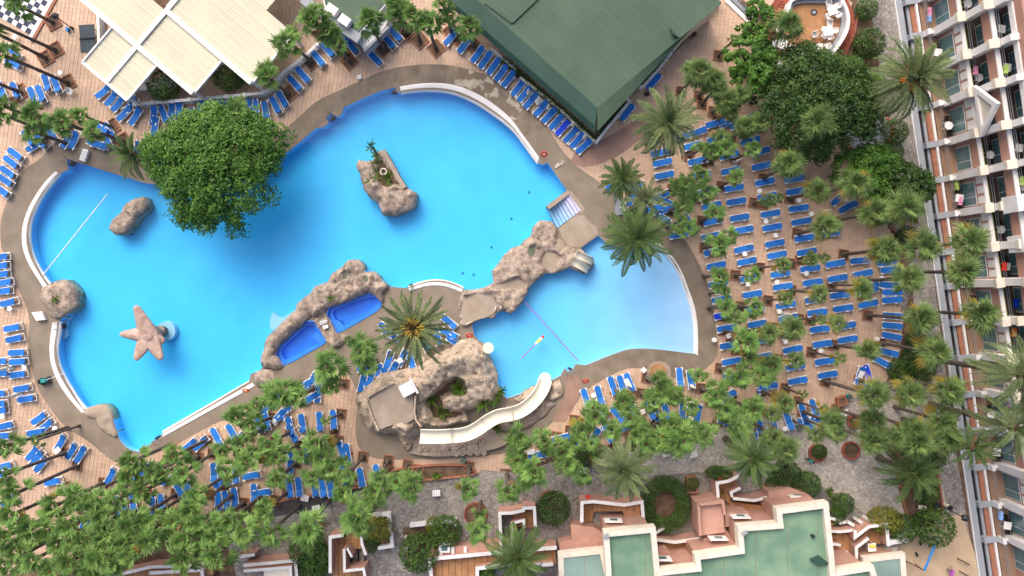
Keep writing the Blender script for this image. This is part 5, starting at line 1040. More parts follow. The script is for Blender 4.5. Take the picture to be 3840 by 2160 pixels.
# low plants
pb=MB(); r=random.Random(8)
for k in range(30):
    a=r.uniform(0,6.28); e=r.uniform(.25,1.2); L=r.uniform(.6,1.05); d=Vector((math.cos(a)*math.sin(e),math.sin(a)*math.sin(e),math.cos(e))); w=Vector((-math.sin(a),math.cos(a),0))*.05
    m=d*L*.6; t=d*L-Vector((0,0,.25*L*math.sin(e))); pb.face([(0,0,0),tuple(m-w),tuple(t),tuple(m+w)])
PL=mesh('leaf_tuft',pb,M['plant'])
for c,r_,u,v,z,s,lab in [(1,1,1160,30,2.2,1.1,'small palm-like plant at the top end of the large rock island'),(1,1,1170,365,.45,1.5,'yellow-green plant on the left of the large rock island'),(1,1,1340,350,.45,1.35,'green plant below the clay pot on the rock island'),(1,1,1210,230,.45,1.3,'green plant left of the clay pot on the rock island'),(0,2,560,105,.6,.9,'spiky plant on the round rock outcrop'),(1,2,2060,1010,1.0,1.9,'bright green plant in the hollow of the slide mound'),(1,2,1760,1110,.8,1.5,'yellow-green plant at the left of the mound hollow'),(1,2,1870,1250,.7,1.5,'yellow-green plant above the slide in the mound hollow'),(1,2,2300,1150,1.3,1.9,'bushy creeper on the right slope of the slide mound'),(1,2,2400,1090,1.1,1.9,'bright creeper beside the paddling pool on the slide mound'),(1,2,2480,1040,.6,1.1,'creeper tip nearest the paddling pool water'),(1,2,760,100,.9,.8,'dark plant behind the upper jacuzzi'),(1,2,360,340,.9,.6,'small plant on the rock bank above the lower jacuzzi'),(1,1,1560,1420,.3,.6,'cactus-like plant at the left end of the curved white rim'),(2,3,2100,590,.4,.8,'plant in the triangular bed of the angled terrace'),(1,2,2430,1400,.5,1.2,'plant tuft beside the slide near the mound foot'),(3,3,620,600,.2,1.0,'thin shrub in the round bed left of the pale cobbles'),(1,3,1820,430,.2,1.0,'plant in the kerbed bed below the slide plinth'),(1,1,1215,110,.6,1.1,'orange-green plant at the foot of the little palm on the island'),(2,0,1850,240,.4,.9,'plant hanging over the east planter wall of the hall')]:
    x,y=W(F(c,r_,u,v),z); t=thing('garden_plant',lab,'plant',(x,y,z-.15)); 
    if z>2: bx_,by_=W(F(1,1,1235,120),.5); t.location=(bx_,by_,.4); o=link('leaf_tuft',PL,t); o.location=(x-bx_,y-by_,1.9); sb=MB(); sb.tube([(0,0,0),((x-bx_)*.4,(y-by_)*.4,1.0),(x-bx_,y-by_,1.9)],[.1,.08,.06],6); obj('stem',sb,M['trunk'],t)
    else: o=link('leaf_tuft',PL,t)
    o.scale=(s,s,s); o.rotation_euler=(0,0,rnd.uniform(0,6))
# hedge strips against the hall
for lab,pts in (('dark clipped hedge between the hall eave and the row of loungers',[(2,0,(-90,600)),(2,0,(25,690)),(2,0,(290,930)),(2,0,(560,1160)),(2,0,(825,1390))]),('dark hedge in the planter east of the hall, lower run',[(2,0,(880,1340)),(2,0,(1140,1050))]),('dark hedge in the planter east of the hall, upper run',[(2,0,(1320,830)),(2,0,(1560,560)),(2,0,(1850,250))])):
    path_=[W(F(c,r_,*p),.6) for c,r_,p in pts]; t=thing('clipped_hedge',lab,'hedge'); b=MB(); r=random.Random(4)
    for p in resample(path_,.4,False): leaves(b,(p[0],p[1],.5),.42,110,.10,r,1.2,.5)
    o=obj('foliage',b,M['leaf2'],t); o['kind']='stuff'
# ------------------------------------------------------------------ sun loungers
def lounger_proto(m):
    t=link('sun_lounger',None)
    def pad(x0,x1,z0,z1,round0,round1,w=.60,th=.05):
        b=MB(); top=[]; 
        def edge(x,z,y0,y1): return (x,y0,z),(x,y1,z)
        pts=[]; n=5
        hw=w/2
        if round0:
            for i in range(n+1): a=math.pi/2+math.pi/2*0+ (math.pi)*i/n; pts.append((x0+.20+.20*math.cos(a),hw*math.sin(a)))
        else: pts+=[(x0,hw),(x0,-hw)]
        if round1:
            for i in range(n+1): a=-math.pi/2+math.pi*i/n; pts.append((x1-.20+.20*math.cos(a),hw*math.sin(a)))
        else: pts+=[(x1,-hw),(x1,hw)]
        f=lambda x:z0+(z1-z0)*(x-x0)/(x1-x0)
        k=len(pts); b.idx([(x,y,f(x)) for x,y in pts]+[(x,y,f(x)-th) for x,y in pts],[tuple(range(k)),tuple(range(k,2*k))[::-1]]+[(i,k+i,k+(i+1)%k,(i+1)%k) for i in range(k)]); return b
    obj('seat',pad(-.98,.26,.36,.37,1,0),m,t); obj('backrest',pad(.275,.99,.375,.47,0,1),m,t)
    b=MB()
    for y in(-.325,.325):
        b.box(0,y,.30,1.8,.05,.06)
    b.box(-.93,0,.27,.06,.60,.05); b.box(.93,0,.27,.06,.60,.05); obj('frame',b,M['plastic'],t)
    for y in(-.345,.345): b=MB(); b.box(.50,y,.42,.42,.075,.05); b.box(.36,y,.34,.06,.05,.10); obj('armrest',b,M['plastic'],t)
    for x in(-.74,.80):
        for y in(-.335,.335): b=MB(); b.box(x,y,.17,.11,.08,.34); b.box(x-.10 if x<0 else x+.06,y*1.0,.375,.30,.10,.055); obj('leg',b,M['plastic'],t)
    return t
PRO=[lounger_proto(M['blue']),lounger_proto(M['blue2'])]; first=[True,True]
LG=[]
def L(phrase,order,items,c=None,r=None,ang=None):
    """items: (u,v[,angle]) on the survey sheet; order: 'x','y','-x','-y'"""
    pts=[]
    for it in items:
        a=it[2] if len(it)>2 and it[2] is not None else ang
        p=F(c,r,it[0],it[1]) if c is not None else (it[0],it[1]); pts.append((p,a,len(it)>3))
    LG.append((phrase,order,pts))
def lc(c,r,items,ang=None): return [(*F(c,r,i[0],i[1]),i[2] if len(i)>2 else ang,*i[3:]) for i in items]
# sheet row 0
L('west edge of the terrace by the leaning palms','y',lc(0,0,[(130,520,-40),(135,640,-25),(150,915,-66),(8,900,-66),(325,965,-68),(405,945,-66),(463,832,-70),(562,850,-64)]))
L('palm clump at the top-left deck corner','y',lc(0,0,[(285,1390,-50),(412,1415,-52),(510,1335,-58),(668,1400,62),(742,1405,65),(1020,1285,-38),(1095,1315,-58),(1065,1390,-65),(965,1445,-20)]))
L("slanting row at the pavilion's lowest corner",'x',lc(0,0,[(1040,920,38),(1125,985,48),(1190,1040,50),(1312,1050,48),(1250,1140,42),(1360,1170,56)]))
L('row under the balustrade behind the big tree','x',lc(0,0,[(1545,1160,82),(1555,1265,80),(1645,1150,-66),(1725,1100,82),(1800,1110,84),(1940,1180,-75),(2015,1075,82),(2110,1070,-82),(2210,1075,84),(2290,1065,76),(2400,1065,82),(2500,1180,60),(2500,1090,82),(2570,1090,-82)])+lc(1,0,[(95,1110,-80),(195,1060,-62),(265,1000,-58)]))
L('row climbing beside the pavilion palms','x',lc(1,0,[(390,840,-48),(468,750,-48),(622,585,-50),(720,500,-48),(880,370,-40),(965,470,-50),(1195,585,-48),(1335,415,-50),(1400,340,-50)]))
L('long row under the hall eave','x',[(1692,138,50),(1742,167,52),(1791,203,52),(1820,224,54),(1852,248,52),(1880,273,52),(1908,295,50),(1944,328,50),(1968,351,50),(1991,376,48),(2030,406,48),(2060,432,45),(2088,456,46),(2111,478,48,1),(2142,505,46),(2166,525,46),(2190,548,42)])
L('pair along the east planter wall of the hall','y',[(2451,306,50),(2352,421,52)])
L('palm shade at the top of the sunbed grid','x',lc(2,0,[(1750,1360,14),(1865,1330,20),(2045,1240,15),(2175,1235,20),(2290,1255,12),(2390,1180,18),(2060,1400,14),(2400,1415,14)]))
# left edge
L('fan of loungers outside the top-left deck curve','y',lc(0,1,[(345,15,30),(155,105,-36),(112,185,-38),(78,285,-34),(52,368,-34),(15,470,-34)]))
L('deck under the big tree and small date palm','x',lc(0,1,[(1000,5,-12),(1375,60,70),(1555,70,82),(1600,60,-80),(1615,195,-30)]))
L('left edge between the deck narrowing and outcrop','y',lc(0,1,[(5,1135,6),(5,1225,6),(10,1310,6),(40,1395,8)])+lc(0,2,[(35,30,6),(90,145,12)]))
L('column against the left deck curve below the outcrop','y',lc(0,2,[(128,400,12),(148,510,12),(175,650,4),(185,742,4),(182,870,8),(225,1010,12),(265,1115,10)]))
L('outer column cut by the left picture edge','y',lc(0,2,[(-20,740,4),(-10,860,5),(-20,1065,6),(-20,1165,6),(-10,1235,6),(40,1390,14)])+lc(0,3,[(25,40,5),(45,345,14),(-30,430,10)]))
L('corner where the left deck turns to the grove','x',lc(0,2,[(395,1310,36),(462,1385,38)])+lc(0,3,[(330,210,50),(372,260,50),(412,325,50),(610,105,58),(720,190,56),(808,225,56),(535,500,13),(1115,440,60),(90,690,30),(360,5,10)]))
L('upper half of the bottom-left grove','x',lc(0,3,[(1395,440,52),(1470,370,38),(1695,480,22),(1910,130,38),(2015,115,42),(2175,50,-62),(2335,10,-60),(2400,90,58),(2150,410,-86),(2225,440,-75),(2370,420,-82),(2240,520,18),(2530,440,10),(1810,605,-60),(1885,590,-80)]))
L('lower half of the bottom-left grove','x',lc(0,3,[(1180,740,-76),(1250,770,-78),(1335,695,-80),(1350,800,-80),(1530,740,-86),(1620,725,-84),(855,890,70),(925,850,68),(940,925,18),(1060,940,40),(2195,700,-86),(2275,690,-76),(2360,660,-80),(2300,785,-50),(2555,620,-86)]))
L('strip between jacuzzis and terrace palms','x',lc(1,2,[(475,985,30),(560,932,55),(540,1112,28),(622,1055,84),(640,1345,-86),(778,1325,-84),(462,1365,-82),(340,1395,-78),(100,1340,-76),(28,1370,-74),(230,1290,46),(300,1240,58),(120,1195,36),(215,1110,50)]))
L('ring of loungers under the huge radial palm','x',lc(1,2,[(1940,340,-40),(2005,545,-36),(1945,460,-26),(1315,420,-40),(1365,480,-30),(1820,480,-72),(1690,545,-60),(1335,720,72),(1205,820,-62),(1295,845,-48),(1380,820,62),(1560,740,-72),(1470,705,62),(1070,955,76),(1145,920,74),(1110,800,10)]))
L('palm belt left of the slide mound','x',lc(1,3,[(345,240,82),(510,220,90),(632,190,84),(858,185,-72),(915,215,-80),(345,350,80),(1055,460,-76),(900,500,-86),(1215,425,-82),(335,565,-82),(430,555,-82),(592,555,-82),(670,560,-80),(750,560,-80),(70,610,10),(365,15,-60),(650,460,20),(870,370,-80)]))
L('rows below the paddling pool','x',lc(2,2,[(745,1110,-70),(880,1080,-74),(1015,985,-70),(1105,975,-72),(1182,950,-70),(1690,900,-86),(1800,920,-82),(1062,1275,-50),(1150,1290,-74),(1235,1275,-74),(1155,1395,20),(932,1345,-76),(970,1410,-74),(1392,1235,-66),(1450,1250,-72),(1552,1245,-76),(1715,1245,86),(1790,1240,84),(1872,1260,82),(2130,1275,70),(2175,1290,80),(2170,1085,30)])+lc(2,3,[(500,60,14),(640,70,-70),(960,20,-60),(255,232,12),(830,40,60)]))
L('loungers by the first date palm of the grid','x',lc(2,1,[(1035,415,22),(1240,420,16),(1215,525,66),(1490,520,24),(1415,650,12),(1560,655,14),(1600,605,-30),(1512,735,-40),(1740,815,-45),(1785,790,-60),(1682,910,10)]))
G1='first column of the sunbed grid'; 
L('short column at the top of the sunbed grid','y',lc(2,1,[(1495,85,12),(1515,185,12),(1535,312,12)]))
L('second column of the sunbed grid','y',lc(2,1,[(1820,15,14),(1870,170,13),(1905,312,12),(1970,480,14),(2010,620,14),(2022,775,13),(2000,928,12),(2030,1085,12),(2057,1222,12),(2075,1405,12)])+lc(2,2,[(2110,112,12),(2130,275,11,1),(2160,405,10),(2190,577,10),(2210,738,10),(2225,885,10)]))
L('third column of the sunbed grid','y',lc(2,1,[(2185,112,14),(2205,268,12),(2235,440,11),(2257,577,11),(2290,740,10),(2330,862,10),(2335,1055,12),(2365,1180,12),(2395,1350,12)])+lc(2,2,[(2420,62,10),(2440,215,10),(2470,360,10),(2520,525,10),(2520,690,11),(2562,1000,28)])+lc(3,2,[(0,985,8)]))
L('fourth column of the sunbed grid','y',lc(2,1,[(2500,75,14),(2510,222,11)])+lc(3,1,[(-31,380,11),(-8,525,11),(25,700,11),(43,838,11),(70,1000,11),(90,1115,11),(125,1305,9),(150,1435,9)])+lc(3,2,[(180,170,11),(205,302,12),(228,472,10),(250,617,11),(275,790,10),(300,932,10)]))
L('fifth column of the sunbed grid','y',lc(3,1,[(265,348,10),(282,475,10),(310,645,9),(335,780,10),(368,945,8),(390,1085,10),(425,1252,8),(450,1392,10)])+lc(3,2,[(470,112,11),(495,245,9),(520,412,9),(547,562,9),(570,738,9),(600,872,10)]))
L('sixth column of the sunbed grid','y',lc(3,1,[(625,900,10),(677,1203,10),(700,1350,11)])+lc(3,2,[(725,70,10),(755,205,9),(785,378,10),(802,517,10)]))
L('hotel end of the sunbed grid','y',lc(3,1,[(722,545,38),(805,632,28),(930,1172,6),(952,1305,12),(1020,1440,20)])+lc(3,2,[(1010,20,14),(1008,160,13)]))
L('edge column by the brown soil strip','y',lc(3,1,[(1200,1190,8),(1235,1265,4),(1225,1420,-4)])+lc(3,2,[(1250,42,2),(1250,120,3),(1255,280,-4),(1250,380,-6),(1245,485,-10),(1212,648,-14),(1155,748,-28)]))
L('jumbled group at the lower hotel corner','x',lc(3,2,[(1010,868,-72,1),(928,880,76),(955,985,-32),(360,1260,-72),(470,1215,-70),(500,1320,-20),(388,1378,-26),(210,1335,-72),(60,1370,-82)])+lc(2,2,[(2500,1410,-82)])+lc(2,3,[(2510,20,20)]))
WHICH={'x':'along','y':'down'}
ALLL=[]
for phrase,order,pts in LG:
    pts=sorted(pts,key=lambda q:q[0][0] if order=='x' else q[0][1])
    for i,(p,a,br) in enumerate(pts):
        x,y=W(p,.4); k=1 if br else 0
        o=PRO[k] if first[k] else copy_tree(PRO[k]); first[k]=False
        o.location=(x,y,0); o.rotation_euler=(0,0,R(a+rnd.uniform(-1.5,1.5)))
        
        if rnd.random()<.22:
            bk=[ch for ch in o.children if ch.name.startswith('backrest')][0]; th=-R(rnd.uniform(10,34)); bk.rotation_euler=(0,th,0); bk.location=(.275-(.275*math.cos(th)+.36*math.sin(th)),0,.36-(-.275*math.sin(th)+.36*math.cos(th)))
        tag(o,'%s, %s %s in the %s'%('bright blue lounger' if k else 'blue lounger',od(i),WHICH[order],phrase),'sun lounger','sun loungers of the '+phrase); ALLL.append(o)
# ------------------------------------------------------------------ small furniture
def side_table(x,y,label,square=False):
    t=thing('side_table',label,'table',(x,y,0),rnd.uniform(0,1),'white side tables'); 
    b=MB()
    if square: b.box(0,0,.44,.46,.46,.04)
    else: b.disc(0,0,.42,.46,.25,16)
    obj('tabletop',b,M['plastic'],t)
    for k in range(3):
        a=2.1*k; b=MB(); b.tube([(0.05*math.cos(a),.05*math.sin(a),.42),(.19*math.cos(a),.19*math.sin(a),0)],.02,5); obj('leg',b,M['plastic'],t)
    return t
TB=[(0,0,602,730,'round white table under the long leaning trunk west of the pavilion'),(0,0,148,365,'round white table by the palm planters near the chess board'),(3,1,440,702,'round white table right of the lounger below the thin palm'),(3,1,388,1302,'round white table between two loungers in the fifth column'),(3,1,92,1392,'round white table in the fourth column above a lounger'),(3,1,1145,1352,'round white table beside the edge loungers'),(3,1,790,562,'pale table between the two slanting loungers'),(3,1,312,567,'small white table in the planter gap of the fifth column'),(3,1,78,920,'white table at the foot of a trunk in the fourth column'),(3,2,116,236,'round white table with a parasol above a fourth column lounger'),(3,2,180,541,'round white table under a palm in the fourth column'),(3,2,1100,517,'round white table beside a long leaning trunk'),(3,2,532,632,'white table on the planter in the fifth column'),(3,2,415,1292,'white table between the jumbled loungers at the lower corner'),(3,2,172,1416,'white table at the foot of the jumbled loungers'),(2,2,2065,46,'round white table above the second column bed'),(2,2,2036,522,'white table on the deck edge by the second column'),(2,2,2180,482,'square white table beside a planter in the second column'),(2,2,1325,826,'white square table beside the drain circle below the paddling pool'),(2,2,820,1080,'round white table between the first two loungers below the pool'),(2,2,1318,1245,'round white table left of three packed loungers'),(2,1,2490,470,'round white table between third and fourth columns'),(2,1,2556,776,'round white table above a fourth column lounger'),(2,1,1912,560,'white table among palms of the second column'),(2,1,2342,1105,'white table just below a third column lounger'),(2,1,2376,1410,'white square table below the third column'),(2,1,2460,126,'round white table at the top of the fourth column'),(2,1,1412,497,'white table behind the compact date palm'),(0,2,95,207,'white table in the upper left outer column'),(0,2,242,800,'white table between two left column loungers'),(0,2,550,1412,'white table at the lower end of the left deck'),(0,2,20,1292,'white table cut by the left picture edge'),(0,3,1860,212,'white table in the grove below the straight rim'),(1,2,428,1400,'white table on the strip above the grove'),(1,2,180,1340,'white table beside two loungers of the strip'),(3,3,-770,90,'pale table at the belt edge') ,(0,0,-15,860,'white table at the left edge under palms')]
for i,(c,r,u,v,lab) in enumerate(TB): x,y=W(F(c,r,u,v),.45); side_table(x,y,lab,'square' in lab)
def chair_proto(m='plastic'):
    t=link('chair',None); m=M[m]
    b=MB(); b.box(0,0,.43,.46,.46,.04); obj('seat',b,m,t)
    b=MB(); b.box(-.24,0,.66,.04,.46,.42,0,0,-.15); obj('backrest',b,m,t)
    for y in(-.25,.25): b=MB(); b.box(0,y,.62,.44,.05,.04); b.box(.2,y,.52,.04,.04,.2); obj('armrest',b,m,t)
    for x in(-.2,.2):
        for y in(-.2,.2): b=MB(); b.box(x,y,.21,.045,.045,.42); obj('leg',b,m,t)
    return t
CH={'plastic':chair_proto(),'black':chair_proto('black')}; cf={'plastic':True,'black':True}
def chair(x,y,z,rz,label,m='plastic',group=None):
    o=CH[m] if cf[m] else copy_tree(CH[m]); cf[m]=False; o['label']=label; o.location=(x,y,z); o.rotation_euler=(0,0,rz); return tag(o,label,'chair',group)
def dining(x,y,z,rz,label,s=.85,m='plastic',group=None,rnd_=False):
    t=thing('table',label,'table',(x,y,z),rz,group); b=MB()
    if rnd_: b.disc(0,0,.71,.75,s*.55,20)
    else: b.box(0,0,.73,s,s,.04)
    obj('tabletop',b,M[m],t)
    for dx in(-1,1):
        for dy in(-1,1): b=MB(); b.box(dx*s*.36,dy*s*.36,.355,.05,.05,.71); obj('leg',b,M[m],t)
    return t
# raised terrace dining sets
TT=[((650,100),20,[((610,35),100),((700,60),20),((600,165),200),((700,150),-40)],'uppermost'),((605,310),5,[((620,235),90),((560,300),180),((665,310),0),((560,365),230),((625,375),-70)],'middle'),((508,485),3,[((592,468),20),((432,505),150),((512,535),-90)],'lower right'),((370,585),-30,[((305,585),190),((365,525),80),((405,605),-40),((330,630),240)],'lowest'),((150,440),-20,[((225,480),-20),((135,400),120),((140,490),220)],'leftmost')]
for (u,v),rz,chs,nm in TT:
    x,y=W(F(3,0,u,v),1.75); dining(x,y,1.0,R(rz),'white square table, %s on the raised oval terrace'%nm,.9,group='tables on the raised terrace')
    for i,((cu,cv),a) in enumerate(chs):
        x,y=W(F(3,0,cu,cv),1.5); chair(x,y,1.0,R(a+180),'white plastic chair, %s clockwise at the %s raised terrace table'%(od(i),nm),group='chairs on the raised terrace')
x,y=W(F(3,0,472,350),1.5); chair(x,y,1.0,R(-70),'lone white plastic chair in the middle of the raised terrace')
for u,v,l in((462,125,'round dark drain cover near the top of the raised terrace'),(170,562,'round dark drain cover at the lower left of the raised terrace')):
    x,y=W(F(3,0,u,v),1.0); b=MB(); b.disc(x,y,1.0,1.03,.32,18); o=obj('drain_cover',b,M['dark']); tag(o,l,'drain cover'); b=MB(); b.disc(x,y,1.03,1.05,.18,14); obj('lid',b,M['grey'],o)
x,y=W(F(0,0,705,920),.45); chair(x,y,0,R(-30),'white plastic chair alone below the last leaning trunk')
# closed parasols
def parasol(p,label,h=2.5):
    x,y=W(p,.05); t=thing('closed_parasol',label,'parasol',(x,y,0),0,'closed cream parasols'); b=MB(); b.box(0,0,.05,.5,.5,.10); obj('base',b,M['grey'],t)
    b=MB(); b.tube([(0,0,.1),(0,0,h)],.022,6); obj('pole',b,M['plastic'],t)
    b=MB(); pts=[]; b.tube([(0,0,.75),(0,0,.85),(0,0,1.3),(0,0,2.0),(0,0,h-.03)],[.10,.19,.16,.10,.03],8); obj('canopy',b,M['canvas'],t)
for c,r,u,v,l in [(2,0,-85,450,'closed parasol, upper left of those along the hall row'),(2,0,160,960,'closed parasol between two loungers midway along the hall row'),(2,0,265,1030,'closed parasol, second midway along the hall row'),(2,0,360,1110,'closed parasol, widest, beside the hall row'),(2,0,600,1275,'closed parasol near the lower end of the hall row'),(2,0,720,1400,'closed parasol at the lowest end of the hall row'),(0,2,120,800,'closed parasol in the left column'),(0,2,215,1065,'closed parasol between the lowest left column loungers'),(2,2,1165,965,'closed parasol by the three loungers below the paddling pool'),(2,2,1785,975,'closed parasol beside the pair near the belt'),(2,2,840,1120,'closed parasol between the first loungers below the pool'),(2,2,1770,1290,'closed parasol amid the second row below the pool'),(0,3,1560,740,'closed parasol between grove loungers, upper'),(0,3,1170,850,'closed parasol between grove loungers, lower'),(3,2,150,260,'closed parasol beside a fourth column table'),(3,1,30,760,'closed parasol base in the fourth column'),(1,3,500,30,'closed parasol at the upper edge of the palm belt'),(2,1,2240,190,'closed parasol in the third column'),(3,1,525,690,'closed parasol right of the thin palm table'),(1,2,450,1380,'closed parasol on the strip above the grove')]:
    parasol(F(c,r,u,v),l)
# towels left on loungers
for c,r,u,v,a,m,l in [(2,0,270,1020,30,'clothw','white towel over a lounger midway along the hall row'),(0,3,575,185,40,'clothw','white towel over the foot of a lounger by the left deck'),(2,3,190,200,10,'clothw','white towel on the last lounger before the belt'),(2,2,1160,950,-60,'clothw','white towel on a lounger below the paddling pool'),(1,2,1440,735,30,'clothw','pale towel on a lounger beside the mound'),(3,2,935,870,70,'clothw','white towel on the jumbled loungers')]:
    x,y=W(F(c,r,u,v),.45); b=MB(); 
    for i in range(4): b.box(-.27+.18*i,0,.455+.02*(i%2),.185,.5,.035,0)
    o=obj('towel',b,M[m],None,loc=(x,y,.03),rz=R(a)); tag(o,l,'towel')
# ------------------------------------------------------------------ pool things
# starfish sculpture
sx,sy=W(F(0,2,1490,470),1.5); sf=thing('starfish_sculpture','pink stone starfish sculpture standing in the left part of the main pool','sculpture',(sx,sy,0))
tips=[((1365,178),2.1,.17),((1208,465),1.5,.12),((1362,725),1.4,.16),((1622,722),1.4,.18),((1655,545),1.2,.14)]; vv=[];ff=[]
b=MB()
nr=8
def arm(tip,z,w1):
    X,Y=W(F(0,2,*tip),z); d=Vector((X-sx,Y-sy,z-1.35)); L_=d.length; d.normalize(); s=Vector((-d.y,d.x,0)).normalized(); up=d.cross(s)*-1
    if up.z<0: up=-up
    rings=[]
    for i in range(10):
        t=i/9; c=Vector((0,0,1.35))+d*(L_*t); w=(.74*(1-t)**.9+w1*1.75)*(1 if t<.93 else .7); h=.28*(1-t*.55)
        rings.append([c+s*(w*math.cos(k*2*math.pi/nr))+up*(h*math.sin(k*2*math.pi/nr)+.03*math.sin(t*22)) for k in range(nr)])
    base=len(b.v)
    for rg in rings: b.v+=[tuple(p) for p in rg]
    for i in range(9):
        for k in range(nr): b.f.append((base+i*nr+k,base+i*nr+(k+1)%nr,base+(i+1)*nr+(k+1)%nr,base+(i+1)*nr+k)); b.m.append(0)
    b.f.append(tuple(base+9*nr+k for k in range(nr))); b.m.append(0)
for tp,z,w in tips: arm(tp,z,w)
b.disc(0,0,1.0,1.66,.98,20,r1=.55); body=obj('body',b,M['star'],sf,sm=True)
px,py=W(F(0,2,1600,440),.2); b=MB(); b.tube([(px-sx,py-sy,-1.3),(px-sx,py-sy,0),(px-sx-.35,py-sy-.1,.8),(0,0,1.2)],[.75,.62,.5,.5],12); obj('pedestal',b,M['rock'],sf)
b=MB(); b.disc(px+.25,py,-1.3,-.7,1.05,28,r1=.95); struct(obj('underwater_ledge',b,M['poolstep']))
# clay pot and dirt on the island
x,y=W(F(1,1,1285,280),.6); b=MB(); 
for i in range(20):
    a0,a1=2*math.pi*i/20,2*math.pi*(i+1)/20
    for(r0,z0),(r1,z1) in zip([(.22,.35),(.34,.6),(.36,.78),(.24,.80),(.22,.55)],[(.34,.6),(.36,.78),(.24,.80),(.22,.55),(.0,.5)]):
        b.face([(r0*math.cos(a0),r0*math.sin(a0),z0),(r0*math.cos(a1),r0*math.sin(a1),z0),(r1*math.cos(a1),r1*math.sin(a1),z1),(r1*math.cos(a0),r1*math.sin(a0),z1)])
pt=obj('clay_pot',b,M['canvas'],loc=(x,y,0)); tag(pt,'round cream clay pot set in the soil of the rock island','pot'); b=MB(); b.disc(0,0,.5,.56,.23,14); obj('soil',b,M['soil'],pt)
b=MB(); b.prism(WP(1,1,[(1190,180),(1255,100),(1290,90),(1460,400),(1450,430),(1380,420),(1290,470),(1200,380),(1195,240)],.5),.2,.5); obj('soil',b,M['soil'],isl)
b=MB(); b.strip(WP(1,1,[(1275,60),(1330,160),(1430,340),(1495,440)],.8),.42,-1.2,.78); obj('kerb',b,M['rockf'],isl)
# water slide
SP=[(1,2,1652,1485,3.35),(1,2,1800,1490,3.2),(1,2,1960,1483,3.0),(1,2,2110,1470,2.75),(1,2,2230,1415,2.45),(1,2,2340,1330,2.1),(1,2,2440,1280,1.85),(2,2,0,1262,1.55),(2,2,90,1232,1.25),(2,2,190,1160,1.0),(2,2,270,1070,.75),(2,2,318,980,.5),(2,2,331,920,.35)]
pts=[(*W(F(c,r,u,v),z),z) for c,r,u,v,z in SP]; pts=[pts[0]]+[tuple(q) for q in smooth(pts,0)][1:]
def sm3(p):
    q=[p[0]]
    for a,c in zip(p,p[1:]): q+=[lerp(a,c,.25),lerp(a,c,.75)]
    return q+[p[-1]]
pts=sm3(sm3(pts)); slide=thing('water_slide','long cream water slide curving from the mound down to the paddling pool','slide')
sec=[(-.62,.42),(-.56,.46),(-.50,.40),(-.42,.12),(-.2,.01),(.2,.01),(.42,.12),(.5,.40),(.56,.46),(.62,.42),(.60,.2),(.45,-.02),(.2,-.07),(-.2,-.07),(-.45,-.02),(-.6,.2)]
def sweep(pp,sec):
    b=MB(); n=len(sec); 
    for i,p in enumerate(pp):
        t=Vector(pp[min(i+1,len(pp)-1)])-Vector(pp[max(0,i-1)]); s=Vector((-t.y,t.x,0)).normalized()
        b.v+=[(p[0]+s.x*a,p[1]+s.y*a,p[2]+z) for a,z in sec]
    for i in range(len(pp)-1):
        for k in range(n): b.f.append((i*n+k,i*n+(k+1)%n,(i+1)*n+(k+1)%n,(i+1)*n+k)); b.m.append(0)
    for i in(0,len(pp)-1): b.f.append(tuple(i*n+k for k in range(n))); b.m.append(0)
    return b
sec=[(a_*1.14,z) for a_,z in sec]; N=len(pts); ns=5
for k in range(ns):
    i0,i1=int(k*(N-1)/ns),int((k+1)*(N-1)/ns); pp=list(pts[i0:i1+1]); pp[-1]=lerp(pp[-2],pp[-1],.93); obj('chute_section',sweep(pp,sec),M['chute'],slide,sm=True)
ex,ey,ez=pts[-1]; b=MB(); b.disc(ex,ey+.1,ez-.07,ez+.0,.6,20); obj('end_lip',b,M['chute'],slide)
for i in range(4,N-2,9): x,y,z=pts[i]; b=MB(); b.tube([(x,y,-.3 if i>30 else .3),(x,y,z-.08)],.09,8); obj('support',b,M['steel'],slide)
# slide start hut and mini chutes
x,y=W(F(1,2,1515,1022),3.9); t=thing('slide_start','white box shelter with a bar at the start of the slide platform','shelter',(x,y,2.9),R(28)); b=MB(); b.box(0,0,.45,1.25,1.15,.9); obj('box',b,M['plastic'],t); b=MB(); b.box(.75,0,.8,.22,1.7,.08); obj('bar',b,M['white'],t)
for k,(a,c) in enumerate((((645,1110),(815,1185)),((610,1180),(770,1270)))):
    A=W(F(2,1,*a),1.4);C=W(F(2,1,*c),.5); pp=[(*A,1.35),(*lerp(A,C,.3),1.25),(*lerp(A,C,.7),.75),(*C,.35)]; s2=[(a_*.55,z*.6) for a_,z in sec]
    t=tag(obj('mini_slide',sweep(pp,s2),M['chute'],sm=True),'short cream twin chute, %s of the pair on the rocks'%('upper' if k==0 else 'lower'),'slide','twin chutes')
# steps into the main pool
stp2=thing('pool_steps','pale lilac steps going down into the main pool beside the brown wall','steps')
for i in range(8):
    t0,t1=i/8,(i+1)/8-.006; A,B_,C,D=F(2,1,575,490),F(2,1,695,650),F(2,1,450,850),F(2,1,350,650)
    A2,B2=F(2,1,590,490),F(2,1,700,660)
    q=[lerp(A2,D,t0),lerp(B2,C,t0),lerp(B2,C,t1),lerp(A2,D,t1)]; z=-.02-.13*i; b=MB(); b.prism([W(p,z) for p in q],-1.34,z); st_=obj('step',b,M['poolstep'],stp2)
    b=MB(); b.strip([W(lerp(q[0],q[3],.9),z),W(lerp(q[1],q[2],.9),z)],.05,z-.02,z+.012); obj('nosing',b,M['pinkp'],st_)
b=MB(); b.strip(WP(2,1,[(360,640),(575,480)]),.45,-1.34,.10); obj('side_wall',b,M['rockf'],stp2)
b=MB(); b.strip(WP(2,1,[(575,480),(712,655),(690,700)]),.35,-1.3,.06); obj('edge',b,M['rockf'],stp2)
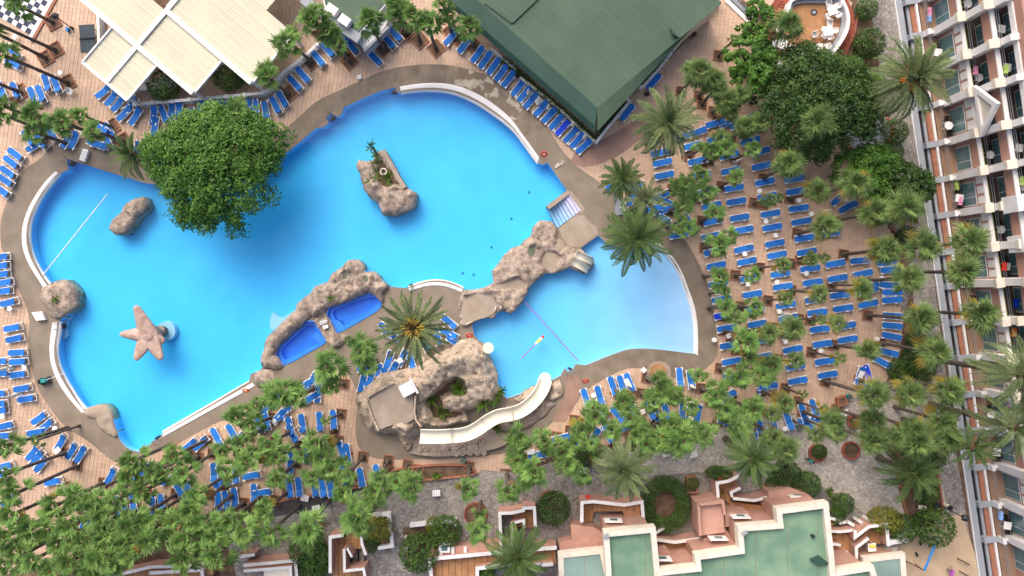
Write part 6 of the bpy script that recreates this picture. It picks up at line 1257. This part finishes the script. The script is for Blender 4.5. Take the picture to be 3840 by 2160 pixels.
# flat patch of wet concrete beside the steps
b=MB(); b.prism(WP(2,1,[(470,850),(650,720),(720,710),(800,800),(850,830),(870,905),(690,1040),(560,1030),(500,930)]),-.02,.03); struct(obj('concrete_apron',b,M['rockf']))
# underwater ledges (pale)
for pts_ in ([(0,2),[(575,320),(690,268),(690,300),(640,340),(640,450),(645,490),(590,530),(560,545),(560,420)]],[(1,2),[(410,210),(330,250),(230,310),(150,230),(115,330),(130,450),(240,370)]]):
    b=MB(); b.prism(smooth(WP(*pts_[0],pts_[1],-.3),2),-1.3,-.85); struct(obj('underwater_ledge',b,M['poolstep']))
# ropes
def rope(name,label,A,B_,z,m,nf=0,fm=None,cat='rope',r=.035):
    a=W(A,z);c=W(B_,z); t=thing(name,label,cat); b=MB(); b.tube([(*a,z),(*lerp(a,c,.5),z-.01),(*c,z)],r,6); obj('cord',b,m,t)
    for i in range(nf):
        p=lerp(a,c,(i+.5)/nf); q=lerp(a,c,(i+.5)/nf+.35/nf); fb=MB(); fb.tube([(*p,z),(*q,z)],.06,6); obj('float',fb,fm,t)
    return t
rope('lane_rope','white float line stretched across the left bay of the main pool',F(0,1,1085,500),F(0,1,418,1335),-.06,M['plastic'],26,M['plastic'],r=.05)
rope('float_rope','long magenta float line across the paddling pool',F(2,2,130,140),F(2,2,670,735),-.05,M['pinkp'],36,M['pinkp'])
t=rope('float_rope','short magenta float line with yellow and white floats in the paddling pool',F(2,2,90,712),F(2,2,310,492),-.05,M['pinkp'],9,M['pinkp'])
a=W(F(2,2,90,712),0);c=W(F(2,2,310,492),0)
for i,mm in enumerate(('plastic','yellow','yellow','plastic','red')):
    p=lerp(a,c,.70+.075*i); b=MB(); b.disc(*p,-.1,.03,.16,10,r1=.12); obj('buoy',b,M[mm],t)
# ladders
def ladder(c,r,u,v,a,label):
    x,y=W(F(c,r,u,v)); t=thing('pool_ladder',label,'ladder',(x,y,0),R(a),'pool ladders')
    for s in(-.26,.26): b=MB(); b.tube([(-.45,s,.0),(-.4,s,.6),(-.15,s,.75),(.06,s,.6),(.1,s,-1.0)],.03,6); obj('rail',b,M['steel'],t)
    for k in range(4): b=MB(); b.box(.1,0,-.15-.25*k,.16,.5,.04); obj('rung',b,M['dark'],t)
for a in [(0,1,690,180,-30,'steel ladder at the top-left corner of the pool'),(1,0,1385,905,-80,'steel ladder beside the left end of the top white rim'),(1,0,755,1175,-40,'steel ladder in the notch right of the big tree'),(0,2,605,385,0,'steel ladder below the left rock outcrop'),(0,3,1570,75,150,'steel ladder at the lowest corner of the pool'),(2,2,590,830,70,'steel ladder on the lower edge of the paddling pool'),(1,2,2440,225,-80,'steel ladder from the rocky bank into the paddling pool')]: ladder(*a)
# lifebuoys
def buoy(c,r,u,v,label,m='orange',h=.9):
    x,y=W(F(c,r,u,v),h); t=thing('lifebuoy_stand',label,'lifebuoy',(x,y,0)); b=MB(); b.tube([(0,0,0),(0,0,h)],.03,6); obj('post',b,M['white'],t)
    b=MB(); n=20
    for i in range(n):
        a=2*math.pi*i/n
        for k in range(6): w=2*math.pi*k/6; b.v.append(((.30+.07*math.cos(w))*math.cos(a),.07*math.sin(w)+(.30+.07*math.cos(w))*math.sin(a)*.55,h+.12+(.30+.07*math.cos(w))*math.sin(a)*.8))
    for i in range(n):
        for k in range(6): b.f.append((i*6+k,i*6+(k+1)%6,((i+1)%n)*6+(k+1)%6,((i+1)%n)*6+k)); b.m.append(0)
    obj('ring',b,M[m],t,sm=True)
buoy(0,2,2478,1030,'orange lifebuoy on its post at the right end of the straight rim'); buoy(2,1,322,105,'red lifebuoy at the lower end of the top white rim','red'); buoy(1,2,2148,478,'red lifebuoy between slide mound and paddling pool','red'); buoy(2,2,740,936,'red lifebuoy near the grey slab path below the paddling pool','red')
# pool cleaning trolley
x,y=W(F(0,2,445,935),.4); t=thing('cleaning_trolley','dark pool cleaning trolley with a pole on the left deck','trolley',(x,y,.012),R(12)); b=MB(); b.box(0,0,.3,1.0,.55,.08); obj('tray',b,M['dark'],t)
for dx in(-.4,.4):
    for dy in(-.3,.3): b=MB(); b.tube([(dx,dy-.04,.15),(dx,dy+.04,.15)],.15,10); obj('wheel',b,M['black'],t)
b=MB(); b.box(.1,.05,.55,.5,.4,.4); obj('bag',b,M['shirtt'],t); b=MB(); b.box(-.35,0,.5,.3,.4,.3); obj('motor',b,M['black'],t); b=MB(); b.tube([(.1,0,.75),(.9,.15,.5),(2.0,.35,.08)],.025,6); obj('pole',b,M['plastic'],t)
# white boxes, benches, plinths
def slabbox(name,label,cat,c,r,pts,z0,z1,m,n=1):
    P_=WP(c,r,pts,z1); t=thing(name,label,cat)
    for k in range(n):
        a,b_=k/n,(k+1)/n-.02*(n>1); q=[lerp(P_[0],P_[3],a),lerp(P_[1],P_[2],a),lerp(P_[1],P_[2],b_),lerp(P_[0],P_[3],b_)]; b=MB(); b.prism(q,z0+.06,z1-.004*k); obj('panel',b,M[m],t)
    q=inset(P_,.08); b=MB(); b.prism(q,z0,z1-.07); obj('base',b,M['grey'],t)
slabbox('bench','white slatted bench box beside the small date palm','bench',0,1,[(832,45),(888,58),(848,182),(793,158)],0,.45,'plastic',4)
slabbox('bench','white slatted panel on the deck below the left outcrop','bench',0,2,[(315,245),(420,235),(455,322),(362,330)],0,.4,'plastic',4)
slabbox('equipment_box','grey pump box with a pale lid behind the date palms','box',2,1,[(1030,530),(1180,545),(1180,700),(1040,720)],0,.25,'grey'); slabbox('hatch','pale tilted hatch on the grey pump box','hatch',2,1,[(1088,640),(1118,620),(1158,655),(1130,685)],.25,.7,'plastic')
slabbox('hatch','pale hatch slab on the deck right of the red lifebuoy','hatch',2,1,[(425,215),(515,160),(525,195),(440,245)],.03,.06,'cobblel'); slabbox('floor_hatch','small pale block at the deck edge above the top arc','block',1,0,[(1015,755),(1055,745),(1062,790),(1020,798)],.02,.25,'white')
slabbox('filter_box','white filter box between the two jacuzzis','box',1,2,[(668,378),(722,368),(728,402),(680,412)],.14,.5,'plastic')
for u,v,l in((660,352,'left'),(695,338,'right')): x,y=W(F(1,2,u,v),.4); b=MB(); b.disc(x,y,.12,.4,.2,14); o=tag(obj('filter_drum',b,M['plastic']),'small white filter drum, %s of two between the jacuzzis'%l,'drum'); b=MB(); b.disc(x,y,.4,.44,.12,12); obj('lid',b,M['grey'],o)
x,y=W(F(1,2,2335,605),1.6); b=MB(); b.disc(x,y,1.1,1.5,.5,18,r1=.55); o=tag(obj('splash_bowl',b,M['chute']),'cream bowl on the mound edge over the paddling pool','bowl'); b=MB(); b.disc(x,y,-.2,1.1,.2,10); obj('stem',b,M['rockl'],o)
x,y=W(F(1,2,1700,700),1.4); t=thing('boulder','pale pointed boulder leaning by the radial palm','rock'); bpy.data.objects.remove(t)
rock('boulder','pale upright boulder half hidden by the lower fronds of the huge palm',WP(1,2,[(1640,600),(1700,590),(1750,720),(1740,760),(1660,770)],.8),1.0,M['rockl'],zb=-.02,seed=21)
rock('boulder','grey upright stone standing in the hollow of the slide mound',WP(1,2,[(2005,950),(2020,870),(2080,880),(2110,930),(2060,960)],1.2),1.6,M['rockf'],zb=-.02,seed=22,fall=.4)
rock('boulder','pale boulder between the slide foot and the water',WP(2,2,[(20,1120),(110,1060),(200,1000),(270,990),(270,1060),(190,1140),(80,1180)],.5),.8,M['rockl'],zb=-1.0,seed=23); rock('boulder','brown boulder on the outer side of the slide bend',WP(2,2,[(400,980),(480,930),(520,1010),(500,1100),(430,1150),(380,1130)],.4),.7,M['rockl'],zb=-.1,seed=24)
rock('rock_bank','low brown rock bank under the slide bend',WP(2,2,[(-60,1180),(80,1180),(250,1120),(380,1140),(440,1180),(330,1290),(200,1390),(60,1449),(-120,1440)],.2),.35,M['rock'],zb=-.1,seed=25,amp=.3)
# concrete ramp path beside the slide, drain circle
b=MB(); b.prism(WP(2,2,[(550,900),(650,860),(700,960),(660,1120),(540,1350),(400,1340),(520,1100)]),-.02,.035); struct(obj('ramp_path',b,M['wet']))
x,y=W(F(2,2,1475,860)); b=MB(); b.disc(x,y,-.02,.05,1.25,28); struct(obj('round_patch',b,M['rockf'])); b=MB(); b.disc(x-.05,y+.15,.0,.058,.85,24); struct(obj('clay_patch',b,M['ochre']))
x,y=W(F(3,0,1010,1320),.6); t=thing('round_plinth','pale round plinth with a brick edge beside the dark tree','plinth',(x,y,0)); b=MB(); b.disc(0,0,-.05,.5,2.2,40); obj('top',b,M['grey'],t); rr=[(2.3*math.cos(2*math.pi*i/46),2.3*math.sin(2*math.pi*i/46)) for i in range(46)]
for i,p in enumerate(rr): link('brick',brm,t,(p[0],p[1],.42),2*math.pi*i/46)
# ------------------------------------------------------------------ last objects
# giant chess board
cbt=thing('giant_chess_board','giant outdoor chess board of dark and white squares with a terracotta kerb','chess board')
c0=(300,352); ea=(.485*54,-.874*54); eb=(-.86*54,-.51*54)
for i in range(-1,8):
    for j in range(8):
        if i<0: continue
        q=[(c0[0]+ea[0]*(i+p)+eb[0]*(j+r_),c0[1]+ea[1]*(i+p)+eb[1]*(j+r_)) for p,r_ in((.02,.02),(.98,.02),(.98,.98),(.02,.98))]
        P_=WP(0,0,q); 
        if max(a[0] for a in P_)<-53 or min(a[1] for a in P_)>31: continue
        b=MB(); b.prism(P_,-.02,.05+rnd.uniform(-.004,.004)); obj('square',b,M['navy' if (i+j)%2==0 else 'wsq'],cbt)
b=MB(); q=WP(0,0,[(c0[0]+ea[0]*k-eb[0]*.45,c0[1]+ea[1]*k-eb[1]*.45) for k in(-1,9)]); b.strip(q,.5,-.02,.045); obj('white_border',b,M['wsq'],cbt)
b=MB(); q=WP(0,0,[(c0[0]+ea[0]*k-eb[0]*1.05,c0[1]+ea[1]*k-eb[1]*1.05) for k in(-1,9)]); b.strip(q,.28,-.02,.12); obj('kerb',b,M['terra'],cbt)
# table tennis
x,y=W(F(0,0,880,388),.76); t=thing('table_tennis_table','dark grey table tennis table beside the pavilion','table',(x,y,0),R(-86)); 
for s in(-.7,.7): b=MB(); b.box(s,0,.75,1.37,1.52,.035); obj('tabletop',b,M['ttable'],t)
b=MB(); b.box(0,0,.84,.02,1.7,.15); obj('net',b,M['black'],t)
for dx in(-1.0,1.0):
    for dy in(-.55,.55): b=MB(); b.box(dx,dy,.37,.06,.06,.73); obj('leg',b,M['dark'],t)
# lamp posts
def lamp(base,top,h,label):
    x,y=W(base); X,Y=W(top,h); t=thing('lamp_post',label,'street lamp',(x,y,0)); d=(X-x,Y-y)
    b=MB(); b.tube([(0,0,0),(0,0,.3)],.13,8); b.tube([(0,0,.3),(d[0],d[1],h-.3)],.05,8); obj('pole',b,M['dark'],t); b=MB(); b.box(d[0],d[1],h-.15,.5,.5,.28); b.disc(d[0],d[1],h,h+.16,.34,4,r1=.05); obj('lantern',b,M['dark'],t)
lamp(F(0,0,730,285),F(0,0,545,158),3.0,'dark lamp post beside the table tennis table'); lamp(F(3,3,1718,732),F(3,3,1992,870),4.3,'dark lamp post at the end of the long kerbed bed')
x,y=W(F(3,3,1680,735)); b=MB(); b.box(x,y,.2,.5,.5,.4); o=tag(obj('junction_box',b,M['dark']),'dark square box at the foot of the playground lamp','box')
x,y=W(F(0,0,695,305)); b=MB(); b.box(x,y,.2,.25,.35,.4); o=tag(obj('spotlight',b,M['bluep']),'small blue floor spotlight at the foot of the upper lamp post','spotlight')
# bins
def bin_(c,r,u,v,label,m='canvas'):
    x,y=W(F(c,r,u,v)); t=thing('litter_bin',label,'bin',(x,y,0)); b=MB(); b.disc(0,0,0,.85,.2,16,r1=.24); obj('body',b,M[m],t); b=MB(); b.disc(0,0,.85,.93,.25,16); obj('rim',b,M['black'],t)
bin_(2,0,1810,375,'tan litter bin with a black top east of the hall','pink'); bin_(2,0,55,790,'striped litter bin with a black top behind the hall row','grey'); bin_(3,3,1780,735,'pale litter bin with a black top by the playground lamp'); 
for c,r,u,v,l in((1,3,2080,292,'green bin beside the kerb under the slide plinth'),(3,2,830,1095,'green bin at the terracotta corner box'),(3,2,322,1400,'green bin among the jumbled loungers')):
    x,y=W(F(c,r,u,v),.6); t=thing('planter_pot',l.replace('bin','tub'),'tub',(x,y,0)); b=MB(); b.disc(0,0,0,.55,.2,14,r1=.26); obj('tub',b,M['shirtt'],t); b=MB(); b.disc(0,0,.5,.56,.2,12); obj('soil',b,M['soil'],t)
for c,r,u,v,s,l in((2,0,1355,950,.5,'dark square floor box near the hall corner wall'),(2,0,2425,1010,.9,'dark round manhole on the shaded path by the narrow tree'),(1,3,1300,320,.55,'dark floor grate left of the kerbed bed')):
    x,y=W(F(c,r,u,v)); b=MB(); b.box(x,y,.03,s,s*.8,.07,R(10)); o=tag(obj('floor_grate',b,M['dark']),l,'grate'); b=MB(); b.box(x,y,.075,s*.7,s*.55,.02,R(10)); obj('cover',b,M['black'],o)
# playground swing, rails, spring toy
t=thing('swing_set','swing set with a long bright blue top beam on the sand','swing'); A=W(F(3,3,1700,1090),2.6); C=W(F(3,3,1572,1395),2.6)
b=MB(); b.tube([(*A,2.6),(*C,2.6)],.10,8); obj('top_beam',b,M['bluep'],t)
for P_,feet in((A,[(1490,1000),(1560,1060)]),(C,[(1390,1300),(1480,1328)])):
    for u,v in feet: q=W(F(3,3,u,v)); b=MB(); b.tube([(*P_,2.55),(*q,0)],.05,6); obj('leg',b,M['terra'] if v>1310 else M['bark'],t)
for k,(u,v) in enumerate(((1532,1120),(1497,1232))):
    x,y=W(F(3,3,u,v),.45); b=MB(); b.box(x,y,.45,.2,.46,.05,R(20)); s_=obj('seat',b,M['black'],t); top=lerp(A,C,.32+.36*k)
    for d in(-.2,.2): b=MB(); b.tube([(x,y+d,.47),(top[0],top[1]+d,2.55)],.012,4); obj('chain',b,M['steel'],s_)
for k,(p,q) in enumerate((((1922,1280),(2030,1338)),((1942,1410),(2024,1455)))):
    a=W(F(3,3,*p),.4);c=W(F(3,3,*q),.4); t=thing('balance_bar','dark low balance bar on the sand, %s of two'%('upper' if k==0 else 'lower'),'bar'); b=MB(); b.tube([(*a,.4),(*c,.4)],.06,6); obj('rail',b,M['bark'],t)
    for s in(.1,.9): w=lerp(a,c,s); b=MB(); b.tube([(*w,0),(*w,.38)],.05,6); obj('post',b,M['bark'],t)
x,y=W(F(3,3,1845,1410),.6); t=thing('spring_rider','purple spring rider toy with a black handle ring on the sand','toy',(x,y,0)); b=MB(); b.disc(0,0,0,.35,.14,10); obj('spring',b,M['steel'],t); b=MB(); b.box(.1,-.25,.5,.22,.9,.3,R(-15)); obj('body',b,M['pinkp'],t)
b=MB()
for i in range(12): a=2*math.pi*i/12; b.tube([(-.15+.17*math.cos(a),.42+.17*math.sin(a),.7),(-.15+.17*math.cos(a+.55),.42+.17*math.sin(a+.55),.7)],.025,4)
obj('handle',b,M['black'],t)
# terracotta kerbs and round planters
def kerb(label,segs,w=.18,z=.22,soil=True,closed=False,name='planting_bed'):
    P_=smooth(S_(*segs),1,closed); t=thing(name,label,'planter'); b=MB(); b.strip(P_,w,-.05,z,closed=closed); obj('kerb',b,M['terra'],t)
    if soil: b=MB(); b.fill(P_,.02); obj('soil',b,M['soil'],t)
kerb('long planting bed with a terracotta kerb curving down to the playground',[(3,3,[(1190,30),(1230,160),(1260,260),(1290,400),(1320,520),(1345,660),(1380,800),(1440,900),(1520,965),(1650,930),(1735,860),(1750,740),(1720,520),(1690,330),(1690,150),(1560,40)])],closed=True)
kerb('long low kerbed bed below the slide plinth',[(1,3,[(1300,515),(1345,385),(1500,360),(1700,335),(1900,325),(2080,328),(2170,345),(2225,400),(2180,430),(1900,460),(1600,490)])],closed=True)
kerb('terracotta kerb ending the grove terrace below the last loungers',[(1,3,[(160,712),(300,680),(480,650),(640,622),(900,575),(1150,530)])],soil=False)
kerb('terracotta kerb along the belt below the paddling pool',[(2,3,[(0,335),(150,290),(380,235),(560,215),(700,160),(760,90)])],soil=False)
kerb('terracotta kerb round the soil bed right of the raised terrace',[(3,0,[(910,90),(885,200),(860,350),(800,500),(720,650)])],soil=False); kerb('terracotta kerb by the small palm court at the hotel side',[(3,1,[(1225,830),(1290,900),(1320,920),(1290,1000)])],soil=False)
b=MB(); b.fill(S_((3,0,[(840,160),(1040,170),(1070,330),(1110,560),(1140,800),(900,1000),(700,700),(820,500)])),-.03); struct(obj('soil_bed',b,M['soil']))
b=MB(); b.fill(S_((3,2,[(1360,0),(1460,0),(1470,420),(1640,800),(1600,900),(1300,900),(1180,950),(1330,700),(1350,400)]),(3,1,[(1290,1000),(1400,1000),(1440,1449)][::-1])),.006); struct(obj('soil_strip',b,M['soil']))
for c,r,u,v,rr,l in((3,3,502,212,.84,'round terracotta planter with a small bush on the pale cobbles'),(3,3,838,190,.82,'round terracotta planter with a bare palm foot on the pale cobbles'),(1,3,2210,830,1.1,'terracotta ring with a little palm right of the grey court'),(3,2,865,1345,.6,'terracotta ring at the lower corner of the sunbed grid'),(2,3,380,690,.9,'terracotta ring below the belt beside the small yard')):
    x,y=W(F(c,r,u,v),.2); t=thing('round_planter',l,'planter',(x,y,0)); n=26
    for i in range(n): a=2*math.pi*i/n; link('brick',brm,t,(rr*math.cos(a),rr*math.sin(a),.12),a).scale=(.28,.95,2.3)
    b=MB(); b.disc(0,0,-.02,.1,rr,20); obj('soil',b,M['soil'],t)
def tbox(c,r,pts,z,label,name='planter_box'):
    P_=WP(c,r,pts,z); t=thing(name,label,'planter'); b=MB(); b.strip(P_,.14,-.02,z,closed=True); obj('kerb',b,M['terra'],t); b=MB(); b.prism(inset(P_,.05),-.02,z-.08); obj('soil',b,M['soil'],t)
tbox(2,3,[(1765,460),(1850,455),(1865,610),(1765,615)],.7,'tall terracotta planter beside the ring hedge'); tbox(3,2,[(705,1115),(775,1090),(795,1165),(715,1195)],.6,'solid terracotta corner box of the sunbed grid'); tbox(2,3,[(595,215),(640,210),(638,270),(600,275)],.6,'small terracotta box in the belt')
tbox(2,0,[(-0,0),(0,1),(1,1),(1,0)],.1,'x') if False else None
x,y=W(F(3,3,1560,765),.4); t=thing('amphora','big beige amphora lying on its side in the kerbed bed','jar',(x,y,.35)); b=MB(); b.tube([(.45,-.05,0),(.25,-.02,0),(-.1,0,0),(-.4,.08,0),(-.52,.12,0)],[.08,.27,.32,.2,.17],12); obj('body',b,M['canvas'],t,sm=True); b=MB(); b.tube([(-.52,.12,.02),(-.55,.13,.03)],.14,10); obj('mouth',b,M['black'],t)
for u,v,l in((2095,470,'red fire box on the angled stair terrace wall'),(765,660,'red fire box on the ochre stair yard wall')): x,y=W(F(2,3,u,v),1.4); t=thing('fire_box',l,'box',(x,y,0)); b=MB(); b.box(0,0,1.3,.42,.32,.5); obj('box',b,M['red'],t); b=MB(); b.box(0,0,.52,.08,.08,1.04); obj('post',b,M['steel'],t)
for c,r,u,v,l in((1,3,605,770,'white square floor panel on the dark path below the grove'),(2,3,720,395,'white bench seat among the belt palms'),(1,3,1815,615,'white slatted bench end under a palm below the kerbed bed'),(2,3,1825,225,'pale bench under the last belt palms'),(3,2,770,1258,'white square slab on the cobbles below the corner box'),(2,3,1548,215,'small pale plate on the cobbles'),(1,3,490,665,'pale block on the kerb of the grove terrace')):
    x,y=W(F(c,r,u,v),.4); t=thing('seat_block',l,'seat',(x,y,0),R(rnd.uniform(-20,20))); 
    for k in range(4): b=MB(); b.box(-.3+.2*k,0,.4,.17,.62,.06); obj('slat',b,M['plastic'],t)
    for s in(-.3,.3): b=MB(); b.box(s,0,.18,.08,.5,.36); obj('leg',b,M['grey'],t)
# yellow topped table in the maze of yards
x,y=W(F(3,3,1045,1160),1.3); dining(x,y,.6,R(5),'small white table with yellow things in the maze of yards',.8); b=MB(); b.box(x,y+.15,1.40,.6,.25,.12); tag(obj('yellow_bag',b,M['yellow']),'yellow bag lying on the table in the maze of yards','bag')
b=MB(); b.prism(WP(3,3,[(1175,1160),(1300,1150),(1310,1220),(1190,1235)],1.0),0,1.0); o=tag(obj('stone_bench',b,M['cobblel']),'stone bench block at the edge of the maze of yards','bench')
b=MB(); b.prism(WP(3,3,[(1215,1090),(1415,1078),(1418,1110),(1300,1125),(1220,1145)],1.6),0,1.6); o=tag(obj('planter_wall',b,M['white']),'white planter wall under the pair of clipped bushes by the sand','planter')
# flue boxes on the flat roofs
x,y=W(F(3,3,445,1042),6.1); b=MB(); b.disc(x,y,6.05,6.4,.16,10); tag(obj('roof_vent',b,M['dark']),'dark round vent on the broad green roof','vent')
for c,r,u,v,z,l in((2,3,2340,1015,6.75,'small white floodlight at the inner parapet corner'),(2,3,945,1045,6.55,'grey floodlight on the corner of the square roof parapet')): x,y=W(F(c,r,u,v),z); t=thing('floodlight',l,'lamp',(x,y,z-.1),R(30)); b=MB(); b.box(0,0,.1,.5,.3,.25); obj('head',b,M['grey'],t); b=MB(); b.box(0,0,-.05,.1,.1,.2); obj('bracket',b,M['dark'],t)
# hotel balcony furniture
fl=[0,0]
def hpt(s,n): return HP(s,n)
for i,(a,c) in enumerate(zip(SB,SB[1:])):
    w=c-a; mid_=a+w*.6
    if i in(2,4,6,9,12,13,15): 
        x,y=hpt(mid_,2.75); dining(x,y,.55,R(-8),'white balcony table in ground floor bay %s of the hotel'%od(i),.75,group='hotel balcony tables',rnd_=(i in(4,12)))
        for k,s in enumerate((-.75,.75)): x,y=hpt(mid_+s,2.85); chair(x,y,.55,R(82 if s<0 else 262),'dark chair %s the ground floor table in bay %s of the hotel'%('above' if s<0 else 'below',od(i)),'black','hotel balcony chairs')
    if i in(1,3,5,7,8,11,14): 
        x,y=hpt(mid_,4.55); dining(x,y,3.2,R(-8),'pale table on the first floor balcony in bay %s of the hotel'%od(i),.7,group='hotel balcony tables',rnd_=(i%2==1))
        x,y=hpt(mid_-.7,4.6); chair(x,y,3.2,R(80),'dark chair on the first floor balcony in bay %s of the hotel'%od(i),'black','hotel balcony chairs')
    if i in(2,3,5,6,9): x,y=hpt(mid_,5.35); dining(x,y,5.95,R(-8),'pale table on the top balcony in bay %s of the hotel'%od(i),.7,group='hotel balcony tables')
for s,n,z,m,l in((SB[1]+1.4,2.7,1.0,'cloth1','pink towel over the chair in the uppermost hotel bay'),(SB[1]+2.0,2.6,1.0,'cloth2','blue towel beside the pink one in the uppermost hotel bay'),(SB[6]+2.4,2.75,1.35,'cloth1','pink cloth on a ground floor balcony table'),(SB[6]+.9,2.8,1.1,'cloth3','lime cushion on a ground floor balcony chair'),(SB[6]+1.6,4.86,7.2,'cloth3','lime towel over the top balcony rail, upper'),(SB[7]+.6,4.86,7.2,'cloth4','orange towel over the top balcony rail'),(SB[4]-1.2,4.86,7.2,'cloth3','lime towel over the top balcony rail, lower'),(SB[8]+2.0,4.05,4.4,'red','red towels over the first floor rail'),(SB[10]+1.2,4.05,4.4,'cloth4','orange towel over the first floor rail'),(SB[3]+1.5,4.05,4.4,'cloth1','coral towel over the first floor rail'),(SB[-3]+1.0,2.15,1.45,'cloth2','blue towel at the rail of the lowest bay'),(SB[9]+2.2,5.0,3.9,'blue2','blue towel drying on the first floor')):
    x,y=hpt(s,n); b=MB(); 
    for k in range(4): b.box(x+.05*(k%2),y-.3+.2*k,z-.02*(k%2)-.1,.32,.2,.3,R(-8))
    tag(obj('towel',b,M[m]),l,'towel','towels on the hotel')
# ------------------------------------------------------------------ people
def person(x,y,rz,label,top,legs,pose='stand',sleeve='skin'):
    V=[];E=[];Rr=[]
    def n(p,r,par=None): V.append(p); Rr.append(r); (E.append((par,len(V)-1)) if par is not None else None); return len(V)-1
    pel=n((0,0,.93),.135); ab=n((.02,0,1.08),.125,pel); chs=n((.05,0,1.28),.15,ab); nk=n((.08,0,1.45),.06,chs); 
    hd=n((.10,0,1.55),.085,nk); h2=n((.11,0,1.66),.095,hd)
    for s in(-1,1):
        hip=n((0,.10*s,.88),.10,pel); kn=n((.07 if s>0 else -.02,.11*s,.48),.062,hip); an=n((.02 if s>0 else -.12,.11*s,.09),.042,kn); n((.20 if s>0 else .06,.12*s,.04),.035,an)
        sh=n((.05,.19*s,1.36),.062,chs); el=n((.14,.25*s,1.10),.045,sh); wr=n((.33,.18*s,.98),.032,el); hand=n((.40,.16*s,.96),.03,wr)
        for k in range(4): f1=n((.45,(.16*s+(k-1.5)*.019),.95),.0095,hand); n((.49-.006*abs(k-1),(.16*s+(k-1.5)*.02),.92),.0085,f1)
        th=n((.42,.16*s-.045*s,.975),.010,hand); n((.45,.16*s-.06*s,.96),.009,th)
    me=bpy.data.meshes.new('person_body'); me.from_pydata(V,E,[]); o=bpy.data.objects.new('person',me); COL.objects.link(o)
    md=o.modifiers.new('skin','SKIN'); sv=me.skin_vertices[0].data
    for i,r in enumerate(Rr): sv[i].radius=(r,r)
    sv[0].use_root=True; o.modifiers.new('sub','SUBSURF').levels=1
    dg=bpy.context.evaluated_depsgraph_get(); me2=bpy.data.meshes.new_from_object(o.evaluated_get(dg)); o.modifiers.clear(); o.data=me2
    for m in(M[top],M[legs],M['skin'],M['hair'],M['black']): me2.materials.append(m)
    for p in me2.polygons:
        c=p.center; p.use_smooth=True
        if c.z<.075: k=4
        elif c.z<.93 and c.x<.28: k=1 if (legs!='shorts' or c.z>.5) else 2
        elif c.z>1.46: k=2 if (c.x>.13 and c.z<1.66) else (3 if c.z>1.53 else 2)
        elif c.x>.30: k=2
        else: k=0
        p.material_index=k
    o.location=(x,y,0); o.rotation_euler=(0,0,rz); tag(o,label,'person')
    b=MB()
    for s in(-1,1): b.disc(.197,.035*s,1.60,1.625,.012,6)
    b.tube([(.19,0,1.60),(.222,0,1.575)],.014,5); b.box(.192,0,1.535,.015,.05,.012); e=obj('face',b,M['hair'],o); 
    b=MB(); b.disc(.07,0,1.62,1.70,.105,14,r1=.10); b.disc(.075,0,1.70,1.755,.10,14,r1=.055); obj('hair',b,M['hair'],o); return o
x,y=W(F(0,3,700,500)); person(x,y,R(150),'person in a pale lilac shirt and brown shorts bending over a lounger','shirtw','shorts')
x,y=W(F(3,3,385,262)); person(x,y,R(-60),'person in a teal shirt and dark trousers on the pale cobbles','shirtt','trou')
